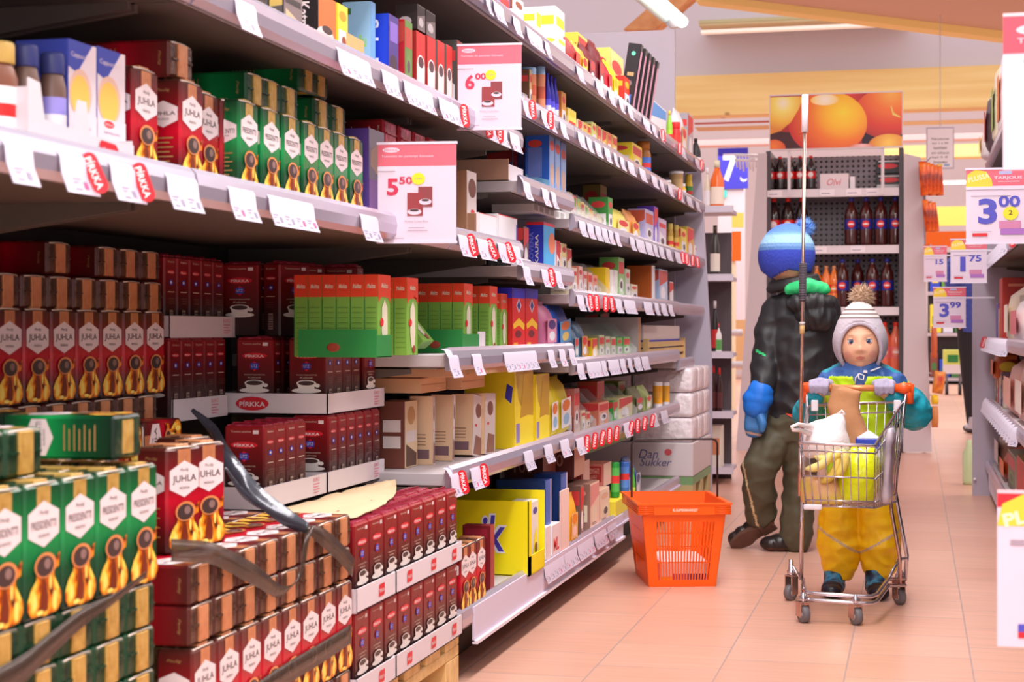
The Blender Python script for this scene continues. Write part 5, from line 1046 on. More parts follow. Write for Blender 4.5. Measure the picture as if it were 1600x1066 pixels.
runs(.475, [(897, 905, 608, (200, 120, 110), (214, 150, 140), 'box', 'pink upright tea box, first', 'tea box'), (908, 914, 642, (226, 200, 180), cream, 'box', 'small floral tea box, near', 'tea box'), (916, 922, 645, (230, 200, 170), (226, 190, 150), 'box', 'small floral tea box, second', 'tea box'),
 (933, 944, 597, (206, 90, 60), (214, 110, 80), 'box', 'tall brick red tea box', 'tea box', K(xf=-1.08)), (935, 951, 630, (226, 130, 100), (236, 160, 130), 'box', 'salmon floral tea box', 'tea box'), (958, 965, 628, (60, 170, 80), (90, 190, 90), 'box', 'green tea box with white emblem', 'tea box'), (967, 988, 623, (226, 220, 160), (236, 226, 180), 'box', 'pale floral tea box', 'tea box'), (966, 977, 597, (130, 140, 30), (150, 160, 50), 'box', 'olive tea box above the green one', 'tea box', K(xf=-1.12)),
 (992, 1006, 606, (110, 116, 70), (130, 136, 90), 'bag', 'dark olive bag', 'bag'), (1008, 1018, 604, (170, 190, 110), (200, 210, 150), 'bag', 'light green bag', 'bag'), (1020, 1035, 600, wht, (240, 160, 40), 'can', 'white canister with orange panel, near', 'canister', K(acc=((240, 170, 60),))), (1034, 1046, 600, wht, (240, 170, 40), 'can', 'white canister with orange panel, far', 'canister', K(acc=((240, 170, 60),)))], w6)
# ------------------------------------------------------------ hanging price cards
cardw = S((226, 208, 226), .4); cpink = S((226, 104, 122), .4); cnum = S((206, 50, 84), .4); cyel = S((238, 222, 40), .4); cblue = S((82, 78, 190), .4); cgrey = S((170, 150, 165), .5); plusy = S((244, 206, 60), .4)
def card(u0, v0, u1, v1, xa, D, label, style, parts=None, w=.155, h=.19, side=1, yaw=0):
    """card hung on a rail: its rail-side edge at X=xa, facing the camera along -Y"""
    c = at((u0 + u1) / 2, (v0 + v1) / 2, D=D); X = T3(c.x, c.y, c.z - h / 2) @ Matrix.Rotation(yaw, 4, 'Z')
    t = empty('price_card', (0, 0, 0), label, 'price card', Xm=X)
    m = MB(); m.box((-w / 2, -.001, 0), (w / 2, .001, h), cardw, 0); A = []
    if style[0] == 'red':
        big, small, packs = style[1:]
        A = [('rect', 'F', (0, .77, 1, 1), cpink), ('ell', 'F', (.17, .93, .11, .026), cardw), ('txt', 'F', 'PÍRKKA', (.17, .93, .17, .026), cpink), ('txt', 'F', 'Tunnettu ilo parempi hinnasta', (.38, .865, .66, .03), cardw, 0, 0, .2),
             ('txt', 'F', big, (.19, .56, .15, .17), cnum, 0, .03), ('txt', 'F', small, (.36, .625, .17, .075), cnum, 0, .03), ('ell', 'F', (.52, .64, .085, .06), cyel), ('txt', 'F', '2 pkt', (.52, .64, .1, .02), cblue)]
        pm, px_ = S((140, 60, 66)), packs
        A += [('rect', 'F', (.52, .36, .70, .56), pm), ('rect', 'F', (.38, .27, .58, .50), S((150, 56, 62))), ('ell', 'F', (.47, .31, .09, .03), cardw), ('ell', 'F', (.61, .41, .08, .03), cardw), ('ell', 'F', (.47, .325, .06, .012), dark_coffee), ('ell', 'F', (.61, .425, .05, .012), dark_coffee),
              ('txt', 'F', 'Pirkka Costa Rica', (.5, .215, .3, .02), cgrey), ('rect', 'F', (.40, .15, .6, .155), cgrey), ('rect', 'F', (.38, .12, .64, .126), cgrey), ('rect', 'F', (.06, .045, .34, .05), cgrey)]
    elif style[0] == 'plus':
        big, small, ok = style[1:]
        A = [('rect', 'F', (0, .77, 1, 1), cpink), ('pts', 'F', [(0, .74), (.02, .92), (.15, .99), (.32, .96), (.40, .86), (.42, .77), (.3, .74)], plusy), ('txt', 'F', 'PLUSSA', (.2, .88, .34, .07), S((250, 236, 190)), 12, .02), ('txt', 'F', 'TARJOUS', (.66, .87, .44, .05), cardw, 0, .02), ('rect', 'F', (.52, .92, .72, .965), S((180, 180, 220))), ('rect', 'F', (.5, .82, .84, .828), cardw),
             ('txt', 'F', big, (.34, .43, .30 if big != '1' else .15, .34), cblue, 0, .035 if big != '1' else .0), ('txt', 'F', small, (.68, .56, .34, .15), cblue, 0, .03)]
        if ok: A += [('ell', 'F', (.70, .40, .12, .09), cyel), ('txt', 'F', '2', (.70, .41, .06, .06), ink, 0, .01)]
        A += [('rect', 'F', (.54, .12, .92, .2), S((170, 110, 190))), ('rect', 'F', (.52, .20, .86, .3), S((206, 130, 170))), ('rect', 'F', (.1, .1, .34, .14), logo_red), ('rect', 'F', (.08, .63, .7, .64), cgrey), ('rect', 'F', (.08, .16, .4, .165), cgrey)]
    m.art(w, .002, h, A); m.build('card', t)
    m = MB(); m.box((-w / 2 - .002, -.003, -.001), (w / 2 + .002, .003, .0035), S((226, 214, 232), .3)); m.box((-w / 2 - .002, -.003, h - .003), (w / 2 + .002, .003, h + .002), S((226, 214, 232), .3))
    e = xa - c.x; x0, x1 = (min(e, -w / 2 * side), max(e, -w / 2 * side)); 
    if abs(x1 - x0) > .002: m.box((x0, -.003, h * .72), (x1, .003, h * .76), S((220, 210, 226), .3))
    m.build('holder', t); return t
card(590, 225, 713, 378, -.985, 3.24, 'red-topped price card reading 5,50 hanging at the coffee shelf', ('red', '5', '50', 0), w=.155, h=.195, yaw=R(6))
card(716, 70, 814, 202, -.985, 3.82, 'red-topped price card reading 6,00 on the upper row', ('red', '6', '00', 0), w=.147, h=.196, yaw=R(6))
card(1511, 263, 1607, 381, .345, 4.2, 'price card reading 3,00 with a yellow corner on the right shelf', ('plus', '3', '00', True), w=.155, h=.19)
card(1486, 374, 1541, 442, .345, 7.2, 'price card reading 1,75 hanging from the right shelf', ('plus', '1', '75', False), w=.152, h=.19)
card(1459, 449, 1508, 512, .36, 7.8, 'price card reading 3,99 below the 1,75 card', ('plus', '3', '99', False), w=.148, h=.19)
card(1445, 384, 1478, 441, .38, 9.0, 'pink-topped price card half hidden behind the drinks stand panel', ('plus', '', '15', False), w=.12, h=.19)
# two near cards cut by the right edge
def bigcard(u0, u1, v0, v1, D, label, plus):
    w, h = .155, (v1 - v0) * D / F; c = at(u0, (v0 + v1) / 2, D=D)
    t = empty('price_card', (0, 0, 0), label, 'price card', Xm=T3(c.x + w / 2, c.y, c.z - h / 2))
    m = MB(); m.box((-w / 2, -.001, 0), (w / 2, .001, h), cardw)
    if plus: A = [('rect', 'F', (0, .90, 1, 1), logo_red), ('pts', 'F', [(0, .78), (.04, .92), (.2, .985), (.8, .985), (1, .9), (1, .78)], plusy), ('txt', 'F', 'PLUSSA', (.34, .87, .6, .09), S((250, 240, 200)), 14, .03), ('rect', 'F', (.1, .68, .3, .69), cgrey), ('rect', 'F', (.1, .655, .5, .675), cgrey), ('rect', 'F', (.16, .10, .4, .15), cblue), ('rect', 'F', (.16, .06, .4, .1), logo_red)]
    else: A = [('rect', 'F', (0, .75, 1, 1), S((220, 70, 92), .4)), ('ell', 'F', (.27, .90, .17, .035), cardw), ('txt', 'F', 'PÍRKKA', (.29, .90, .26, .03), cpink), ('txt', 'F', 'Tunnettu ilo', (.36, .83, .5, .035), cardw), ('rect', 'F', (.16, .69, .5, .705), S((230, 120, 150))), ('rect', 'F', (.16, .66, .44, .668), cgrey), ('rect', 'F', (.16, .64, .40, .645), cgrey), ('rect', 'F', (.17, .24, .4, .245), cgrey)]
    m.art(w, .002, h, A); m.build('card', t)
    m = MB(); m.box((-w / 2, -.002, h - .002), (w / 2, .002, h + .002), S((240, 200, 210), .3)); m.box((w / 2, -.002, h * .7), (.345 - c.x - w / 2, .002, h * .75), S((220, 210, 226), .3)); m.build('holder', t)
bigcard(1567, 0, 24, 266, 2.06, 'large red-topped price card cut by the upper right edge', False)
bigcard(1558, 0, 768, 1010, 2.06, 'large price card with a yellow corner at the lower right edge', True)

# ------------------------------------------------------------ right shelves
bay(1.9, 3.5, [.158, .46, .75, 1.13, 1.6], 'right-hand shelving bay just outside the frame holding the big cards', xf=.345, sx=-1)
tR1 = bay(3.5, 5.3, [.158, .46, .75, 1.13, 1.6], 'right-hand shelving bay behind the 3,00 card', xf=.345, sx=-1)
tR2 = bay(5.3, 8.3, [.158, .46, .75, 1.13, 1.6], 'right-hand shelving bay with pink bags near the end panel', xf=.345, sx=-1)
m = MB(); a = at(1519, 757, Y=8.34); m.box((a.x, 8.31, 0), (.87, 8.34, 1.22), S((176, 164, 180), .5)); m.box((.34, 8.31, 1.22), (.87, 8.34, 1.62), S((176, 164, 180), .5)); m.sphere((a.x + .012, 8.30, .08), .008, S((230, 226, 230), .3), 8, 6)
m.build('end_panel', tR2)
RST = Matrix.Rotation(R(-90), 4, 'Z')
def rtag(y, z, i, nm, w=.06, a=25):
    o = link(tagmesh(w, i % 3), 'price_tag', None, Xm=T3(.343, y, z) @ RST @ Matrix.Rotation(R(a), 4, 'Z')); tag(o, 'white price tag on the right rail %s, %s from the end' % (nm, ordw(i)), 'price tag', 'price tags on the right shelves')
for z, nm in ((.46, 'above the brown bags'), (.75, 'under the red box'), (1.13, 'behind the 3,00 card')):
    for i in range(16 if z < .5 else 12): rtag(8.2 - i * .16, z, i, nm)
for i, (y, z) in enumerate([(8.15, .75), (8.0, .75), (8.1, 1.13), (5.6, 1.10)]):
    tag(link(tabmesh(), 'shelf_tab', None, Xm=T3(.310, y, z - .01) @ Matrix.Rotation(R(18), 4, 'Y')), 'red brand tab on the right-hand rails, %s from the top left' % ordw(i), 'tab', 'red tabs on the right shelves')
m = MB(); m.box((.34, 6.0, .04), (.3435, 8.25, .15), S((206, 200, 220), .4)); m.build('x').name = 'label_holder'
tag(bpy.data.objects['label_holder.001'] if 'label_holder.001' in bpy.data.objects else m, 'pale label strip at the foot of the right-hand shelves', 'label strip')
def ritem(y0, y1, z, h, side, front, label, name, typ='box', acc=((220, 60, 60),), x=.37, depth=.12, art=None, tilt=0):
    w = y1 - y0; m = MB(); sm = S(side, .4); _seed[0] += 1; X = T3(x + depth / 2, (y0 + y1) / 2, z + .001) @ RST @ Matrix.Rotation(R(tilt), 4, 'Y')
    if typ == 'box':
        m.box((-w / 2, -depth / 2, 0), (w / 2, depth / 2, h), sm, .002); m.art(w, depth, h, [('rect', 'F', (.01, .01, .99, .99), S(front))] + (art if art is not None else deco('F', acc, _seed[0]) + deco('R', acc, _seed[0] + 1)))
    else:
        n = 14; rings = []; rr = random.Random(_seed[0])
        for (fz, fx, fy) in [(0, .9, .8), (.08, 1, 1.05), (.4, 1, 1.1), (.75, .95, .85), (.93, .9, .25), (1, .98, .06)]:
            rings.append([(math.copysign(abs(math.cos(2 * math.pi * i / n)) ** .6, math.cos(2 * math.pi * i / n)) * w / 2 * fx, math.copysign(abs(math.sin(2 * math.pi * i / n)) ** .6, math.sin(2 * math.pi * i / n)) * depth / 2 * fy + rr.uniform(-.003, .003), fz * h) for i in range(n)])
        m.loft(rings, sm); m.art(w, depth * 1.1, h, [('rect', 'F', (.1, .15, .9, .6), S(front)), ('ell', 'R', (.5, .4, .3, .15), S(acc[0])), ('rect', 'R', (.2, .62, .8, .74), S(front))])
    return tag(m.build(name, Xm=X), label, name.replace('_', ' '))
ritem(8.02, 8.2, 1.6, .17, (236, 226, 230), (244, 200, 60), 'white bag with yellow and red print beside the upper right card', 'snack_bag', 'bag', ((206, 40, 50),), x=.30)
ritem(7.7, 7.9, 1.6, .30, (90, 70, 76), (206, 50, 70), 'dark bag with red and white stripes leaning on the right top shelf', 'snack_bag', 'bag', ((240, 230, 230),), x=.31, tilt=10)
ritem(7.4, 7.6, 1.6, .40, (226, 214, 190), (150, 180, 90), 'pale green and yellow bag high on the right top shelf', 'snack_bag', 'bag', ((240, 200, 60),), x=.33)
ritem(7.1, 7.3, 1.6, .42, (230, 220, 226), (236, 120, 40), 'tall white bag behind the large red-topped card', 'snack_bag', 'bag', ((236, 120, 40),), x=.34)
ritem(6.7, 7.0, 1.6, .3, (232, 226, 230), (150, 190, 90), 'white box on the right top shelf', 'snack_box', x=.35)
ritem(7.95, 8.15, 1.13, .12, (110, 70, 180), (220, 210, 230), 'violet and white box at the end of the right upper shelf', 'snack_box', acc=((220, 50, 60), wht))
ritem(7.2, 7.8, 1.13, .10, (226, 220, 232), (200, 190, 220), 'white and lilac bag on the right upper shelf', 'snack_bag', 'bag')
ritem(7.92, 8.15, .75, .17, (214, 206, 150), (90, 60, 160), 'yellow and violet snack pack with a red emblem by the end panel', 'snack_pack', art=[('rect', 'R', (.1, .05, .9, .5), S((70, 80, 160))), ('rect', 'R', (0, .86, 1, 1), S((90, 50, 140))), ('ell', 'R', (.5, .9, .25, .08), logo_red), ('rect', 'R', (.2, .6, .8, .7), S((150, 190, 110)))])
ritem(7.35, 7.62, .75, .27, (176, 40, 30), (190, 50, 36), 'dark red gift box on the right shelf', 'gift_box', x=.36, art=[('ell', 'R', (.55, .45, .34, .22), S((220, 206, 214))), ('rect', 'R', (.2, .86, .8, .9), S((226, 140, 110)))])
ritem(7.7, 7.86, .75, .14, (240, 220, 60), (240, 230, 180), 'small yellow pack in front of the dark red gift box', 'snack_pack', acc=((90, 200, 200), (226, 60, 60)))
ritem(6.9, 7.25, .75, .25, (236, 214, 190), (240, 226, 210), 'cream bag right of the dark red gift box', 'snack_bag', 'bag', ((220, 80, 90),), depth=.2)
ritem(6.3, 6.8, .75, .2, (230, 214, 214), (220, 110, 120), 'white and red bag at the right frame edge', 'snack_bag', 'bag', ((220, 80, 90),), depth=.2)
ritem(7.86, 8.1, .57, .15, (176, 76, 30), (200, 100, 40), 'orange-brown pouch with a yellow stripe hanging on the right shelf', 'pouch', 'bag', ((236, 200, 60),), x=.35)
for i in range(5): ritem(8.14 - .17 * i, 8.22 - .17 * i, .46, .12 + .03 * (i % 2), [(150, 110, 90), (206, 60, 60), (226, 214, 226), (120, 90, 110), (236, 220, 200)][i], [(190, 140, 100), (236, 170, 160), (200, 180, 200), (80, 60, 70), (214, 180, 90)][i], 'small upright pack under the orange-brown pouch, %s from the end panel' % ordw(i), 'snack_pack', acc=((206, 160, 90), wht))
ritem(6.55, 7.2, .46, .25, (244, 176, 160), (246, 186, 170), 'large pink bag on the right shelf', 'pink_bag', 'bag', ((220, 180, 120),), depth=.22, x=.365)
ritem(6.0, 6.5, .46, .26, (246, 190, 176), (250, 230, 220), 'second pink bag at the right frame edge', 'pink_bag', 'bag', ((240, 230, 220),), depth=.2, x=.37)
ritem(7.7, 8.15, .16, .22, (150, 110, 96), (196, 180, 180), 'brown bag in crumpled clear film near the end panel', 'film_bag', 'bag', ((206, 120, 90),), depth=.2)
ritem(7.2, 7.65, .16, .14, (206, 84, 40), (226, 110, 50), 'orange bag on the right bottom shelf', 'snack_bag', 'bag', ((236, 200, 190),), depth=.2)
ritem(6.6, 7.1, .16, .15, (190, 176, 160), (120, 110, 90), 'patterned pack with flowers on the right bottom shelf', 'snack_pack', acc=((206, 60, 80), (90, 150, 70)))
ritem(6.0, 6.5, .16, .17, (206, 160, 110), (206, 40, 40), 'tan box with a red and white front low on the right', 'gift_box', art=[('rect', 'R', (0, .0, 1, .25), S((60, 50, 60))), ('rect', 'R', (.3, .3, 1, .8), S((210, 40, 40)))])

# ------------------------------------------------------------ sugar on a green pallet, crate
m = MB(); gp = S((120, 160, 110), .5)
t = empty('plastic_pallet', (0, 0, 0), 'green pallet under the white sugar bales', 'pallet')
m.box((-1.5, 7.3, .115), (-.95, 7.95, .15), gp); m.build('deck', t)
for y in (7.3, 7.57, 7.85):
    m = MB(); m.box((-1.5, y, 0), (-.95, y + .1, .03), gp)
    for x in (-1.5, -1.27, -1.05): m.box((x, y, .03), (x + .1, y + .1, .115), S((190, 170, 120), .6))
    m.build('skid', t)
sugar = M('sugar_wrap', (236, 224, 230), .25, bump=.9, bscale=26, bdist=.012)
m = MB(); m.box((-1.5, 7.3, .151), (-.95, 7.95, .30), S((214, 202, 206), .5), .004)
A = [('txt', 'F', 'Dan', (.64, .66, .16, .26), S((90, 90, 150)), 0, 0, .3), ('txt', 'F', 'Sukker', (.70, .42, .26, .24), S((90, 90, 150)), 0, 0, .3), ('ell', 'F', (.80, .72, .03, .10), S((214, 90, 100)))]
mm = MB(); mm.art(.55, .65, .149, A); m.add([v + Vector((-1.225, 7.625, .151)) for v in mm.v], mm.f, sugar); k0 = len(m.f) - len(mm.f)
for i, q in enumerate(mm.mi): m.mi[k0 + i] = m.idx(mm.mats[q])
tag(m.build('sugar_carton'), 'pale open carton with blue script under the white sugar bales', 'carton')
n_ = 0
for L in range(3):
    for j in range(3):
        for k in range(2):
            x0 = -1.5 + .275 * k; y0 = 7.3 + .217 * j; z0 = .302 + L * .110; m = MB()
            m.box((x0 + .003, y0 + .003, z0), (x0 + .272, y0 + .214, z0 + .108), sugar, .016, seg=3, smooth=True)
            tag(m.build('sugar_bale'), 'white shrink-wrapped sugar bale, %s layer, %s from the front, %s side' % (('lowest', 'middle', 'top')[L], ('first', 'second', 'third')[j], ('wall', 'aisle')[k]), 'bale', 'white sugar bales')
tD = [o for o in C.objects if o.name.startswith('shelving_unit') and 'last grey' in o.get('label', '')][0]
shelf(tD, 7.12, 7.6, .66); shelf(tD, 7.12, 7.99, .90)
wd_ = S((214, 176, 116), .6)
m = MB(); y0, y1 = YU(1016, -1.02), 7.62
for z in (.665, .70, .728): m.box((-1.24, y0, z), (-1.03, y0 + .008, z + .022), wd_); m.box((-1.038, y0, z), (-1.03, y1, z + .022), wd_)
for (x, y) in ((-1.24, y0), (-1.045, y0), (-1.045, y1 - .02), (-1.24, y1 - .02)): m.box((x - .004, y - .003, .6615), (x + .018, y + .018, .762), wd_)
m.box((-1.24, y0, .6615), (-1.03, y1, .666), wd_); tag(m.build('wooden_crate'), 'small pine crate above the sugar bales', 'crate')
m = MB(); w_, d_, h_ = y1 - y0 - .05, .17, .15; m.box((-w_ / 2, -d_ / 2, 0), (w_ / 2, d_ / 2, h_), S((216, 200, 196)), .003); m.art(w_, d_, h_, [('rect', f, (0, .08, 1, .60), S((40, 40, 190))) for f in 'FL'] + [('ell', 'F', (.45, .34, .2, .2), S((130, 130, 226)))])
tag(m.build('sugar_box', Xm=T3(-1.135, (y0 + y1) / 2, .6675) @ STAND), 'white box with a broad blue band standing in the pine crate', 'box')
for i in range(2):
    m = MB(); m.box((-1.3, 7.15 + .12 * i, .93 - .27 + .0 + .24), (-1.12, 7.25 + .12 * i, .93 + .1), S((36, 60, 120) if i == 0 else (216, 206, 210)), .003)
    m.v = [v + Vector((0, 0, .0015)) for v in m.v]
    tag(m.build('carton'), '%s carton above the pine crate' % ('dark blue', 'white'), 'carton') if False else tag(m.build('carton'), ('dark blue' if i == 0 else 'white') + ' carton standing behind the pine crate', 'carton')

# ------------------------------------------------------------ narrow end shelf with bottles
for z in (1.30, 1.02, .73, .44): pass
t = empty('end_shelf', (0, 0, 0), 'narrow shelf column of bottles past the tapered end panel', 'shelf')
ex0, ex1 = at(1100, 500, Y=8.6).x, at(1131, 500, Y=8.6).x
m = MB(); m.box((ex0 - .3, 8.95, 0), (ex1, 8.98, 1.32), S((86, 74, 78), .6)); m.build('back_panel', t)
ez = [.08] + [at(1115, v, Y=8.65).z for v in (645, 552, 432, 326)]
for z in ez:
    m = MB(); m.box((ex0 - .3, 8.6, z - .02), (ex1 + .03, 8.95, z), S((190, 180, 196), .4)); m.box((ex0 - .3, 8.58, z - .025), (ex1 + .05, 8.6, z + .01), S((214, 206, 220), .4)); m.build('shelf', t)
eb = [(1108, 1130, 4, 250, (240, 110, 40), (244, 226, 210), 'orange detergent bottle with a white label on the top end shelf', 'bottle', (230, 220, 190)), (1100, 1109, 4, 262, (226, 214, 190), wht, 'small white bottle left of the orange detergent bottle', 'bottle', wht),
      (1109, 1124, 3, 352, (60, 54, 50), (226, 214, 200), 'dark bottle with a cream label on the end shelf', 'bottle', (60, 50, 40)), (1111, 1122, 2, 470, (40, 34, 34), (190, 40, 40), 'dark red-labelled bottle on the end shelf', 'bottle', (200, 190, 190)), (1114, 1127, 2, 505, (226, 222, 220), (90, 160, 80), 'white bottle with a green foot on the end shelf', 'bottle', (206, 60, 60)),
      (1110, 1119, 1, 572, (60, 30, 30), (90, 40, 40), 'red-capped dark bottle lower on the end shelf, left', 'bottle', (220, 40, 30)), (1119, 1128, 1, 575, (60, 30, 30), (90, 40, 40), 'red-capped dark bottle lower on the end shelf, right', 'bottle', (220, 40, 30)), (1108, 1127, 0, 665, (226, 216, 200), (206, 130, 90), 'cream carton lowest on the end shelf', 'carton', None)]
for (u0, u1, lv, vt, sc, fc, lb, ct, lc) in eb:
    z = ez[lv] + .0005; yb = 8.68 + .0; a = at(u0, vt, Y=yb); b = at(u1, vt, Y=yb); r = (b.x - a.x) / 2; h = a.z - z; cx = (a.x + b.x) / 2
    if lc is None:
        m = MB(); m.box((cx - r, yb, z), (cx + r, yb + .12, z + h), S(sc), .003); m.box((cx - r * .7, yb - .001, z + h * .3), (cx + r * .7, yb, z + h * .7), S(fc)); tag(m.build('carton'), lb, ct); continue
    tt = empty('bottle', (cx, yb + r, z), lb, ct); m = MB(); m.lathe([(r * .95, 0), (r, .005), (r, h * .6), (r * .5, h * .78), (r * .35, h * .86)], S(sc, .25)); m.lathe([(r * 1.02, h * .1), (r * 1.02, h * .45)], S(fc), capb=False, capt=False); m.build('body', tt)
    m = MB(); m.lathe([(r * .42, h * .85), (r * .42, h)], S(lc)); m.build('cap', tt)
for i, v in enumerate((372, 442)):
    a = at(1102 + 12 * i, v + 25, Y=8.57); b = at(1118 + 6 * i, v, Y=8.57); m = MB(); m.box((a.x, 8.55, a.z), (b.x, 8.555, b.z), S((232, 226, 232)));
    if i == 0: continue
# ------------------------------------------------------------ drinks stand
YD = 11.1
xl, xr = at(1197, 400, Y=YD).x, at(1412, 400, Y=YD).x
t = empty('drinks_stand', (0, 0, 0), 'grey drinks stand with pegboard back at the end of the aisle', 'display stand')
m = MB(); m.box((xl, YD + .45, 0), (xr, YD + .48, 1.98), perf); m.build('back_panel', t)
def trap(name, pts, y0, y1, mt):
    P = [at(u, v, Y=y0) for u, v in pts]; m = MB(); n = len(P)
    vs = P + [Vector((p.x, y1, p.z)) for p in P]; m.add(vs, [tuple(range(n)), tuple(reversed(range(n, 2 * n)))] + [(i, i + n, (i + 1) % n + n, (i + 1) % n) for i in range(n)], mt); return m
gp2 = S((202, 188, 194), .5)
trap('side_panel', [(1150, 706), (1197, 706), (1198, 240), (1184, 240)], YD - .06, YD - .02, gp2).build('side_panel', t)
trap('side_panel', [(1411, 706), (1456, 706), (1439, 246), (1413, 240)], YD - .06, YD - .02, gp2).build('side_panel', t)
m = MB(); m.box((xl, YD, 0), (xl + .03, YD + .45, 1.98), S((84, 76, 84))); m.box((xr - .03, YD, 0), (xr, YD + .45, 1.98), S((84, 76, 84))); m.build('inner_upright', t)
sz = [at(1300, v, Y=YD).z for v in (297, 386, 482, 590)] + [.15]
for z in sz:
    m = MB(); m.box((xl + .03, YD + .02, z - .03), (xr - .03, YD + .45, z), S((196, 186, 192), .4)); m.box((xl + .03, YD - .01, z - .045), (xr - .03, YD + .02, z + .008), S((222, 212, 220), .35)); m.build('shelf', t)
def soda(h=.33, r=.045, body=(70, 20, 16), label=(36, 40, 140), cap=(40, 50, 150), em=(226, 60, 60), glass=True, name='soda'):
    bm_ = M('soda_%d_%d_%d' % body, body, .08, coat=.5); m = MB()
    m.lathe([(r * .7, 0), (r * .95, .008), (r, .03), (r * .94, h * .22), (r, h * .32), (r * .96, h * .36), (r * .96, h * .56), (r, h * .62), (r * .85, h * .74), (r * .45, h * .86), (r * .32, h * .92), (r * .32, h * .95)], bm_, seg=14)
    b = m.mesh('bottle_body'); m = MB(); m.lathe([(r * .99, h * .36), (r * .99, h * .56)], S(label, .35), seg=14, capb=False, capt=False)
    m.sphere((0, -r * .985, h * .46), (r * .55, r * .12, h * .075), S(em), 12, 6); m.sphere((0, -r * 1.0, h * .46), (r * .5, r * .12, h * .03), S((236, 226, 230)), 12, 6)
    l = m.mesh('bottle_label'); m = MB(); m.lathe([(r * .36, h * .93), (r * .36, h), (r * .3, h * 1.005)], S(cap, .4), seg=12); return b, l, m.mesh('bottle_cap')
cola = soda(.235, .033, (38, 18, 18), (210, 30, 34), (214, 34, 34), (236, 220, 220)); cola2 = soda(.33, .045, (38, 18, 18), (214, 30, 34), (214, 34, 34), (236, 220, 220)); berry = soda(.325, .045); orang = soda(.28, .036, (232, 120, 30), (220, 60, 40), (214, 150, 110), (240, 150, 60)); pinkb = soda(.36, .047, (226, 110, 80), (226, 110, 110), (236, 60, 40), (236, 150, 130))
def bot(src, u, lv, label, group, dy=0, k=1.0):
    z = sz[lv] + .001; p = at(u, 400, Y=YD + .09 + dy)
    tt = empty('soda_bottle', (p.x, YD + .09 + dy, z), label, 'bottle', group)
    for me, nm in zip(src, ('body', 'label', 'cap')): link(me, nm, tt)
for i, u in enumerate((1204, 1219, 1235, 1250, 1267)): bot(cola, u, 0, 'small cola bottle on the top shelf of the drinks stand, %s from the left' % ordw(i), 'small cola bottles')
for i, u in enumerate((1209, 1231, 1253)): bot(cola2, u, 1, 'large cola bottle on the second shelf, %s from the left' % ordw(i), 'large cola bottles')
for i, u in enumerate((1330, 1353, 1376, 1399)): bot(berry, u, 1, 'dark red soda bottle on the second shelf, %s from the left' % ordw(i), 'dark red soda bottles')
for i, u in enumerate((1276, 1291, 1303)): bot(orang, u, 2, 'orange soda bottle on the third shelf, %s from the left' % ordw(i), 'orange soda bottles')
for i, u in enumerate((1316, 1340, 1363, 1386)): bot(berry, u, 2, 'dark red soda bottle on the third shelf above the toddler, %s from left' % ordw(i), 'dark red soda bottles', dy=.08 if i == 1 else 0)
for i, u in enumerate((1340, 1362, 1382, 1400)): bot(pinkb, u, 3, 'salmon pink soda bottle beside the toddler, %s from the left' % ordw(i), 'salmon soda bottles')
for i, u in enumerate((1230, 1255, 1290, 1330, 1370, 1395)): bot(berry, u, 4, 'soda bottle on the lowest shelf of the stand, %s from the left' % ordw(i), 'bottles on the lowest shelf')
def dbox(u0, u1, v, lv, c, label, name, art, dep=.16):
    a = at(u0, v, Y=YD + .04); b = at(u1, v, Y=YD + .04); w = b.x - a.x; h = a.z - sz[lv]; m = MB(); m.box((-w / 2, -dep / 2, 0), (w / 2, dep / 2, h), S(c), .003); m.art(w, dep, h, art); tag(m.build(name, loc=((a.x + b.x) / 2, YD + .04 + dep / 2, sz[lv] + .001)), label, name.replace('_', ' '))
dbox(1281, 1326, 272, 0, (230, 214, 220), 'white multipack with red script on the top drinks shelf', 'multipack', [('txt', 'F', 'Olvi', (.5, .5, .5, .4), S((214, 80, 90)), 0, 0, .3)])
dbox(1328, 1336, 276, 0, (236, 230, 236), 'small white carton beside the white multipack', 'carton', [])
dbox(1368, 1411, 272, 0, (40, 36, 42), 'black can pack with a red mark, lower of two', 'multipack', [('ell', 'F', (.5, .6, .36, .16), S((206, 40, 50))), ('rect', 'F', (.05, .1, .95, .3), S((190, 186, 190))), ('rect', 'F', (.1, .8, .9, .88), S((200, 196, 200)))])
a = at(1368, 250, Y=YD + .05); b = at(1411, 250, Y=YD + .05); m = MB(); w = b.x - a.x; h = a.z - at(1368, 271, Y=YD + .05).z; m.box((-w / 2, -.08, 0), (w / 2, .08, h), S((40, 36, 42)), .003); m.art(w, .16, h, [('ell', 'F', (.45, .55, .36, .2), S((206, 40, 50))), ('rect', 'F', (.1, .85, .9, .95), S((200, 196, 200)))])
tag(m.build('multipack', loc=((a.x + b.x) / 2, YD + .13, at(1368, 271.4, Y=YD + .05).z)), 'black can pack with a red mark, upper of two', 'multipack')
for lv, us, nm in ((0, [(1199, 1222), (1281, 1304), (1322, 1346), (1353, 1377)], 'top'), (1, [(1270, 1292), (1329, 1352)], 'second')):
    for i, (u0, u1) in enumerate(us):
        a = at(u0, 400, Y=YD - .015); b = at(u1, 400, Y=YD - .015); m = MB(); m.box((a.x, YD - .014, sz[lv] - .04), (b.x, YD - .0105, sz[lv] + .004), S((240, 232, 240)))
        m.box((a.x + .01, YD - .015, sz[lv] - .025), (b.x - .03, YD - .014, sz[lv] - .02), tline); tag(m.build('price_tag'), 'white price tag on the %s drinks shelf, %s from the left' % (nm, ordw(i)), 'price tag')
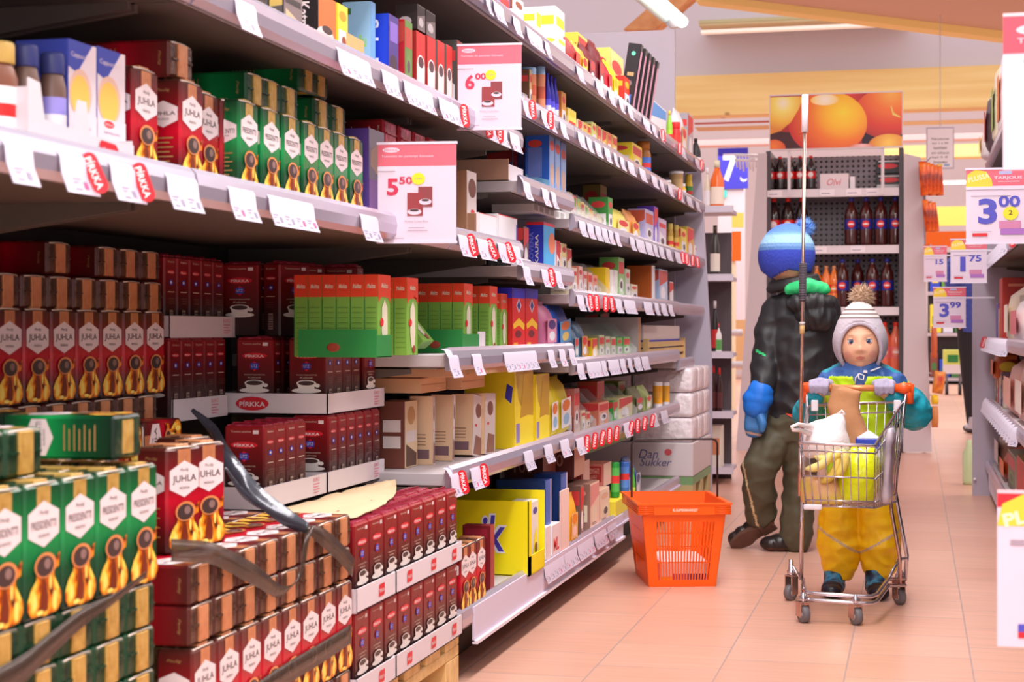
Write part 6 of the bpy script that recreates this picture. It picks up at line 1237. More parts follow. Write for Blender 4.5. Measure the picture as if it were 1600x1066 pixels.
# fruit picture board
a = at(1202, 236, Y=YD - .05); b = at(1411, 142, Y=YD - .05); w = b.x - a.x; h = b.z - a.z
def mixc(c1, c2, k): return tuple(c1[i] * (1 - k) + c2[i] * k for i in range(3))
m = MB(); m.box((-w / 2, -.012, 0), (w / 2, .012, h), S((226, 216, 220), .4))
P = MB(); ww, hh2 = w * .985, h * .95
def radial(name, cx, cz, rx, rz, stops):          # printed round gradient of one fruit, centred on the board's own axes
    mt = bpy.data.materials.new(name); mt.use_nodes = True; nt = mt.node_tree; b_ = nt.nodes['Principled BSDF']; b_.inputs['Roughness'].default_value = .4
    tc = nt.nodes.new('ShaderNodeTexCoord'); mp = nt.nodes.new('ShaderNodeMapping'); sx, szz = rx * ww, rz * hh2
    mp.inputs['Location'].default_value = (-(cx - .5) * ww / sx, 0, -(cz * hh2 + (h - hh2) / 2) / szz); mp.inputs['Scale'].default_value = (1 / sx, 0, 1 / szz)
    nt.links.new(tc.outputs['Object'], mp.inputs[0]); ln = nt.nodes.new('ShaderNodeVectorMath'); ln.operation = 'LENGTH'; nt.links.new(mp.outputs[0], ln.inputs[0])
    cr = nt.nodes.new('ShaderNodeValToRGB'); nt.links.new(ln.outputs['Value'], cr.inputs[0])
    while len(cr.color_ramp.elements) < len(stops): cr.color_ramp.elements.new(.5)
    for e_, (p_, c_) in zip(cr.color_ramp.elements, stops): e_.position = p_
    for e_, (p_, c_) in zip(cr.color_ramp.elements, stops): e_.color = lin(c_)
    nt.links.new(cr.outputs[0], b_.inputs['Base Color']); return mt
def gfruit(cx, cz, rx, rz, fx, fz, fr, stops, rot=0):
    pts = []
    for i in range(40):
        a_ = 2 * math.pi * i / 40; x, z = rx * math.cos(a_), rz * math.sin(a_); x, z = x * math.cos(rot) - z * .45 * math.sin(rot), x * 2.2 * math.sin(rot) + z * math.cos(rot); pts.append((min(max(cx + x, 0), 1), min(max(cz + z, 0), 1)))
    fruit.items.append(('pts', 'F', pts, radial('fruit_print', fx, fz, fr, fr * 2.2, stops)))
def fruit(cx, cz, rx, rz, c_out, c_in, ox, oz, n=9, clip=True):
    for k in range(n):
        f = k / (n - 1); c = tuple(round(x / 6) * 6 for x in mixc(c_out, c_in, f ** .9)); s = 1 - f * .92; pts = []
        for i in range(28):
            a_ = 2 * math.pi * i / 28; x = cx + ox * f + rx * s * math.cos(a_); z = cz + oz * f + rz * s * math.sin(a_); pts.append((min(max(x, 0), 1), min(max(z, 0), 1)))
        fruit.items.append(('pts', 'F', pts, S(c, .4)))
fruit.items = [('rect', 'F', (0, 0, 1, 1), S((178, 20, 24), .4)), ('pts', 'F', [(0, 0), (.34, 0), (.2, .3), (0, .35)], S((70, 20, 30))), ('pts', 'F', [(.7, .0), (1, .0), (1, .3), (.76, .36), (.7, .2)], S((50, 24, 50)))]
gfruit(.62, .95, .12, .3, .6, 1.0, .2, [(0, (226, 40, 30)), (1, (150, 14, 24))]); gfruit(.88, .62, .24, .46, .92, 1.0, .42, [(0, (252, 190, 80)), (.35, (244, 120, 40)), (.7, (220, 50, 26)), (1, (160, 20, 24))])
gfruit(.44, .46, .30, .60, .56, .66, .42, [(0, (255, 230, 40)), (.3, (255, 196, 20)), (.6, (244, 120, 16)), (1, (206, 30, 16))], rot=-.12)
fruit.items.append(('pts', 'F', [(0, .3), (.03, .64), (.22, .78), (.26, .98), (.02, .98), (0, .9)], S((250, 200, 50))))
fruit.items[-1] = ('pts', 'F', [(0, .28), (.08, .34), (.16, .5), (.22, .74), (.26, .98), (0, .98)], radial('fruit_print', .1, .86, .2, .5, [(0, (252, 246, 226)), (.3, (250, 236, 120)), (.7, (244, 190, 60)), (1, (226, 140, 40))]))
gfruit(.42, .90, .11, .10, .42, .90, .11, [(0, (255, 250, 236)), (.6, (255, 236, 180)), (1, (255, 210, 70))]); gfruit(.90, .03, .15, .2, .9, .06, .14, [(0, (255, 214, 90)), (1, (226, 130, 30))]); gfruit(.03, .0, .09, .18, .03, .05, .1, [(0, (244, 130, 40)), (1, (214, 60, 20))]); gfruit(.70, .0, .10, .06, .7, .02, .1, [(0, (250, 200, 200)), (1, (226, 120, 90))])
fruit.items.append(('pts', 'F', [(.92, .76), (.94, .62), (.985, .55), (.99, .52), (.93, .58), (.915, .74)], S((240, 220, 120))))
P.art(ww, .024, hh2, fruit.items)
# stack layers in strict order so that later shapes lie on top
m.add([v + Vector((0, 0, (h - hh2) / 2)) for v in P.v], P.f, gp2); k0 = len(m.f) - len(P.f)
for i, q in enumerate(P.mi): m.mi[k0 + i] = m.idx(P.mats[q])
for x in (-w * .35, w * .35): m.box((x - .01, .0, -.3), (x + .01, .01, 0), S((214, 206, 212), .4))
tag(m.build('picture_board', loc=((a.x + b.x) / 2, YD - .05, a.z)), 'wide board with a close-up of red and yellow fruit above the drinks stand', 'sign')
# paper notice
a = at(1447, 265, Y=12); b = at(1491, 198, Y=12); w = b.x - a.x; h = b.z - a.z
m = MB(); m.box((-w / 2, -.006, 0), (w / 2, .006, h), S((196, 186, 204), .4)); m.art(w * .9, .012, h, [('rect', 'F', (0, .04, 1, .96), S((240, 232, 238)))] + [('txt', 'F', s_, (.5, .72 - .11 * i, .7 - .08 * (i % 3), .06), ink) for i, s_ in enumerate(['Maksuttomat', 'kpl 1 à 50', 'tuotteet', 'on oikeus', 'kpl 5 €', 'ilmaiseksi'])] + [('rect', 'F', (.1 + .28 * i, .07, .3 + .28 * i, .12), S(c)) for i, c in enumerate([(150, 180, 226), (240, 206, 90), (150, 180, 226)])])
m.tube([(0, 0, h), (0, 0, 3.0 - a.z)], .003, S((210, 210, 210)), 5); tag(m.build('notice', loc=((a.x + b.x) / 2, 12, a.z), rot=(0, 0, R(4))), 'white printed notice hanging right of the fruit board', 'notice')
# orange snack bags hung beside the stand
ob_ = M('orange_bag', None, .25, bump=.5, bscale=30, noisec=[(150, 44, 16), (226, 90, 24), (246, 150, 60)], nscale=12)
def hbag(u0, v0, u1, v1, Y, mt, label, group=None, tilt=0):
    a = at(u0, v1, Y=Y); b = at(u1, v0, Y=Y); w = b.x - a.x; h = b.z - a.z; m = MB(); rings = []; n = 12
    for fz, fx, fy in [(0, 1, .1), (.05, .96, .5), (.3, .94, 1), (.7, .94, .9), (.92, .96, .3), (1, 1, .08)]:
        rings.append([(math.copysign(abs(math.cos(2 * math.pi * i / n)) ** .5, math.cos(2 * math.pi * i / n)) * w / 2 * fx, math.sin(2 * math.pi * i / n) * .03 * fy, fz * h) for i in range(n)])
    m.loft(rings, mt); tag(m.build('snack_bag', loc=((a.x + b.x) / 2, Y, a.z), rot=(0, R(tilt), R(20))), label, 'snack bag', group)
for i in range(5): hbag(1438 + 6 * i, 252 + 2 * i, 1451 + 6 * i, 306 - 2 * (i % 2), 10.95 + .05 * i, ob_, 'orange snack bag in the upper bunch beside the drinks stand, %s from left' % ordw(i), 'orange snack bags', -4)
for i in range(3): hbag(1446 + 5 * i, 312 + 2 * i, 1456 + 6 * i, 362, 10.97 + .05 * i, ob_, 'orange snack bag in the lower bunch beside the drinks stand, %s from left' % ordw(i), 'orange snack bags', -7)
hbag(1450, 382, 1460, 438, 10.98, ob_, 'single orange snack bag beside the half hidden pink card', tilt=-8)
hbag(1455, 510, 1464, 560, 11.0, S((206, 100, 60), .3), 'reddish snack bag by the floor-side of the drinks stand panel')
hbag(1455, 580, 1474, 615, 11.0, M('mixed_bag', None, .3, noisec=[(200, 60, 30), (236, 150, 60), (140, 80, 70)], nscale=14), 'orange and red snack bag sticking out beside the drinks stand', tilt=8)
hbag(1455, 617, 1466, 632, 11.0, S((240, 200, 40), .3), 'bright yellow snack bag low beside the drinks stand')
hbag(1455, 635, 1466, 668, 11.0, S((206, 130, 70), .3), 'tan snack bag lowest beside the drinks stand')
m = MB(); px0 = at(1447, 400, Y=11.0).x; m.box((px0 - .02, 11.3, 0), (px0 + .0, 11.33, 1.9), S((170, 160, 170)))
for z in (1.9, 1.62, 1.34, .80, .52, .38, .28): m.tube([(px0, 11.31, z), (px0 + .03, 10.94, z)], .004, S((190, 186, 190)), 6)
tag(m.build('hook_strip'), 'thin hook strip holding the snack bags beside the drinks stand', 'hook strip')
# ------------------------------------------------------------ far shelves seen in the right gap
t = empty('far_shelving', (0, 0, 0), 'dark far shelving with mixed goods behind the small price cards', 'shelving unit')
a = at(1450, 596, Y=25); b = at(1570, 392, Y=25); m = MB(); m.box((a.x, 25.3, 0), (b.x, 25.35, b.z), S((40, 34, 38))); m.build('back_panel', t)
fz_ = [.1, .75, 1.35]
for z in fz_: m = MB(); m.box((a.x, 25, z - .05), (b.x, 25.3, z), S((170, 160, 170))); m.build('shelf', t)
rr = random.Random(3); cols = [(40, 70, 180), (206, 60, 50), (90, 150, 60), (236, 220, 190), (226, 200, 60), (120, 60, 50), (200, 200, 214), (60, 110, 60)]
k = 0
for z in fz_:
    x = a.x + .03
    while x < b.x - .2:
        w = rr.uniform(.09, .18); h = rr.uniform(.25, .45); c = cols[rr.randrange(8)]; m = MB(); m.box((x, 25.03, z), (x + w, 25.25, z + h), S(c, .5), .01); m.box((x + w * .2, 25.025, z + h * .3), (x + w * .8, 25.03, z + h * .6), S(cols[rr.randrange(8)]))
        tag(m.build('far_carton'), 'blurred far carton %s from the left on the %s dark far shelf' % (ordw(k % 9), ('lowest', 'middle', 'upper')[fz_.index(z)]), 'carton', 'far cartons'); x += w + .02; k += 1
    k = 0
# advertising trolley
t = empty('advert_trolley', (0, 0, 0), 'low trolley with a yellow-green poster far down the right gap', 'trolley')
a = at(1474, 570, Y=21); b = at(1508, 547, Y=21); m = MB(); m.box((a.x, 21, a.z), (b.x, 21.4, b.z), S((214, 226, 110))); m.art(1, 1, 1, []); m.box((a.x + .05, 20.99, a.z + .03), (b.x - .08, 21, a.z + .12), S((40, 130, 60))); m.build('poster', t)
a2 = at(1474, 584, Y=21); m = MB(); m.box((a.x, 21.0, a2.z), (b.x, 21.4, a.z), S((226, 220, 226))); m.build('basket', t)
for x in (a.x + .04, b.x - .06):
    m = MB(); m.lathe([(.07, -.02), (.07, .02)], S((60, 56, 60)), X=T3(x, 21.05, .07) @ Matrix.Rotation(R(90), 4, 'Y'), seg=12); m.build('wheel', t)
    m = MB(); m.tube([(x, 21.05, .07), (x, 21.05, a2.z + .02)], .015, S((120, 116, 120)), 6); m.build('leg', t)
# second left-gap posts: pale green bottle by right end panel
m = MB(); p = at(1514, 700, Y=8.9); m.lathe([(.03, 0), (.032, .02), (.032, .16), (.014, .2), (.012, .23)], S((200, 220, 170), .2), X=T3(p.x, 8.9, 0)); tag(m.build('floor_bottle'), 'pale green bottle standing on the floor behind the right end panel', 'bottle')

# ------------------------------------------------------------ orange basket
oran = M('basket_orange', (250, 100, 12), .35, spec=.5)
bx0 = at(1066, 917, Z=0)
BX = T3(bx0.x, bx0.y, 0) @ Matrix.Rotation(YAW + R(3.5), 4, 'Z')
t = empty('shopping_basket', (0, 0, 0), 'bright orange plastic shopping basket with a black wire handle on the floor', 'basket', Xm=BX)
bw, tw2, bd0, bd1, Hh = .105, .134, 0, .30, .262      # half width bottom/top, y front/back at bottom, height
fy = -.035; by = .335
def wallpt(side, a, z):       # a in 0..1 across, z height
    k = z / Hh; hw = bw + (tw2 - bw) * k; y0 = fy * k; y1 = bd1 + (by - bd1) * k
    if side == 'F': return Vector((-hw + 2 * hw * a, y0, z))
    if side == 'B': return Vector((hw - 2 * hw * a, y1, z))
    if side == 'L': return Vector((-hw, y1 + (y0 - y1) * a, z))
    if side == 'R': return Vector((hw, y0 + (y1 - y0) * a, z))
m = MB(); th = .0022
inn = {'F': Vector((0, th, 0)), 'B': Vector((0, -th, 0)), 'L': Vector((th, 0, 0)), 'R': Vector((-th, 0, 0))}
def patch(sd, a0, a1, z0, z1):
    P = [wallpt(sd, a0, z0), wallpt(sd, a1, z0), wallpt(sd, a1, z1), wallpt(sd, a0, z1)]; Q = [p + inn[sd] for p in P]
    m.add(P + Q, [(0, 1, 2, 3), (7, 6, 5, 4), (0, 4, 5, 1), (1, 5, 6, 2), (2, 6, 7, 3), (3, 7, 4, 0)], oran)
for sd in 'FBLR':
    patch(sd, 0, 1, .0, .022); patch(sd, 0, 1, .205, Hh)
    A0 = .14 if sd in 'FB' else .19; A1 = .88 if sd in 'FB' else .9
    patch(sd, 0, A0, .022, .205); patch(sd, A1, 1, .022, .205); n = 18; span = A1 - A0
    for i in range(n):
        a = A0 + span * (i + .0) / n
        if i: patch(sd, a, a + span / n * (.52 if sd in 'FB' else .8), .022, .205)
        else: patch(sd, a, a + .01, .022, .205)
    for z in (.075, .125, .168): patch(sd, A0, A1, z, z + .004)
m.box((-bw, 0, 0), (bw, bd1, .004), oran)
m.build('body', t)
m = MB()
for zz, o_, hh_ in ((Hh - .034, .010, .034), (Hh - .004, .014, .006)):
    ring = [wallpt('F', 0, Hh) + Vector((-o_, -o_, 0)), wallpt('F', 1, Hh) + Vector((o_, -o_, 0)), wallpt('B', 0, Hh) + Vector((o_, o_, 0)), wallpt('B', 1, Hh) + Vector((-o_, o_, 0))]
    inr = [wallpt('F', 0, Hh), wallpt('F', 1, Hh), wallpt('B', 0, Hh), wallpt('B', 1, Hh)]
    vs = [Vector((p.x, p.y, zz)) for p in ring] + [Vector((p.x, p.y, zz + hh_)) for p in ring] + [Vector((p.x, p.y, zz + hh_)) for p in inr] + [Vector((p.x, p.y, zz)) for p in inr]
    fs = []
    for i in range(4):
        j = (i + 1) % 4; fs += [(i, j, j + 4, i + 4), (i + 4, j + 4, j + 8, i + 8), (i + 12, j + 12, j, i), (i + 8, j + 8, j + 12, i + 12)]
    m.add(vs, fs, oran)
for k in range(4):     # grip lines
    z = Hh - .030 + k * .0065; m.tube([wallpt('F', 0, Hh) * 1 + Vector((-.0115, -.0115, z - Hh)), wallpt('F', 0, Hh) + Vector((.04, -.0115, z - Hh))], .0014, oran, 5); m.tube([wallpt('F', 1, Hh) + Vector((-.04, -.0115, z - Hh)), wallpt('F', 1, Hh) + Vector((.0115, -.0115, z - Hh))], .0014, oran, 5)
    m.tube([wallpt('F', 0, Hh) + Vector((-.0115, -.0115, z - Hh)), wallpt('L', .3, Hh) + Vector((-.0115, 0, z - Hh))], .0014, oran, 5)
r_ = m.build('rim', t)
vs, fs, dim = textmesh('K-SUPERMARKET', .03); s = .078 / dim[0]; m = MB(); yf = wallpt('F', .5, Hh).y - .0115
m.add([(v.x * s + .002, yf, Hh - .019 + v.y * .0085 / dim[1]) for v in vs], fs, S((255, 226, 206)))
o = m.build('lettering', r_); o['label'] = 'white lettering'
m = MB(); bk = S((40, 30, 34), .3); hx = tw2 + .004; ym = .15; zt_h = .449
m.tube([(-hx, ym, Hh - .03), (-hx, ym, zt_h - .016), (-hx + .005, ym, zt_h - .005), (-hx + .016, ym, zt_h), (hx - .016, ym, zt_h), (hx - .005, ym, zt_h - .005), (hx, ym, zt_h - .016), (hx, ym, Hh - .03)], .0034, bk, 8)
m.build('handle', t)
m = MB(); w, d, h = .15, .2, .075; m.box((-w / 2, -d / 2, 0), (w / 2, d / 2, h), S((236, 222, 228)), .006); m.art(w, d, h, [('rect', 'F', (.55, .0, 1, .42), S((60, 60, 150))), ('rect', 'F', (.0, .0, .25, .3), S((240, 180, 40))), ('rect', 'F', (.25, .0, .55, .42), S((170, 90, 150)))])
tag(m.build('packet', Xm=BX @ T3(0.01, .13, .0045)), 'pale packet with a coloured foot inside the orange basket', 'packet')
m = MB(); p = at(958, 843, Z=0); m.sphere((p.x - .03, p.y, .004), (.02, .03, .004), S((226, 200, 90)), 8, 5); tag(m.build('paper_scrap'), 'yellow scrap on the floor under the left shelves', 'scrap')
# ------------------------------------------------------------ child's shopping cart with flag pole
chrome = M('chrome', (206, 196, 204), .16, .9); chrome2 = M('chrome_warm', (196, 160, 148), .22, .85); rubber = S((110, 104, 108), .5)
CY0, CY1 = 4.60, 4.97
c = at(1330, 800, Y=4.8)
t = empty('shopping_cart', (0, 0, 0), 'small chrome shopping cart pushed by the toddler, with a tall flag pole', 'shopping cart')
def U(u, v, Y): return at(u, v, Y=Y)
FL, FR = U(1257, 927, CY0), U(1366, 933, CY0)
RL, RR = U(1252, 905, CY1 - .01), U(1414, 905, CY1)
m = MB()
for dz, ins in ((0, 0), (-.018, .004)):
    d = Vector((0, -ins, dz))
    m.tube([RL + Vector((.004, 0, .0)) + d, FL + Vector((0, .03, 0)) + d, FL + Vector((.012, .004, 0)) + d, FL + Vector((.03, 0, 0)) + d, FR - Vector((.025, 0, 0)) + d, FR + Vector((-.008, .006, 0)) + d, FR + Vector((.006, .03, .002)) + d, U(1388, 905, 4.80) + d, RR + d], .0058, chrome, 8)
m.build('base_frame', t)
HL, HR = U(1256, 606, 5.0), U(1422, 607, 5.0)
m = MB()
m.tube([RL + Vector((0, 0, .005)), U(1253, 800, 4.97), U(1255, 700, 4.98), U(1261, 640, 4.99), HL + Vector((.008, 0, .0))], .0058, chrome, 8)
m.tube([RR + Vector((0, 0, -.005)), U(1417, 868, 4.97), U(1404, 800, 4.97), U(1398, 762, 4.975), U(1408, 680, 4.98), U(1413, 630, 4.99), HR - Vector((.008, 0, 0))], .0058, chrome, 8)
m.tube([U(1406, 912, 4.90), U(1406, 872, 4.90), U(1393, 800, 4.90), U(1391, 775, 4.91)], .0055, chrome2, 8)
m.tube([U(1404, 875, 4.90), U(1416, 872, 4.97)], .005, chrome, 6); m.tube([U(1385, 912, 4.80), U(1398, 885, 4.88), U(1404, 878, 4.90)], .005, chrome, 6)
m.build('upright_frame', t)
# handle
m = MB(); m.tube([HL + Vector((.02, 0, 0)), HR - Vector((.02, 0, 0))], .0095, M('handle_copper', (226, 138, 84), .3, .2), 12); hd = m.build('handle', t)
oc_ = S((244, 90, 30), .35)
for P_, s_ in ((HL, 1), (HR, -1)):
    m = MB(); m.tube([P_ + Vector((-.004 * s_, 0, 0)), P_ + Vector((.02 * s_, 0, 0)), P_ + Vector((.045 * s_, 0, 0))], [.016, .0165, .011], oc_, 12)
    m.tube([P_ + Vector((.002 * s_, 0, .012)), P_ + Vector((.0 * s_, .002, -.045))], [.014, .010], oc_, 10)
    m.build('end_cap', hd)
# wire basket
TL, TR, BL, BR = U(1250, 692, CY0), U(1367, 697, CY0), U(1259, 791, CY0 + .05), U(1366, 794, CY0 + .05)
ZL, ZR, YL, YR = U(1263, 634, 4.985), U(1411, 628, 4.985), U(1268, 783, 4.95), U(1400, 784, 4.95)
m = MB(); wr_ = .0017
def lerp(a, b, k): return a.lerp(b, k)
def side(A, B, C_, D_, n, zs):      # top A->B, bottom D->C
    for i in range(n + 1):
        k = i / n; m.tube([lerp(A, B, k), lerp(D_, C_, k)], wr_, chrome, 5)
    for z in zs: m.tube([lerp(A, D_, z), lerp(B, C_, z)], wr_ * 1.5, chrome, 6)
side(TL, TR, BR, BL, 9, (.12, .52, .90)); side(TR, ZR, YR, BR, 11, (.14, .55, .92)); side(ZL, TL, BL, YL, 11, (.14, .55, .92)); side(ZR, ZL, YL, YR, 11, (.10, .5))
for k in range(10): m.tube([lerp(BL, BR, k / 9), lerp(YL, YR, k / 9)], wr_, chrome, 5)
for k in range(6): m.tube([lerp(BL, YL, k / 5), lerp(BR, YR, k / 5)], wr_, chrome, 5)
m.tube([TL, TL.lerp(TR, .04) + Vector((0, -.004, 0)), TL.lerp(TR, .96) + Vector((0, -.004, 0)), TR, ZR, ZL], .0048, chrome, 8, closed=True)
m.tube([BL, BR, YR, YL], .003, chrome, 6, closed=True)
bk_ = m.build('wire_basket', t)
wp = S((232, 226, 234), .4)
for p in (U(1273, 634, 4.97), U(1402, 634, 4.97)): m = MB(); m.box((p.x - .010, p.y - .006, p.z - .016), (p.x + .010, p.y + .006, p.z + .016), wp, .002); m.build('plastic_clip', bk_)
m = MB(); p = U(1267, 792, CY0 + .05); m.box((p.x - .02, p.y - .008, p.z - .008), (p.x + .03, p.y + .01, p.z + .007), wp, .003)
m.build('plastic_clip', bk_)
# casters
for nm, (u, v), Y, sgn in (('front left', (1255, 960), 4.60, 1), ('front right', (1337, 962), 4.60, 1), ('rear left', (1236, 918), 4.97, -1), ('rear right', (1405, 925), 4.97, 1)):
    p = U(u, v, Y); r = .0235; p.z = r; m = MB(); ang = 35 * sgn
    X = T3(p.x, p.y, 0) @ Matrix.Rotation(R(ang), 4, 'Z')
    top = .068 if Y < 4.7 else .085
    for s_ in (-1, 1): m.box((s_ * .013 - .0012, -.012, r - .006), (s_ * .013 + .0012, .016, top - .012), chrome2, .0006, X)
    m.box((-.015, -.014, top - .014), (.015, .018, top - .010), chrome2, .001, X)
    m.lathe([(.010, top - .010), (.012, top - .006), (.012, top + .004), (.008, top + .006), (.007, top + (.014 if Y < 4.7 else .035))], chrome, X, 12)
    if Y > 4.7: m.tube([X @ Vector((0, 0, top + .02)), (RL if sgn < 0 else RR)], .0055, chrome, 6)
    cs = m.build('caster', t); cs['label'] = nm + ' caster'
    m = MB(); WX = X @ T3(0, -.002, r) @ Matrix.Rotation(R(90), 4, 'Y')
    m.lathe([(r * .8, -.0105), (r, -.0075), (r, .0075), (r * .8, .0105)], rubber, WX, 24); m.lathe([(r * .45, -.0112), (r * .45, .0112)], S((190, 180, 186), .35), WX, 16); m.build('wheel', cs)
# flag pole
m = MB(); PB, PT = U(1250, 790, 4.93), U(1258, 150, 4.93)
def pp(v): k = (v - 790) / (150 - 790); return PB.lerp(PT, k)
m.tube([pp(700), pp(205)], .0052, chrome2, 10); m.tube([pp(775), pp(700)], .007, chrome2, 10)
fp = m.build('flag_pole', t)
m = MB(); gk = S((84, 74, 84), .5); pr = []
for k in range(23):
    m.tube([pp(411 + k * 2.55), pp(411 + k * 2.55 + 1.9)], .0112 if k % 1 == 0 else .009, gk, 12)
m.tube([pp(411), pp(471)], .0095, gk, 12); m.build('foam_grip', fp)
m = MB(); m.tube([pp(206), pp(148)], .0098, S((250, 238, 246), .35), 10); m.build('white_sleeve', fp); m = MB(); m.tube([pp(522), pp(505)], .0075, S((220, 180, 120), .3), 10); m.tube([pp(508), pp(503)], .0085, S((200, 190, 190), .3), 10); m.build('pole_joint', fp)
# goods in the cart
kp = M('kraft_paper', (190, 134, 92), .75, bump=.8, bscale=14, bdist=.008)
def crumple(rings, mt, name, label, cat, amp=.004, sc=22, sub=3, Yc=0, seed=0, cap=True):
    m = MB(); m.loft(rings, mt, cap=cap); me = m.mesh(name); bm = bmesh.new(); bm.from_mesh(me); bmesh.ops.subdivide_edges(bm, edges=list(bm.edges), cuts=sub, use_grid_fill=True, smooth=.3)
    bm.normal_update()
    for v in bm.verts: v.co += v.normal * (noise.noise(v.co * sc + Vector((seed, 0, 0))) * amp + abs(noise.noise(v.co * sc * 2.3)) * amp * .6)
    bm.to_mesh(me); bm.free()
    for p in me.polygons: p.use_smooth = True
    return tag(link(me, name), label, cat)
def ring(cx, cy, cz, rx, ry, n=14, e=.7, tilt=(0, 0)):
    o = []
    for i in range(n):
        a = 2 * math.pi * i / n; x = math.copysign(abs(math.cos(a)) ** e, math.cos(a)) * rx; y = math.copysign(abs(math.sin(a)) ** e, math.sin(a)) * ry
        o.append(Vector((cx + x, cy + y, cz + x * tilt[0] + y * tilt[1])))
    return o
def q(u, v, Y): p = at(u, v, Y=Y); return p
rs = []
for (u, v, rx, ry, Y, tl) in [(1332, 770, .045, .03, 4.84, 0), (1333, 700, .050, .034, 4.84, 0), (1325, 660, .047, .032, 4.84, 0), (1319, 635, .044, .026, 4.84, -.12), (1321, 612, .038, .012, 4.83, -.2), (1323, 607, .039, .004, 4.83, -.3)]:
    p = q(u, v, Y); rs.append(ring(p.x, p.y, p.z, rx, ry, tilt=(tl, 0)))
crumple(rs, kp, 'paper_bag', 'crumpled brown paper bag standing in the shopping cart', 'bag', .006, 18)
rs = []
for (u, v, rx, ry, Y) in [(1290, 712, .055, .06, 4.74), (1288, 690, .068, .07, 4.74), (1292, 668, .055, .05, 4.75), (1304, 655, .032, .03, 4.76), (1312, 646, .012, .01, 4.76)]:
    p = q(u, v, Y); rs.append(ring(p.x, p.y, p.z, rx, ry, e=1))
wb = M('white_plastic_bag', (240, 226, 226), .35, bump=.9, bscale=20, bdist=.01)
wbo = crumple(rs, wb, 'carrier_bag', 'white plastic carrier bag spilling over the cart front left', 'bag', .008, 16, seed=4)
m = MB(); pl = [q(1265, 678, 4.70), q(1250, 672, 4.62), q(1239, 672, 4.58), q(1237, 667, 4.58), q(1247, 663, 4.60), q(1268, 668, 4.70)]
m.tube(pl, [.009, .006, .005, .005, .005, .009], wb, 8); m.build('bag_handle', wbo); m = MB(); m.tube([q(1312, 655, 4.76), q(1320, 646, 4.75), q(1316, 642, 4.75), q(1306, 650, 4.76)], .004, wb, 8); m.build('bag_handle', wbo)
lb_ = M('lime_film', (216, 226, 20), .2, bump=.7, bscale=24, bdist=.008)
rs = []
for (u, v, rx, ry, Y) in [(1336, 782, .052, .05, 4.74), (1340, 755, .058, .055, 4.74), (1345, 725, .054, .05, 4.74), (1346, 704, .04, .03, 4.74), (1348, 698, .03, .015, 4.74)]:
    p = q(u, v, Y); rs.append(ring(p.x, p.y, p.z, rx, ry, e=.8))
crumple(rs, lb_, 'food_bag', 'bright lime yellow bag inside the cart front', 'bag', .006, 22, seed=9)
ban = M('banana_skin', None, .45, noisec=[(214, 180, 60), (236, 214, 110), (240, 226, 150)], nscale=9)
for i, (u, v, a, ln) in enumerate([(1282, 722, 35, 1), (1300, 735, 60, 1), (1315, 725, 75, .9), (1296, 712, 15, .9)]):
    p = q(u, v, 4.665 + .014 * (i % 2)); m = MB(); pts = []; rad = []
    for k in range(9):
        b = -1 + k / 4; x = b * .045 * ln; z = .016 * b * b - .008; ca, sa = math.cos(R(a)), math.sin(R(a)); pts.append(p + Vector((x * ca - z * sa, .004 * b, x * sa + z * ca))); rad.append(.0125 * (1 - abs(b) ** 4 * .75))
    m.tube(pts, rad, ban, 10); tag(m.build('banana'), 'pale yellow banana behind the cart front wires, %s from the left' % ordw(i), 'banana', 'bananas in the cart')
rs = []
for (u, v, rx, ry, Y) in [(1285, 786, .055, .04, 4.72), (1283, 768, .06, .045, 4.72), (1280, 750, .05, .04, 4.72), (1278, 745, .04, .03, 4.72)]:
    p = q(u, v, Y); rs.append(ring(p.x, p.y, p.z, rx, ry, e=.8))
crumple(rs, M('bread_film', None, .3, noisec=[(206, 130, 90), (226, 176, 120), (214, 196, 60)], nscale=10), 'bread_bag', 'orange-brown bag lying at the bottom left of the cart', 'bag', .004, 24, seed=2)
p = q(1357, 700, 4.78); m = MB(); m.box((p.x - .034, p.y - .03, p.z - .15), (p.x + .034, p.y + .03, p.z + .03), S((232, 226, 236)), .004); m.box((p.x - .0345, p.y - .0305, p.z - .004), (p.x + .0345, p.y + .0305, p.z + .0295), S((36, 60, 190)), .004)
m.prism([(p.x - .03, p.z + .03), (p.x + .03, p.z + .03), (p.x, p.z + .05)], p.y - .002, p.y + .002, S((240, 236, 240)))
tag(m.build('drink_carton'), 'blue and white drink carton beside the paper bag in the cart', 'carton')
rs = []
for (u, v, rx, ry, Y) in [(1384, 782, .014, .07, 4.80), (1386, 740, .016, .085, 4.80), (1389, 700, .015, .09, 4.80), (1392, 668, .010, .08, 4.80)]:
    p = q(u, v, Y); rs.append(ring(p.x, p.y, p.z, rx, ry, e=.8))
crumple(rs, M('grey_film', None, .3, noisec=[(150, 136, 150), (190, 176, 190), (206, 196, 206)], nscale=14), 'grey_bag', 'grey-lilac bag pressed against the right side of the cart', 'bag', .003, 20, seed=7)

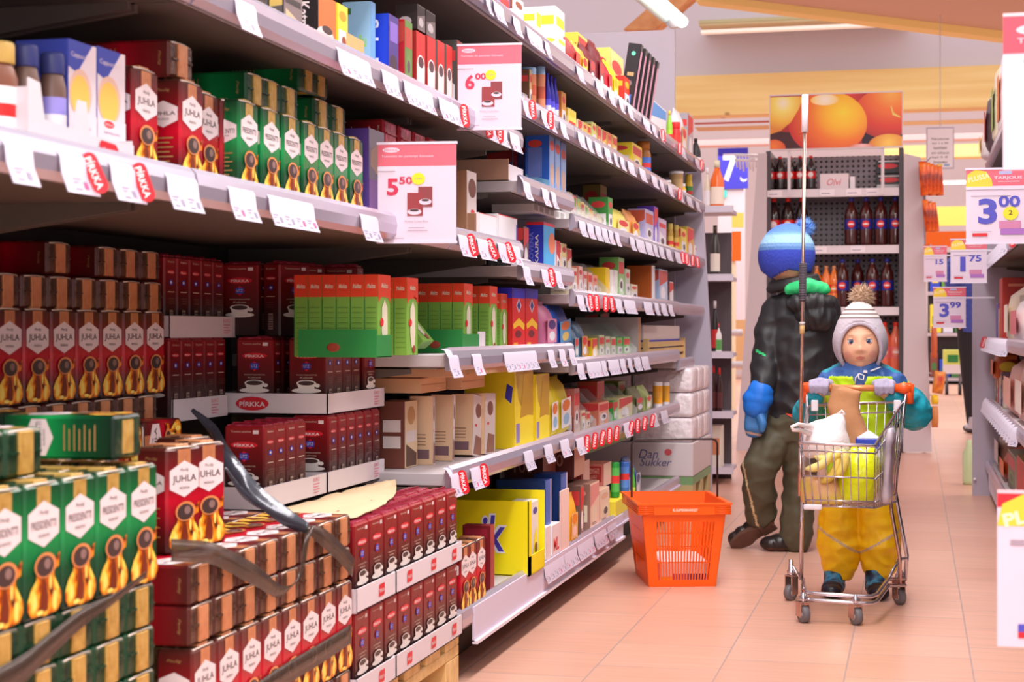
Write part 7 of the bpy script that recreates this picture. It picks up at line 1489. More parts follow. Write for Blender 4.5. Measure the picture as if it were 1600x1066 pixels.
# ------------------------------------------------------------ figures
def remesh(mb, vox, smooth=3):
    me = mb.mesh('tmp'); o = bpy.data.objects.new('tmp', me); C.objects.link(o)
    md = o.modifiers.new('r', 'REMESH'); md.mode = 'VOXEL'; md.voxel_size = vox; md.use_smooth_shade = True
    if smooth: s = o.modifiers.new('s', 'SMOOTH'); s.iterations = smooth; s.factor = .5
    dg = bpy.context.evaluated_depsgraph_get(); dg.update(); r = bpy.data.meshes.new_from_object(o.evaluated_get(dg)); bpy.data.objects.remove(o)
    r.materials.clear()
    for p in r.polygons: p.use_smooth = True; p.material_index = 0
    return r
def limb(m, pts, rad, mt=None, seg=16, ell=None):
    """tapering chain with round joints"""
    mt = mt or oran
    P = [Vector(p) for p in pts]; Q = []; rr_ = []
    for i in range(len(P) - 1):
        for k in range(4):
            f = k / 4; Q.append(P[i].lerp(P[i + 1], f)); rr_.append(rad[i] * (1 - f) + rad[i + 1] * f)
    Q.append(P[-1]); rr_.append(rad[-1]); m.tube(Q, rr_, mt, seg)
    for p, r in zip(P, rad): m.sphere(p, r * .995, mt, 16, 10)
def folds(me, amp, sc=(20, 20, 35), seed=0, fn=None):
    me.update(); ns = [v.normal.copy() for v in me.vertices]
    for v, n in zip(me.vertices, ns):
        p = Vector((v.co.x * sc[0] + seed, v.co.y * sc[1], v.co.z * sc[2])); a = noise.noise(p); b = noise.noise(p * 2.1 + Vector((3, 1, 7)))
        k = amp * ((1 - abs(a) * 2.2) * .7 + b * .5)
        if fn: k *= fn(v.co)
        v.co += n * k
    me.update(); return me
def paint(me, mats, fn):
    for mt in mats: me.materials.append(mt)
    for p in me.polygons: p.material_index = fn(p.center, p.normal)
def g2(x, z, cx, cz, sx, sz): return math.exp(-((x - cx) / sx) ** 2 - ((z - cz) / sz) ** 2)
def head(m, X, s=1.0, mt=None):
    """head 0.166 high at s=1, face to -Y"""
    rx, ry, rz = .064 * s, .076 * s, .083 * s; vs = []; fs = []; A, B = 72, 48
    for j in range(B + 1):
        th = math.pi * j / B
        for i in range(A):
            a = 2 * math.pi * i / A; x = rx * math.sin(th) * math.cos(a); y = ry * math.sin(th) * math.sin(a); z = rz * math.cos(th)
            if z < 0: k = (z / rz) ** 2; x *= 1 - .16 * k; y *= 1 - .05 * k
            if y < 0:
                X_, Z_ = x / s, z / s; f = min(1, -y / (ry * .5))
                d = .011 * g2(X_, Z_, 0, -.017, .009, .010) + .0035 * g2(X_, Z_, 0, .002, .008, .018) + .004 * (g2(X_, Z_, -.011, -.021, .006, .006) + g2(X_, Z_, .011, -.021, .006, .006))
                d += .006 * (g2(X_, Z_, -.034, -.030, .018, .020) + g2(X_, Z_, .034, -.030, .018, .020)) - .0065 * (g2(X_, Z_, -.025, .008, .013, .010) + g2(X_, Z_, .025, .008, .013, .010))
                d += .0055 * g2(X_, Z_, 0, -.0385, .014, .0035) + .005 * g2(X_, Z_, 0, -.0465, .012, .0035) - .003 * g2(X_, Z_, 0, -.0425, .016, .0014) - .003 * g2(X_, Z_, 0, -.054, .012, .004) + .006 * g2(X_, Z_, 0, -.068, .016, .010)
                d += .003 * (g2(X_, Z_, -.024, .026, .016, .006) + g2(X_, Z_, .024, .026, .016, .006))
                y -= d * s * f
            vs.append((x, y, z))
    for j in range(B):
        for i in range(A): fs.append((j * A + i, (j + 1) * A + i, (j + 1) * A + (i + 1) % A, j * A + (i + 1) % A))
    m.add(vs, fs, mt or oran, X, True)
skin = M('skin', (240, 184, 152), .5, bump=.1, bscale=200); skin.node_tree.nodes['Principled BSDF'].inputs['Subsurface Weight'].default_value = .15; skin.node_tree.nodes['Principled BSDF'].inputs['Subsurface Radius'].default_value = (.02, .008, .004)
lip = S((212, 130, 118), .4); blush = S((236, 168, 146), .5); brow_ = S((206, 160, 130), .6)
def eye(parent, X, s, side):
    m = MB(); r = .0118 * s; cx, cy, cz = .0245 * s * side, -.0575 * s, .007 * s
    m.sphere((cx, cy, cz), (r * 1.05, r, r * .95), S((232, 226, 228), .2), 20, 14, X)
    m.sphere((cx, cy - r * .62, cz), (r * .66, r * .44, r * .66), S((70, 88, 124), .15), 16, 10, X); m.sphere((cx, cy - r * .78, cz), (r * .34, r * .32, r * .34), S((12, 12, 20), .1), 12, 8, X)
    m.sphere((cx - r * .2, cy - r * 1.06, cz + r * .2), (r * .07, r * .03, r * .07), S((255, 255, 255), .1), 8, 6, X)  # catchlight put in as a white bead
    # eyelids: caps of a slightly larger ball
    vs = []; fs = []; n = 16
    for lid_, (a0, a1) in enumerate(((30, 100), (-90, -30))):
        base = len(vs)
        for j in range(7):
            el = R(a0 + (a1 - a0) * j / 6)
            for i in range(n + 1):
                az = R(-95 + 190 * i / n); x = math.sin(az) * math.cos(el) ; y = -math.cos(az) * math.cos(el); z = math.sin(el)
                vs.append((cx + x * r * 1.15, cy + y * r * 1.12, cz + z * r * 1.12))
        for j in range(6):
            for i in range(n): q_ = base + j * (n + 1) + i; fs.append((q_, q_ + 1, q_ + n + 2, q_ + n + 1))
    m.add(vs, fs, skin, X, True)
    el = R(30); m.tube([(cx + math.sin(R(a)) * math.cos(el) * r * 1.16, cy - math.cos(R(a)) * math.cos(el) * r * 1.13, cz + math.sin(el) * r * 1.12) for a in range(-80, 81, 16)], .0006 * s, S((120, 84, 66)), 5, X=X)
    return m.build('eye', parent)

# --- toddler behind the cart
TY = 5.12
def P(u, v, dy=0): return at(u, v, Y=TY + dy)
HC = P(1344, 537, -.015); HS = 1.0
HX = T3(HC.x, HC.y, HC.z) @ Matrix.Rotation(R(1), 4, 'Z') @ Matrix.Rotation(R(-2), 4, 'Y')
tod = empty('person', (P(1340, 925).x, TY, 0), 'toddler in a lime vest, yellow trousers and pompom hat pushing the small cart', 'person')
def addp(me, name, parent): 
    o = bpy.data.objects.new(name, me); C.objects.link(o); o.parent = parent; o.matrix_parent_inverse = T3(*parent.location).inverted() if parent.type == 'EMPTY' else Matrix(); return o
m = MB(); head(m, HX, HS); m.tube([HC + Vector((0, .01, -.05)), P(1345, 600)], .035, oran, 14)
limb(m, [P(1345, 612), P(1345, 680), P(1342, 745)], [.058, .06, .062]); limb(m, [P(1318, 600), P(1278, 640, .0), P(1281, 612, -.11)], [.03, .024, .018]); limb(m, [P(1372, 600), P(1412, 640, .0), P(1382, 612, -.11)], [.03, .024, .018])
limb(m, [P(1325, 745), P(1311, 830), P(1308, 905)], [.042, .034, .026]); limb(m, [P(1362, 745), P(1372, 830), P(1372, 905)], [.042, .034, .026])
body = remesh(m, .0028, 2); HXi = HX.inverted()
def fpaint(c_, n_):
    l = HXi @ c_; x, z = l.x / HS, l.z / HS
    if l.y > -.03: return 0
    if (x / .0135) ** 2 + ((z + .0425) / (.0062 - .0018 * abs(x) / .0135)) ** 2 < 1: return 1
    if g2(abs(x), z, .037, -.033, .013, .012) > .45: return 2
    if g2(abs(x), z, .025, .0255, .012, .002) > .45: return 3
    return 0
paint(body, [skin, lip, blush, brow_], fpaint); bo = addp(body, 'body', tod)
for s_ in (-1, 1):
    e_ = eye(None, HX, HS, s_); e_.parent = tod; e_.matrix_parent_inverse = T3(*tod.location).inverted()
# hat
knit = M('hat_knit', None, .9, bump=.8, bscale=160, bdist=.002, grad=[(.640, (196, 184, 196)), (.832, (200, 188, 198)), (.8325, (110, 80, 80)), (.8365, (110, 80, 80)), (.837, (226, 212, 210)), (.844, (226, 212, 210)), (.8445, (116, 86, 84)), (.848, (116, 86, 84)), (.8485, (228, 214, 212)), (.857, (228, 214, 212)), (.8575, (120, 92, 88)), (.861, (120, 92, 88)), (.8615, (230, 218, 216)), (.93, (240, 228, 226))])
def hat(X, rx, ry, rz, cone, open_, mt, name, parent, zlow, A=64, B=44, rib=.0, thick=.006):
    vs = []; fs = []
    for j in range(B + 1):
        th = math.pi * .93 * j / B
        for i in range(A):
            a = 2 * math.pi * i / A; k = 1 + rib * math.sin(a * 40); x = rx * math.sin(th) * math.cos(a) * k; y = ry * math.sin(th) * math.sin(a) * k; z = rz * math.cos(th)
            if z > rz * .35: z += cone * ((z / rz - .35) / .65) ** 1.6
            z += .002 * noise.noise(Vector((x, y, z)) * 40); vs.append((x, y, z))
    for j in range(B):
        for i in range(A):
            q_ = [j * A + i, (j + 1) * A + i, (j + 1) * A + (i + 1) % A, j * A + (i + 1) % A]; c_ = sum((Vector(vs[k]) for k in q_), Vector()) / 4
            if open_(c_): continue
            fs.append(tuple(q_))
    used = sorted({i for f in fs for i in f}); mp = {o_: n_ for n_, o_ in enumerate(used)}
    m = MB(); m.add([vs[i] for i in used], [tuple(mp[i] for i in f) for f in fs], mt, X, True)
    o = m.build(name); o.parent = parent; o.matrix_parent_inverse = T3(*parent.location).inverted()
    md = o.modifiers.new('thick', 'SOLIDIFY'); md.thickness = thick; md.offset = 0
    return o
ho = hat(HX @ T3(0, .004, .004), .079, .090, .088, .034, lambda c_: (c_.y < 0 and (c_.x / .060) ** 2 + ((c_.z + .018) / .078) ** 2 < 1) or c_.z < -.074, knit, 'hat', tod, 0)
# rolled rim round the face
m = MB(); pts = []
for k in range(33):
    a = R(-50 + 280 * k / 32); x = .061 * math.cos(a); z = -.018 + .079 * math.sin(a); r2 = max(0, 1 - (x / .079) ** 2 - ((z - .004) / .092) ** 2); pts.append((x, -.0905 * math.sqrt(r2) + .006, z))
m.tube(pts, .0062, M('hat_rib', (196, 184, 198), .9, bump=1, bscale=220, bdist=.002), 10, X=HX); o = m.build('hat_rim', ho); o.matrix_parent_inverse = T3(0, 0, 0)
o.matrix_parent_inverse = Matrix(); 
fur = S((200, 170, 144), .9)
def pompom(c_, r, mt, parent, n=900, ln=.3, seed=1, tmx=None):
    rr_ = random.Random(seed); m = MB(); m.sphere(c_, r * .86, mt, 20, 14)
    for _ in range(n):
        d = Vector((rr_.gauss(0, 1), rr_.gauss(0, 1), rr_.gauss(0, 1))).normalized(); a = Vector(c_) + d * r * .78; b = Vector(c_) + (d + Vector((rr_.uniform(-.2, .2), rr_.uniform(-.2, .2), rr_.uniform(-.2, .2)))) * r * rr_.uniform(1.0, 1.0 + ln)
        n_ = d.orthogonal().normalized() * r * .05; n2 = d.cross(n_).normalized() * r * .05; m.add([a + n_, a - n_ * .5 + n2, a - n_ * .5 - n2, b], [(0, 1, 3), (1, 2, 3), (2, 0, 3)], mt)
    o = m.build('pompom'); o.parent = parent; return o
pc_ = P(1346, 463, .0); pompom(pc_, .033, fur, ho)
# jacket
teal = M('jacket_teal', (30, 150, 170), .45, bump=.3, bscale=30); yokeb = M('jacket_blue', (58, 96, 162), .5, bump=.3, bscale=30); lime = M('vest_lime', (196, 234, 30), .4, bump=.2, bscale=30)
m = MB()
for (v, rx, ry) in []: pass
rs = []
for (u, v, rx, ry) in [(1344, 745, .095, .07), (1345, 700, .100, .074), (1345, 650, .098, .074), (1345, 612, .094, .070), (1345, 593, .078, .058), (1345, 582, .045, .045)]:
    p = P(u, v, .02); rs.append(ring(p.x, p.y, p.z, rx, ry, n=24, e=.9))
m.loft(rs, teal)
limb(m, [P(1306, 603, .01), P(1266, 640, .01), P(1262, 650, -.02), P(1272, 618, -.10)], [.045, .048, .044, .030])
limb(m, [P(1384, 602, .01), P(1424, 634, .01), P(1428, 645, -.02), P(1398, 620, -.09)], [.045, .050, .052, .034])
jk = folds(remesh(m, .005, 4), .006, (22, 22, 30), 3); paint(jk, [teal, S((226, 216, 222), .4)], lambda c_, n_: 1 if (c_ - P(1272, 597, -.03)).length < .032 or (c_ - P(1412, 592, -.02)).length < .030 else 0); addp(jk, 'jacket', tod)
m = MB(); rs = []
for (u, v, rx, ry, dy) in [(1345, 607, .100, .078, .0), (1345, 598, .104, .080, .0), (1345, 588, .094, .078, .0), (1345, 577, .072, .072, .0), (1345, 566, .058, .066, .0)]:
    p = P(u, v, .01 + dy); rs.append(ring(p.x, p.y, p.z, rx, ry, n=28, e=1))
m.loft(rs, yokeb); limb(m, [P(1322, 592, .0), P(1300, 603, .01)], [.050, .050]); limb(m, [P(1368, 592, .0), P(1392, 603, .01)], [.050, .050]); yk = folds(remesh(m, .0045, 2), .005, (26, 26, 26), 8)
# trim the yoke hem into points
paint(yk, [yokeb, teal], lambda c_, n_: 1 if c_.z > P(0, 574).z and abs(c_.x - P(1345, 573).x) > .05 and c_.y > TY - .02 else 0); addp(yk, 'jacket_yoke', tod)
m = MB(); rs = []
for (u, v, rx, ry) in [(1343, 742, .098, .076), (1345, 700, .103, .080), (1345, 650, .101, .080), (1345, 612, .104, .086), (1345, 588, .098, .088)]:
    p = P(u, v, .006); rs.append(ring(p.x, p.y, p.z, rx, ry, n=24, e=.9))
m.loft(rs, lime); limb(m, [P(1318, 604, .0), P(1298, 611, .01)], [.056, .052]); limb(m, [P(1372, 604, .0), P(1394, 611, .01)], [.056, .052]); vt_ = folds(remesh(m, .0045, 2), .005, (20, 20, 24), 5); bm = bmesh.new(); bm.from_mesh(vt_); cx = P(1345, 600).x; zt = P(1345, 590).z
kill = [f for f in bm.faces if (f.calc_center_median().y < TY and f.calc_center_median().z > zt - .03 and abs(f.calc_center_median().x - cx) < .010 + (f.calc_center_median().z - (zt - .03)) * .35) or f.calc_center_median().z > zt + .004 or f.calc_center_median().z < P(0, 735).z]
bmesh.ops.delete(bm, geom=kill, context='FACES'); bm.to_mesh(vt_); bm.free(); vt_.materials.append(lime); vo = addp(vt_, 'safety_vest', tod); md = vo.modifiers.new('t', 'SOLIDIFY'); md.thickness = .004; md.offset = 0
m = MB(); wc = S((236, 230, 236)); a_ = P(1345, 590, -.075)
m.tube([P(1336, 600, -.082), P(1337, 590, -.083), P(1343, 584, -.080), P(1350, 587, -.082), P(1349, 594, -.084), P(1342, 592, -.084), P(1341, 584, -.078)], .0022, wc, 6)
m.tube([P(1360, 580, -.066), P(1368, 577, -.06), P(1376, 574, -.05)], .0024, wc, 6); m.box(tuple(P(1352, 581, -.074) - Vector((.006, .003, .004))), tuple(P(1352, 581, -.074) + Vector((.006, .003, .004))), wc, .001)
o = m.build('drawstring'); o.parent = tod; o.matrix_parent_inverse = T3(*tod.location).inverted()
# mittens closed over the handle
mit = M('mitten_knit', (176, 166, 192), .9, bump=.9, bscale=180, bdist=.002)
for s_, (u, v) in ((-1, (1281, 601)), (1, (1383, 603))):
    m = MB(); c_ = at(u, v, Y=4.998); hz = HL.z; X = T3(c_.x, 5.0, hz)
    limb(m, [X @ Vector((.026 * s_ * -1, .016, .012)), X @ Vector((0, .0, .016)), X @ Vector((.018 * s_ * 1, .010, .012))], [.014, .0155, .014])
    for k in range(4):          # four finger ridges wrapping the bar
        x = (-.024 + .0145 * k) * 1; limb(m, [X @ Vector((x, .014, .012)), X @ Vector((x, -.006, .016)), X @ Vector((x, -.0165, .004)), X @ Vector((x, -.013, -.011))], [.0095, .0092, .0085, .0075 - .0006 * abs(k - 1.5)])
    limb(m, [X @ Vector((-.020 * s_, .02, -.002)), X @ Vector((-.024 * s_, .006, -.014)), X @ Vector((-.014 * s_, -.008, -.0165))], [.010, .0085, .007])       # thumb under the bar
    limb(m, [X @ Vector((0, .018, .010)), X @ Vector((-.006 * s_ * -1, .04, .004))], [.020, .022])
    me = remesh(m, .0022, 3); me.materials.append(mit); addp(me, 'mitten', tod)
# trousers
ytr = M('trouser_yellow', (250, 200, 14), .42, bump=.35, bscale=16, bdist=.004); refl = S((206, 176, 140), .3)
m = MB(); rs = []
limb(m, [P(1325, 742, .02), P(1314, 800, .01), P(1311, 850, .0), P(1312, 880, .0)], [.060, .061, .064, .052]); limb(m, [P(1362, 742, .02), P(1369, 800, .01), P(1374, 850, .0), P(1374, 880, .0)], [.060, .061, .062, .050])
p = P(1344, 720, .02); rs = [ring(p.x, p.y, p.z - .05, .098, .072, 20, .9), ring(p.x, p.y, p.z, .10, .076, 20, .9), ring(p.x, p.y, p.z + .06, .09, .068, 20, .9)]; m.loft(rs, ytr)
tr = folds(remesh(m, .0045, 3), .009, (14, 14, 20), 12); zb1 = P(1310, 850).z
def band(c_, n_):
    k = c_.z - (zb1 + .03 * abs(c_.x - P(1343, 850).x) / .05 - .022); return 1 if abs(k) < .0045 else 0
paint(tr, [ytr, refl], band); addp(tr, 'trousers', tod)
# boots
btop = M('boot_pattern', None, .4, noisec=[(20, 26, 44), (40, 60, 90), (70, 150, 190), (30, 30, 50)], nscale=26, ndet=1); bblk = S((30, 26, 40), .35); bsol = S((24, 22, 28), .7)
def boot(parent, x, y, z, s, rz, mats, toe=.10, name='boot', tilt=0, W=.036):
    m = MB(); X = T3(x, y, z) @ Matrix.Rotation(rz, 4, 'Z') @ Matrix.Rotation(tilt, 4, 'X')
    for (yy, zz, r, k) in [(.0, .055, .030, 1), (.0, .030, .034, 1), (-.02, .028, .034, 1), (-.045, .026, .034, 1), (-.07, .022, .032, 1)]: m.sphere((0, yy * s, zz * s), (r * s * W / .036, r * 1.05 * s, min(r, zz) * s), oran, 16, 10, X)
    m.tube([(0, .004 * s, .03 * s), (0, .004 * s, .085 * s)], .032 * s, oran, 16, X=X)
    me = remesh(m, .003 * max(1, s * .8), 3); Xi = X.inverted()
    paint(me, mats, lambda c_, n_: 2 if (Xi @ c_).z < .010 * s else (1 if (Xi @ c_).y < -.055 * s or (Xi @ c_).z < .022 * s else 0)); return addp(me, name, parent)
boot(tod, P(1304, 915).x, TY - .02, 0, 1.0, R(-4), [btop, bblk, bsol]); boot(tod, P(1369, 915).x, TY - .02, 0, 1.0, R(8), [btop, bblk, bsol])

# --- older child turned away
KY = 6.08
def Q(u, v, dy=0): return at(u, v, Y=KY + dy)
kid = empty('person', (Q(1235, 860).x, KY, 0), 'child in a black jacket and striped blue pompom hat walking away, one boot lifted', 'person')
KC = Q(1229, 402, -.01); KX = T3(*KC) @ Matrix.Rotation(R(-128), 4, 'Z') @ Matrix.Rotation(R(14), 4, 'X')
m = MB(); head(m, KX, 1.16); m.tube([KC + Vector((0, 0, -.06)), Q(1246, 465)], .042, oran, 14)
limb(m, [Q(1248, 480), Q(1250, 560), Q(1242, 640)], [.07, .075, .075]); limb(m, [Q(1215, 485), Q(1197, 560, -.03), Q(1187, 610, -.07), Q(1181, 650, -.08)], [.035, .03, .024, .02]); limb(m, [Q(1288, 485), Q(1294, 560, .06), Q(1285, 600, .16)], [.035, .03, .022])
limb(m, [Q(1222, 660), Q(1188, 728, -.04), Q(1192, 812, .05)], [.06, .045, .035]); limb(m, [Q(1250, 660), Q(1247, 755), Q(1245, 848)], [.06, .045, .035])
kb_ = remesh(m, .005, 2); kb_.materials.append(skin); addp(kb_, 'body', kid)
for s_ in (-1, 1):
    e_ = eye(None, KX, 1.16, s_); e_.parent = kid; e_.matrix_parent_inverse = T3(*kid.location).inverted()
z0 = KC.z
bhat = M('hat_striped_blue', None, .95, bump=1, bscale=110, bdist=.003, grad=[(z0 - .12, (58, 74, 184)), (z0 + .022, (58, 74, 184)), (z0 + .024, (92, 130, 190)), (z0 + .034, (92, 130, 190)), (z0 + .036, (120, 160, 206)), (z0 + .046, (110, 150, 200)), (z0 + .048, (160, 200, 240)), (z0 + .074, (150, 192, 238)), (z0 + .082, (116, 160, 226)), (z0 + .092, (90, 130, 214)), (z0 + .13, (74, 112, 206))])
kh = hat(T3(KC.x, KC.y, KC.z + .006) @ Matrix.Rotation(R(8), 4, 'Y'), .097, .102, .108, .004, lambda c_: c_.z < -.052 - .034 * max(0, 1 - abs(c_.x + .040) / .060), bhat, 'hat', kid, 0, A=96, rib=.012, thick=.010)
pompom(Q(1257, 357, .0), .033, M('pompom_blue', None, .9, noisec=[(60, 96, 190), (120, 170, 230), (150, 196, 240)], nscale=60), kh, n=900, seed=4)
blk = M('jacket_black', (42, 40, 43), .5, bump=.3, bscale=18, bdist=.004); kgreen = S((50, 200, 120), .6)
m = MB(); rs = []
for (u, v, rx, ry) in [(1249, 652, .112, .085), (1250, 600, .112, .088), (1252, 540, .116, .09), (1252, 495, .118, .085), (1250, 472, .098, .07), (1248, 458, .06, .055)]:
    p = Q(u, v, .0); rs.append(ring(p.x, p.y, p.z, rx, ry, n=28, e=.9, tilt=(.06 if v > 640 else 0, 0)))
m.loft(rs, blk); limb(m, [Q(1214, 486), Q(1203, 525, -.02), Q(1198, 562, -.03), Q(1191, 606, -.07)], [.052, .054, .052, .046]); limb(m, [Q(1290, 484, .01), Q(1298, 550, .05), Q(1290, 602, .14)], [.052, .048, .04])
kj = folds(remesh(m, .006, 5), .009, (13, 13, 13), 21); sp = Q(1185, 549, -.09)
paint(kj, [blk, kgreen], lambda c_, n_: 1 if abs((c_ - Q(1189, 551, -.05)).x) < .018 and abs(c_.z - (Q(1186, 550).z - (c_.x - Q(1189, 551).x) * .5)) < .005 and c_.y < KY - .01 else 0); addp(kj, 'jacket', kid)
m = MB()       # standing collar
pts = []
for k in range(25): a = 2 * math.pi * k / 24; p = Q(1240, 446); pts.append(p + Vector((.082 * math.cos(a), .07 * math.sin(a), -.014 * math.cos(a) * -1 + .0)))
m.tube(pts[:-1], .017, blk, 10, closed=True); m.tube([p_ + Vector((0, 0, .018)) for p_ in pts[:-1]], .011, blk, 8, closed=True); me = remesh(m, .005, 2); me.materials.append(blk); addp(me, 'collar', kid)
m = MB(); limb(m, [Q(1234, 452, -.075), Q(1262, 447, -.095), Q(1288, 452, -.075)], [.020, .028, .022]); me = folds(remesh(m, .004, 2), .003, (30, 30, 30)); me.materials.append(kgreen); addp(me, 'hood_lining', kid)
m = MB(); rs = []
for (u, v, rx, rz) in []: pass
m.sphere(tuple(Q(1266, 474, -.085)), (.085, .045, .036), blk, 20, 14); m.sphere(tuple(Q(1274, 492, -.085)), (.068, .040, .060), blk, 20, 14)
me = folds(remesh(m, .0045, 6), .009, (34, 14, 12), 5); me.materials.append(blk); addp(me, 'hood', kid)
# mitten
mb1 = M('mitten_blue', (30, 118, 226), .5, bump=.25, bscale=26, bdist=.005); mb2 = M('mitten_blue_shell', (62, 124, 190), .45, bump=.2, bscale=26, bdist=.004)
m = MB(); limb(m, [Q(1188, 612, -.085), Q(1181, 634, -.085)], [.046, .048]); m.sphere(tuple(Q(1184, 624, -.085)), (.056, .05, .044), mb1); me = folds(remesh(m, .004, 5), .0025, (20, 20, 12), 3); me.materials.append(mb1); mo = addp(me, 'mitten_cuff', kid)
m = MB(); 
for k in range(4): limb(m, [Q(1182, 646, -.085) + Vector((-.022 + .0145 * k, 0, 0)), Q(1179, 668, -.088) + Vector((-.020 + .0135 * k, 0, 0)), Q(1178, 680 - abs(k - 1.5) * 2, -.082) + Vector((-.017 + .0115 * k, .004, 0))], [.019, .018, .013])
limb(m, [Q(1186, 646, -.10), Q(1192, 662, -.115), Q(1191, 672, -.115)], [.018, .015, .011])
me = folds(remesh(m, .0035, 9), .0018, (20, 20, 20), 6); zz = Q(1178, 675).z
paint(me, [mb2, S((206, 176, 160), .4)], lambda c_, n_: 1 if abs(c_.z - (zz + (Q(1178, 675).x - c_.x) * .22)) < .0045 else 0); addp(me, 'mitten', kid)
# trousers
olv = M('trouser_olive', (84, 78, 60), .6, bump=.35, bscale=14, bdist=.005)
m = MB(); p = Q(1242, 668); m.loft([ring(p.x - .01, p.y, p.z - .05, .10, .075, 24, .9), ring(p.x, p.y, p.z, .108, .08, 24, .9), ring(p.x + .005, p.y, p.z + .05, .105, .078, 24, .9)], olv)
limb(m, [Q(1220, 680), Q(1200, 706, -.03), Q(1186, 730, -.05), Q(1187, 770, -.02), Q(1190, 806, .02)], [.072, .066, .062, .058, .052]); limb(m, [Q(1252, 682), Q(1250, 740), Q(1246, 800), Q(1243, 838)], [.070, .056, .056, .060])
kt = folds(remesh(m, .006, 4), .010, (11, 11, 15), 31); pip = S((214, 190, 150), .5)
paint(kt, [olv, pip, S((220, 70, 40), .5)], lambda c_, n_: 1 if (c_.y < KY - .02 and c_.z < .52 and abs(c_.x - (Q(1168, 735).x + (Q(1168, 735).z - c_.z) * .20 - .002)) < .004 and c_.z > .05) else 0); addp(kt, 'trousers', kid)
m = MB(); a_ = [Q(1227, 646, -.09), Q(1252, 650, -.09), Q(1252, 659, -.088), Q(1236, 652, -.09)]; m.poly(a_, S((226, 70, 40), .5)); m.poly([p_ + Vector((0, .004, 0)) for p_ in a_][::-1], S((226, 70, 40), .5)); o = m.build('shirt_hem'); o.parent = kid; o.matrix_parent_inverse = T3(*kid.location).inverted()
# boots: one lifted with its sole to the camera, one on the floor
leather = S((44, 36, 36), .3); sole = M('boot_sole', (104, 72, 60), .6, bump=.9, bscale=70, bdist=.004)
m = MB(); hA, tA = Q(1203, 818, .01), Q(1147, 850, .02); ax = (tA - hA).normalized(); n_ = Vector((.42, -.80, -.42)); n_ = (n_ - ax * n_.dot(ax)).normalized(); sd = ax.cross(n_)
Xb = Matrix(((ax.x, sd.x, -n_.x, 0), (ax.y, sd.y, -n_.y, 0), (ax.z, sd.z, -n_.z, 0), (0, 0, 0, 1))); Xb = T3(*((hA + tA) / 2)) @ Xb
L = (tA - hA).length
for (x, r, zz, w_) in [(-.42, .030, .030, .030), (-.2, .032, .034, .030), (0, .030, .028, .032), (.22, .028, .022, .036), (.42, .024, .018, .034)]: m.sphere((x * L, 0, zz), (L * .20, w_, r), leather, 18, 12, Xb)
m.sphere((-.38 * L, 0, .055), (.045, .036, .04), leather, 18, 12, Xb); me = remesh(m, .004, 3); me.materials.append(leather); lb1 = addp(me, 'boot', kid)
m = MB(); out = []
for k in range(28):
    a = 2 * math.pi * k / 28; x = math.cos(a); w_ = .034 if x > 0 else .028; w_ *= 1 - .18 * math.exp(-((x + .15) / .25) ** 2); out.append((x * L * .60, w_ * math.sin(a)))
for z_a, z_b in ((-.014, .004),):
    vs = [(x, y, z_a) for x, y in out] + [(x * 1.02, y * 1.04, z_b) for x, y in out]; n = 28
    m.add(vs, [tuple(range(n)), tuple(reversed(range(n, 2 * n)))] + [(i, (i + 1) % n, (i + 1) % n + n, i + n) for i in range(n)], sole, Xb)
m.box((-.60 * L, -.026, -.022), (-.22 * L, .026, -.012), sole, .004, Xb)
o = m.build('sole', lb1); o.matrix_parent_inverse = Matrix()
boot(kid, Q(1243, 850).x, KY, 0, 1.25, R(-78), [leather, leather, sole], W=.038)

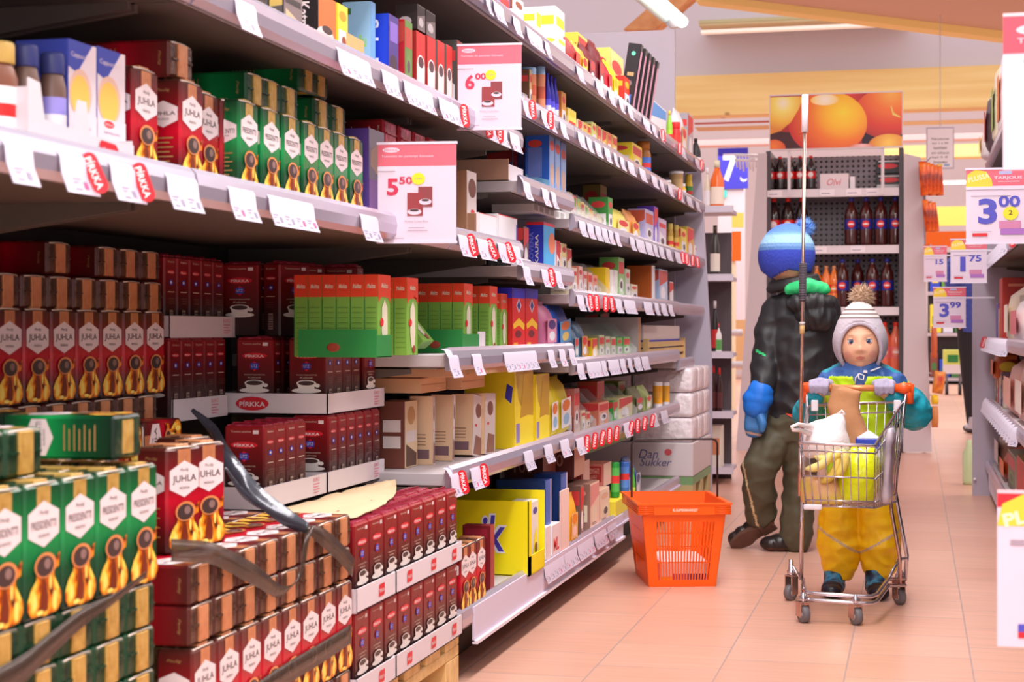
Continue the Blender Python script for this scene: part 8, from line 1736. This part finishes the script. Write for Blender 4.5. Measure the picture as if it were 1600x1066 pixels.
# --- adult half hidden beyond the right end panel
AY = 13.3
def A_(u, v, dy=0): return at(u, v, Y=AY + dy)
ad = empty('person', (A_(1522, 670).x, AY, 0), 'adult in dark trousers and a blue coat mostly hidden behind the right end panel', 'person')
ax0 = A_(1534, 670).x
m = MB(); limb(m, [(ax0 - .09, AY, .80), (ax0 - .08, AY, .45), (ax0 - .055, AY + .02, .08)], [.085, .06, .045]); limb(m, [(ax0 + .09, AY, .80), (ax0 + .09, AY, .45), (ax0 + .09, AY, .08)], [.085, .06, .045])
limb(m, [(ax0, AY, .85), (ax0, AY, 1.1), (ax0, AY, 1.3)], [.13, .13, .13]); limb(m, [(ax0 - .19, AY, 1.3), (ax0 - .22, AY, 1.05), (ax0 - .15, AY - .05, .83)], [.05, .04, .035]); limb(m, [(ax0 + .19, AY, 1.3), (ax0 + .22, AY, 1.05), (ax0 + .2, AY, .80)], [.05, .04, .035])
head(m, T3(ax0, AY, 1.58) @ Matrix.Rotation(R(180), 4, 'Z'), 1.35); m.tube([(ax0, AY, 1.35), (ax0, AY, 1.5)], .05, oran, 12)
me = remesh(m, .008, 2); me.materials.append(skin); addp(me, 'body', ad)
m = MB(); limb(m, [(ax0 - .09, AY, .82), (ax0 - .08, AY, .45), (ax0 - .055, AY + .02, .10)], [.10, .075, .06]); limb(m, [(ax0 + .09, AY, .82), (ax0 + .09, AY, .45), (ax0 + .09, AY, .10)], [.10, .075, .06]); me = remesh(m, .008, 2); me.materials.append(S((34, 30, 36), .7)); addp(me, 'trousers', ad)
m = MB(); m.loft([ring(ax0, AY, .78, .17, .13, 20, .9), ring(ax0, AY, 1.05, .165, .13, 20, .9), ring(ax0, AY, 1.32, .2, .13, 20, .9), ring(ax0, AY, 1.42, .1, .08, 20, .9)], S((70, 84, 170))); limb(m, [(ax0 - .19, AY, 1.31), (ax0 - .225, AY, 1.05), (ax0 - .16, AY - .05, .86)], [.068, .06, .052]); limb(m, [(ax0 + .19, AY, 1.31), (ax0 + .225, AY, 1.05), (ax0 + .2, AY, .84)], [.068, .06, .052])
me = folds(remesh(m, .008, 3), .006); me.materials.append(S((66, 80, 164), .7)); addp(me, 'coat', ad)
m = MB(); m.sphere((ax0, AY + .01, 1.62), (.092, .11, .10), oran, 20, 14); me = remesh(m, .008, 1); me.materials.append(S((90, 64, 48), .8)); addp(me, 'hair', ad)
for dx in (-.055, .09): boot(ad, ax0 + dx, AY, 0, 1.5, R(180) if dx > 0 else R(200), [S((190, 184, 196)), S((60, 56, 64)), S((40, 36, 40))], name='shoe')
bpy.context.view_layer.update()
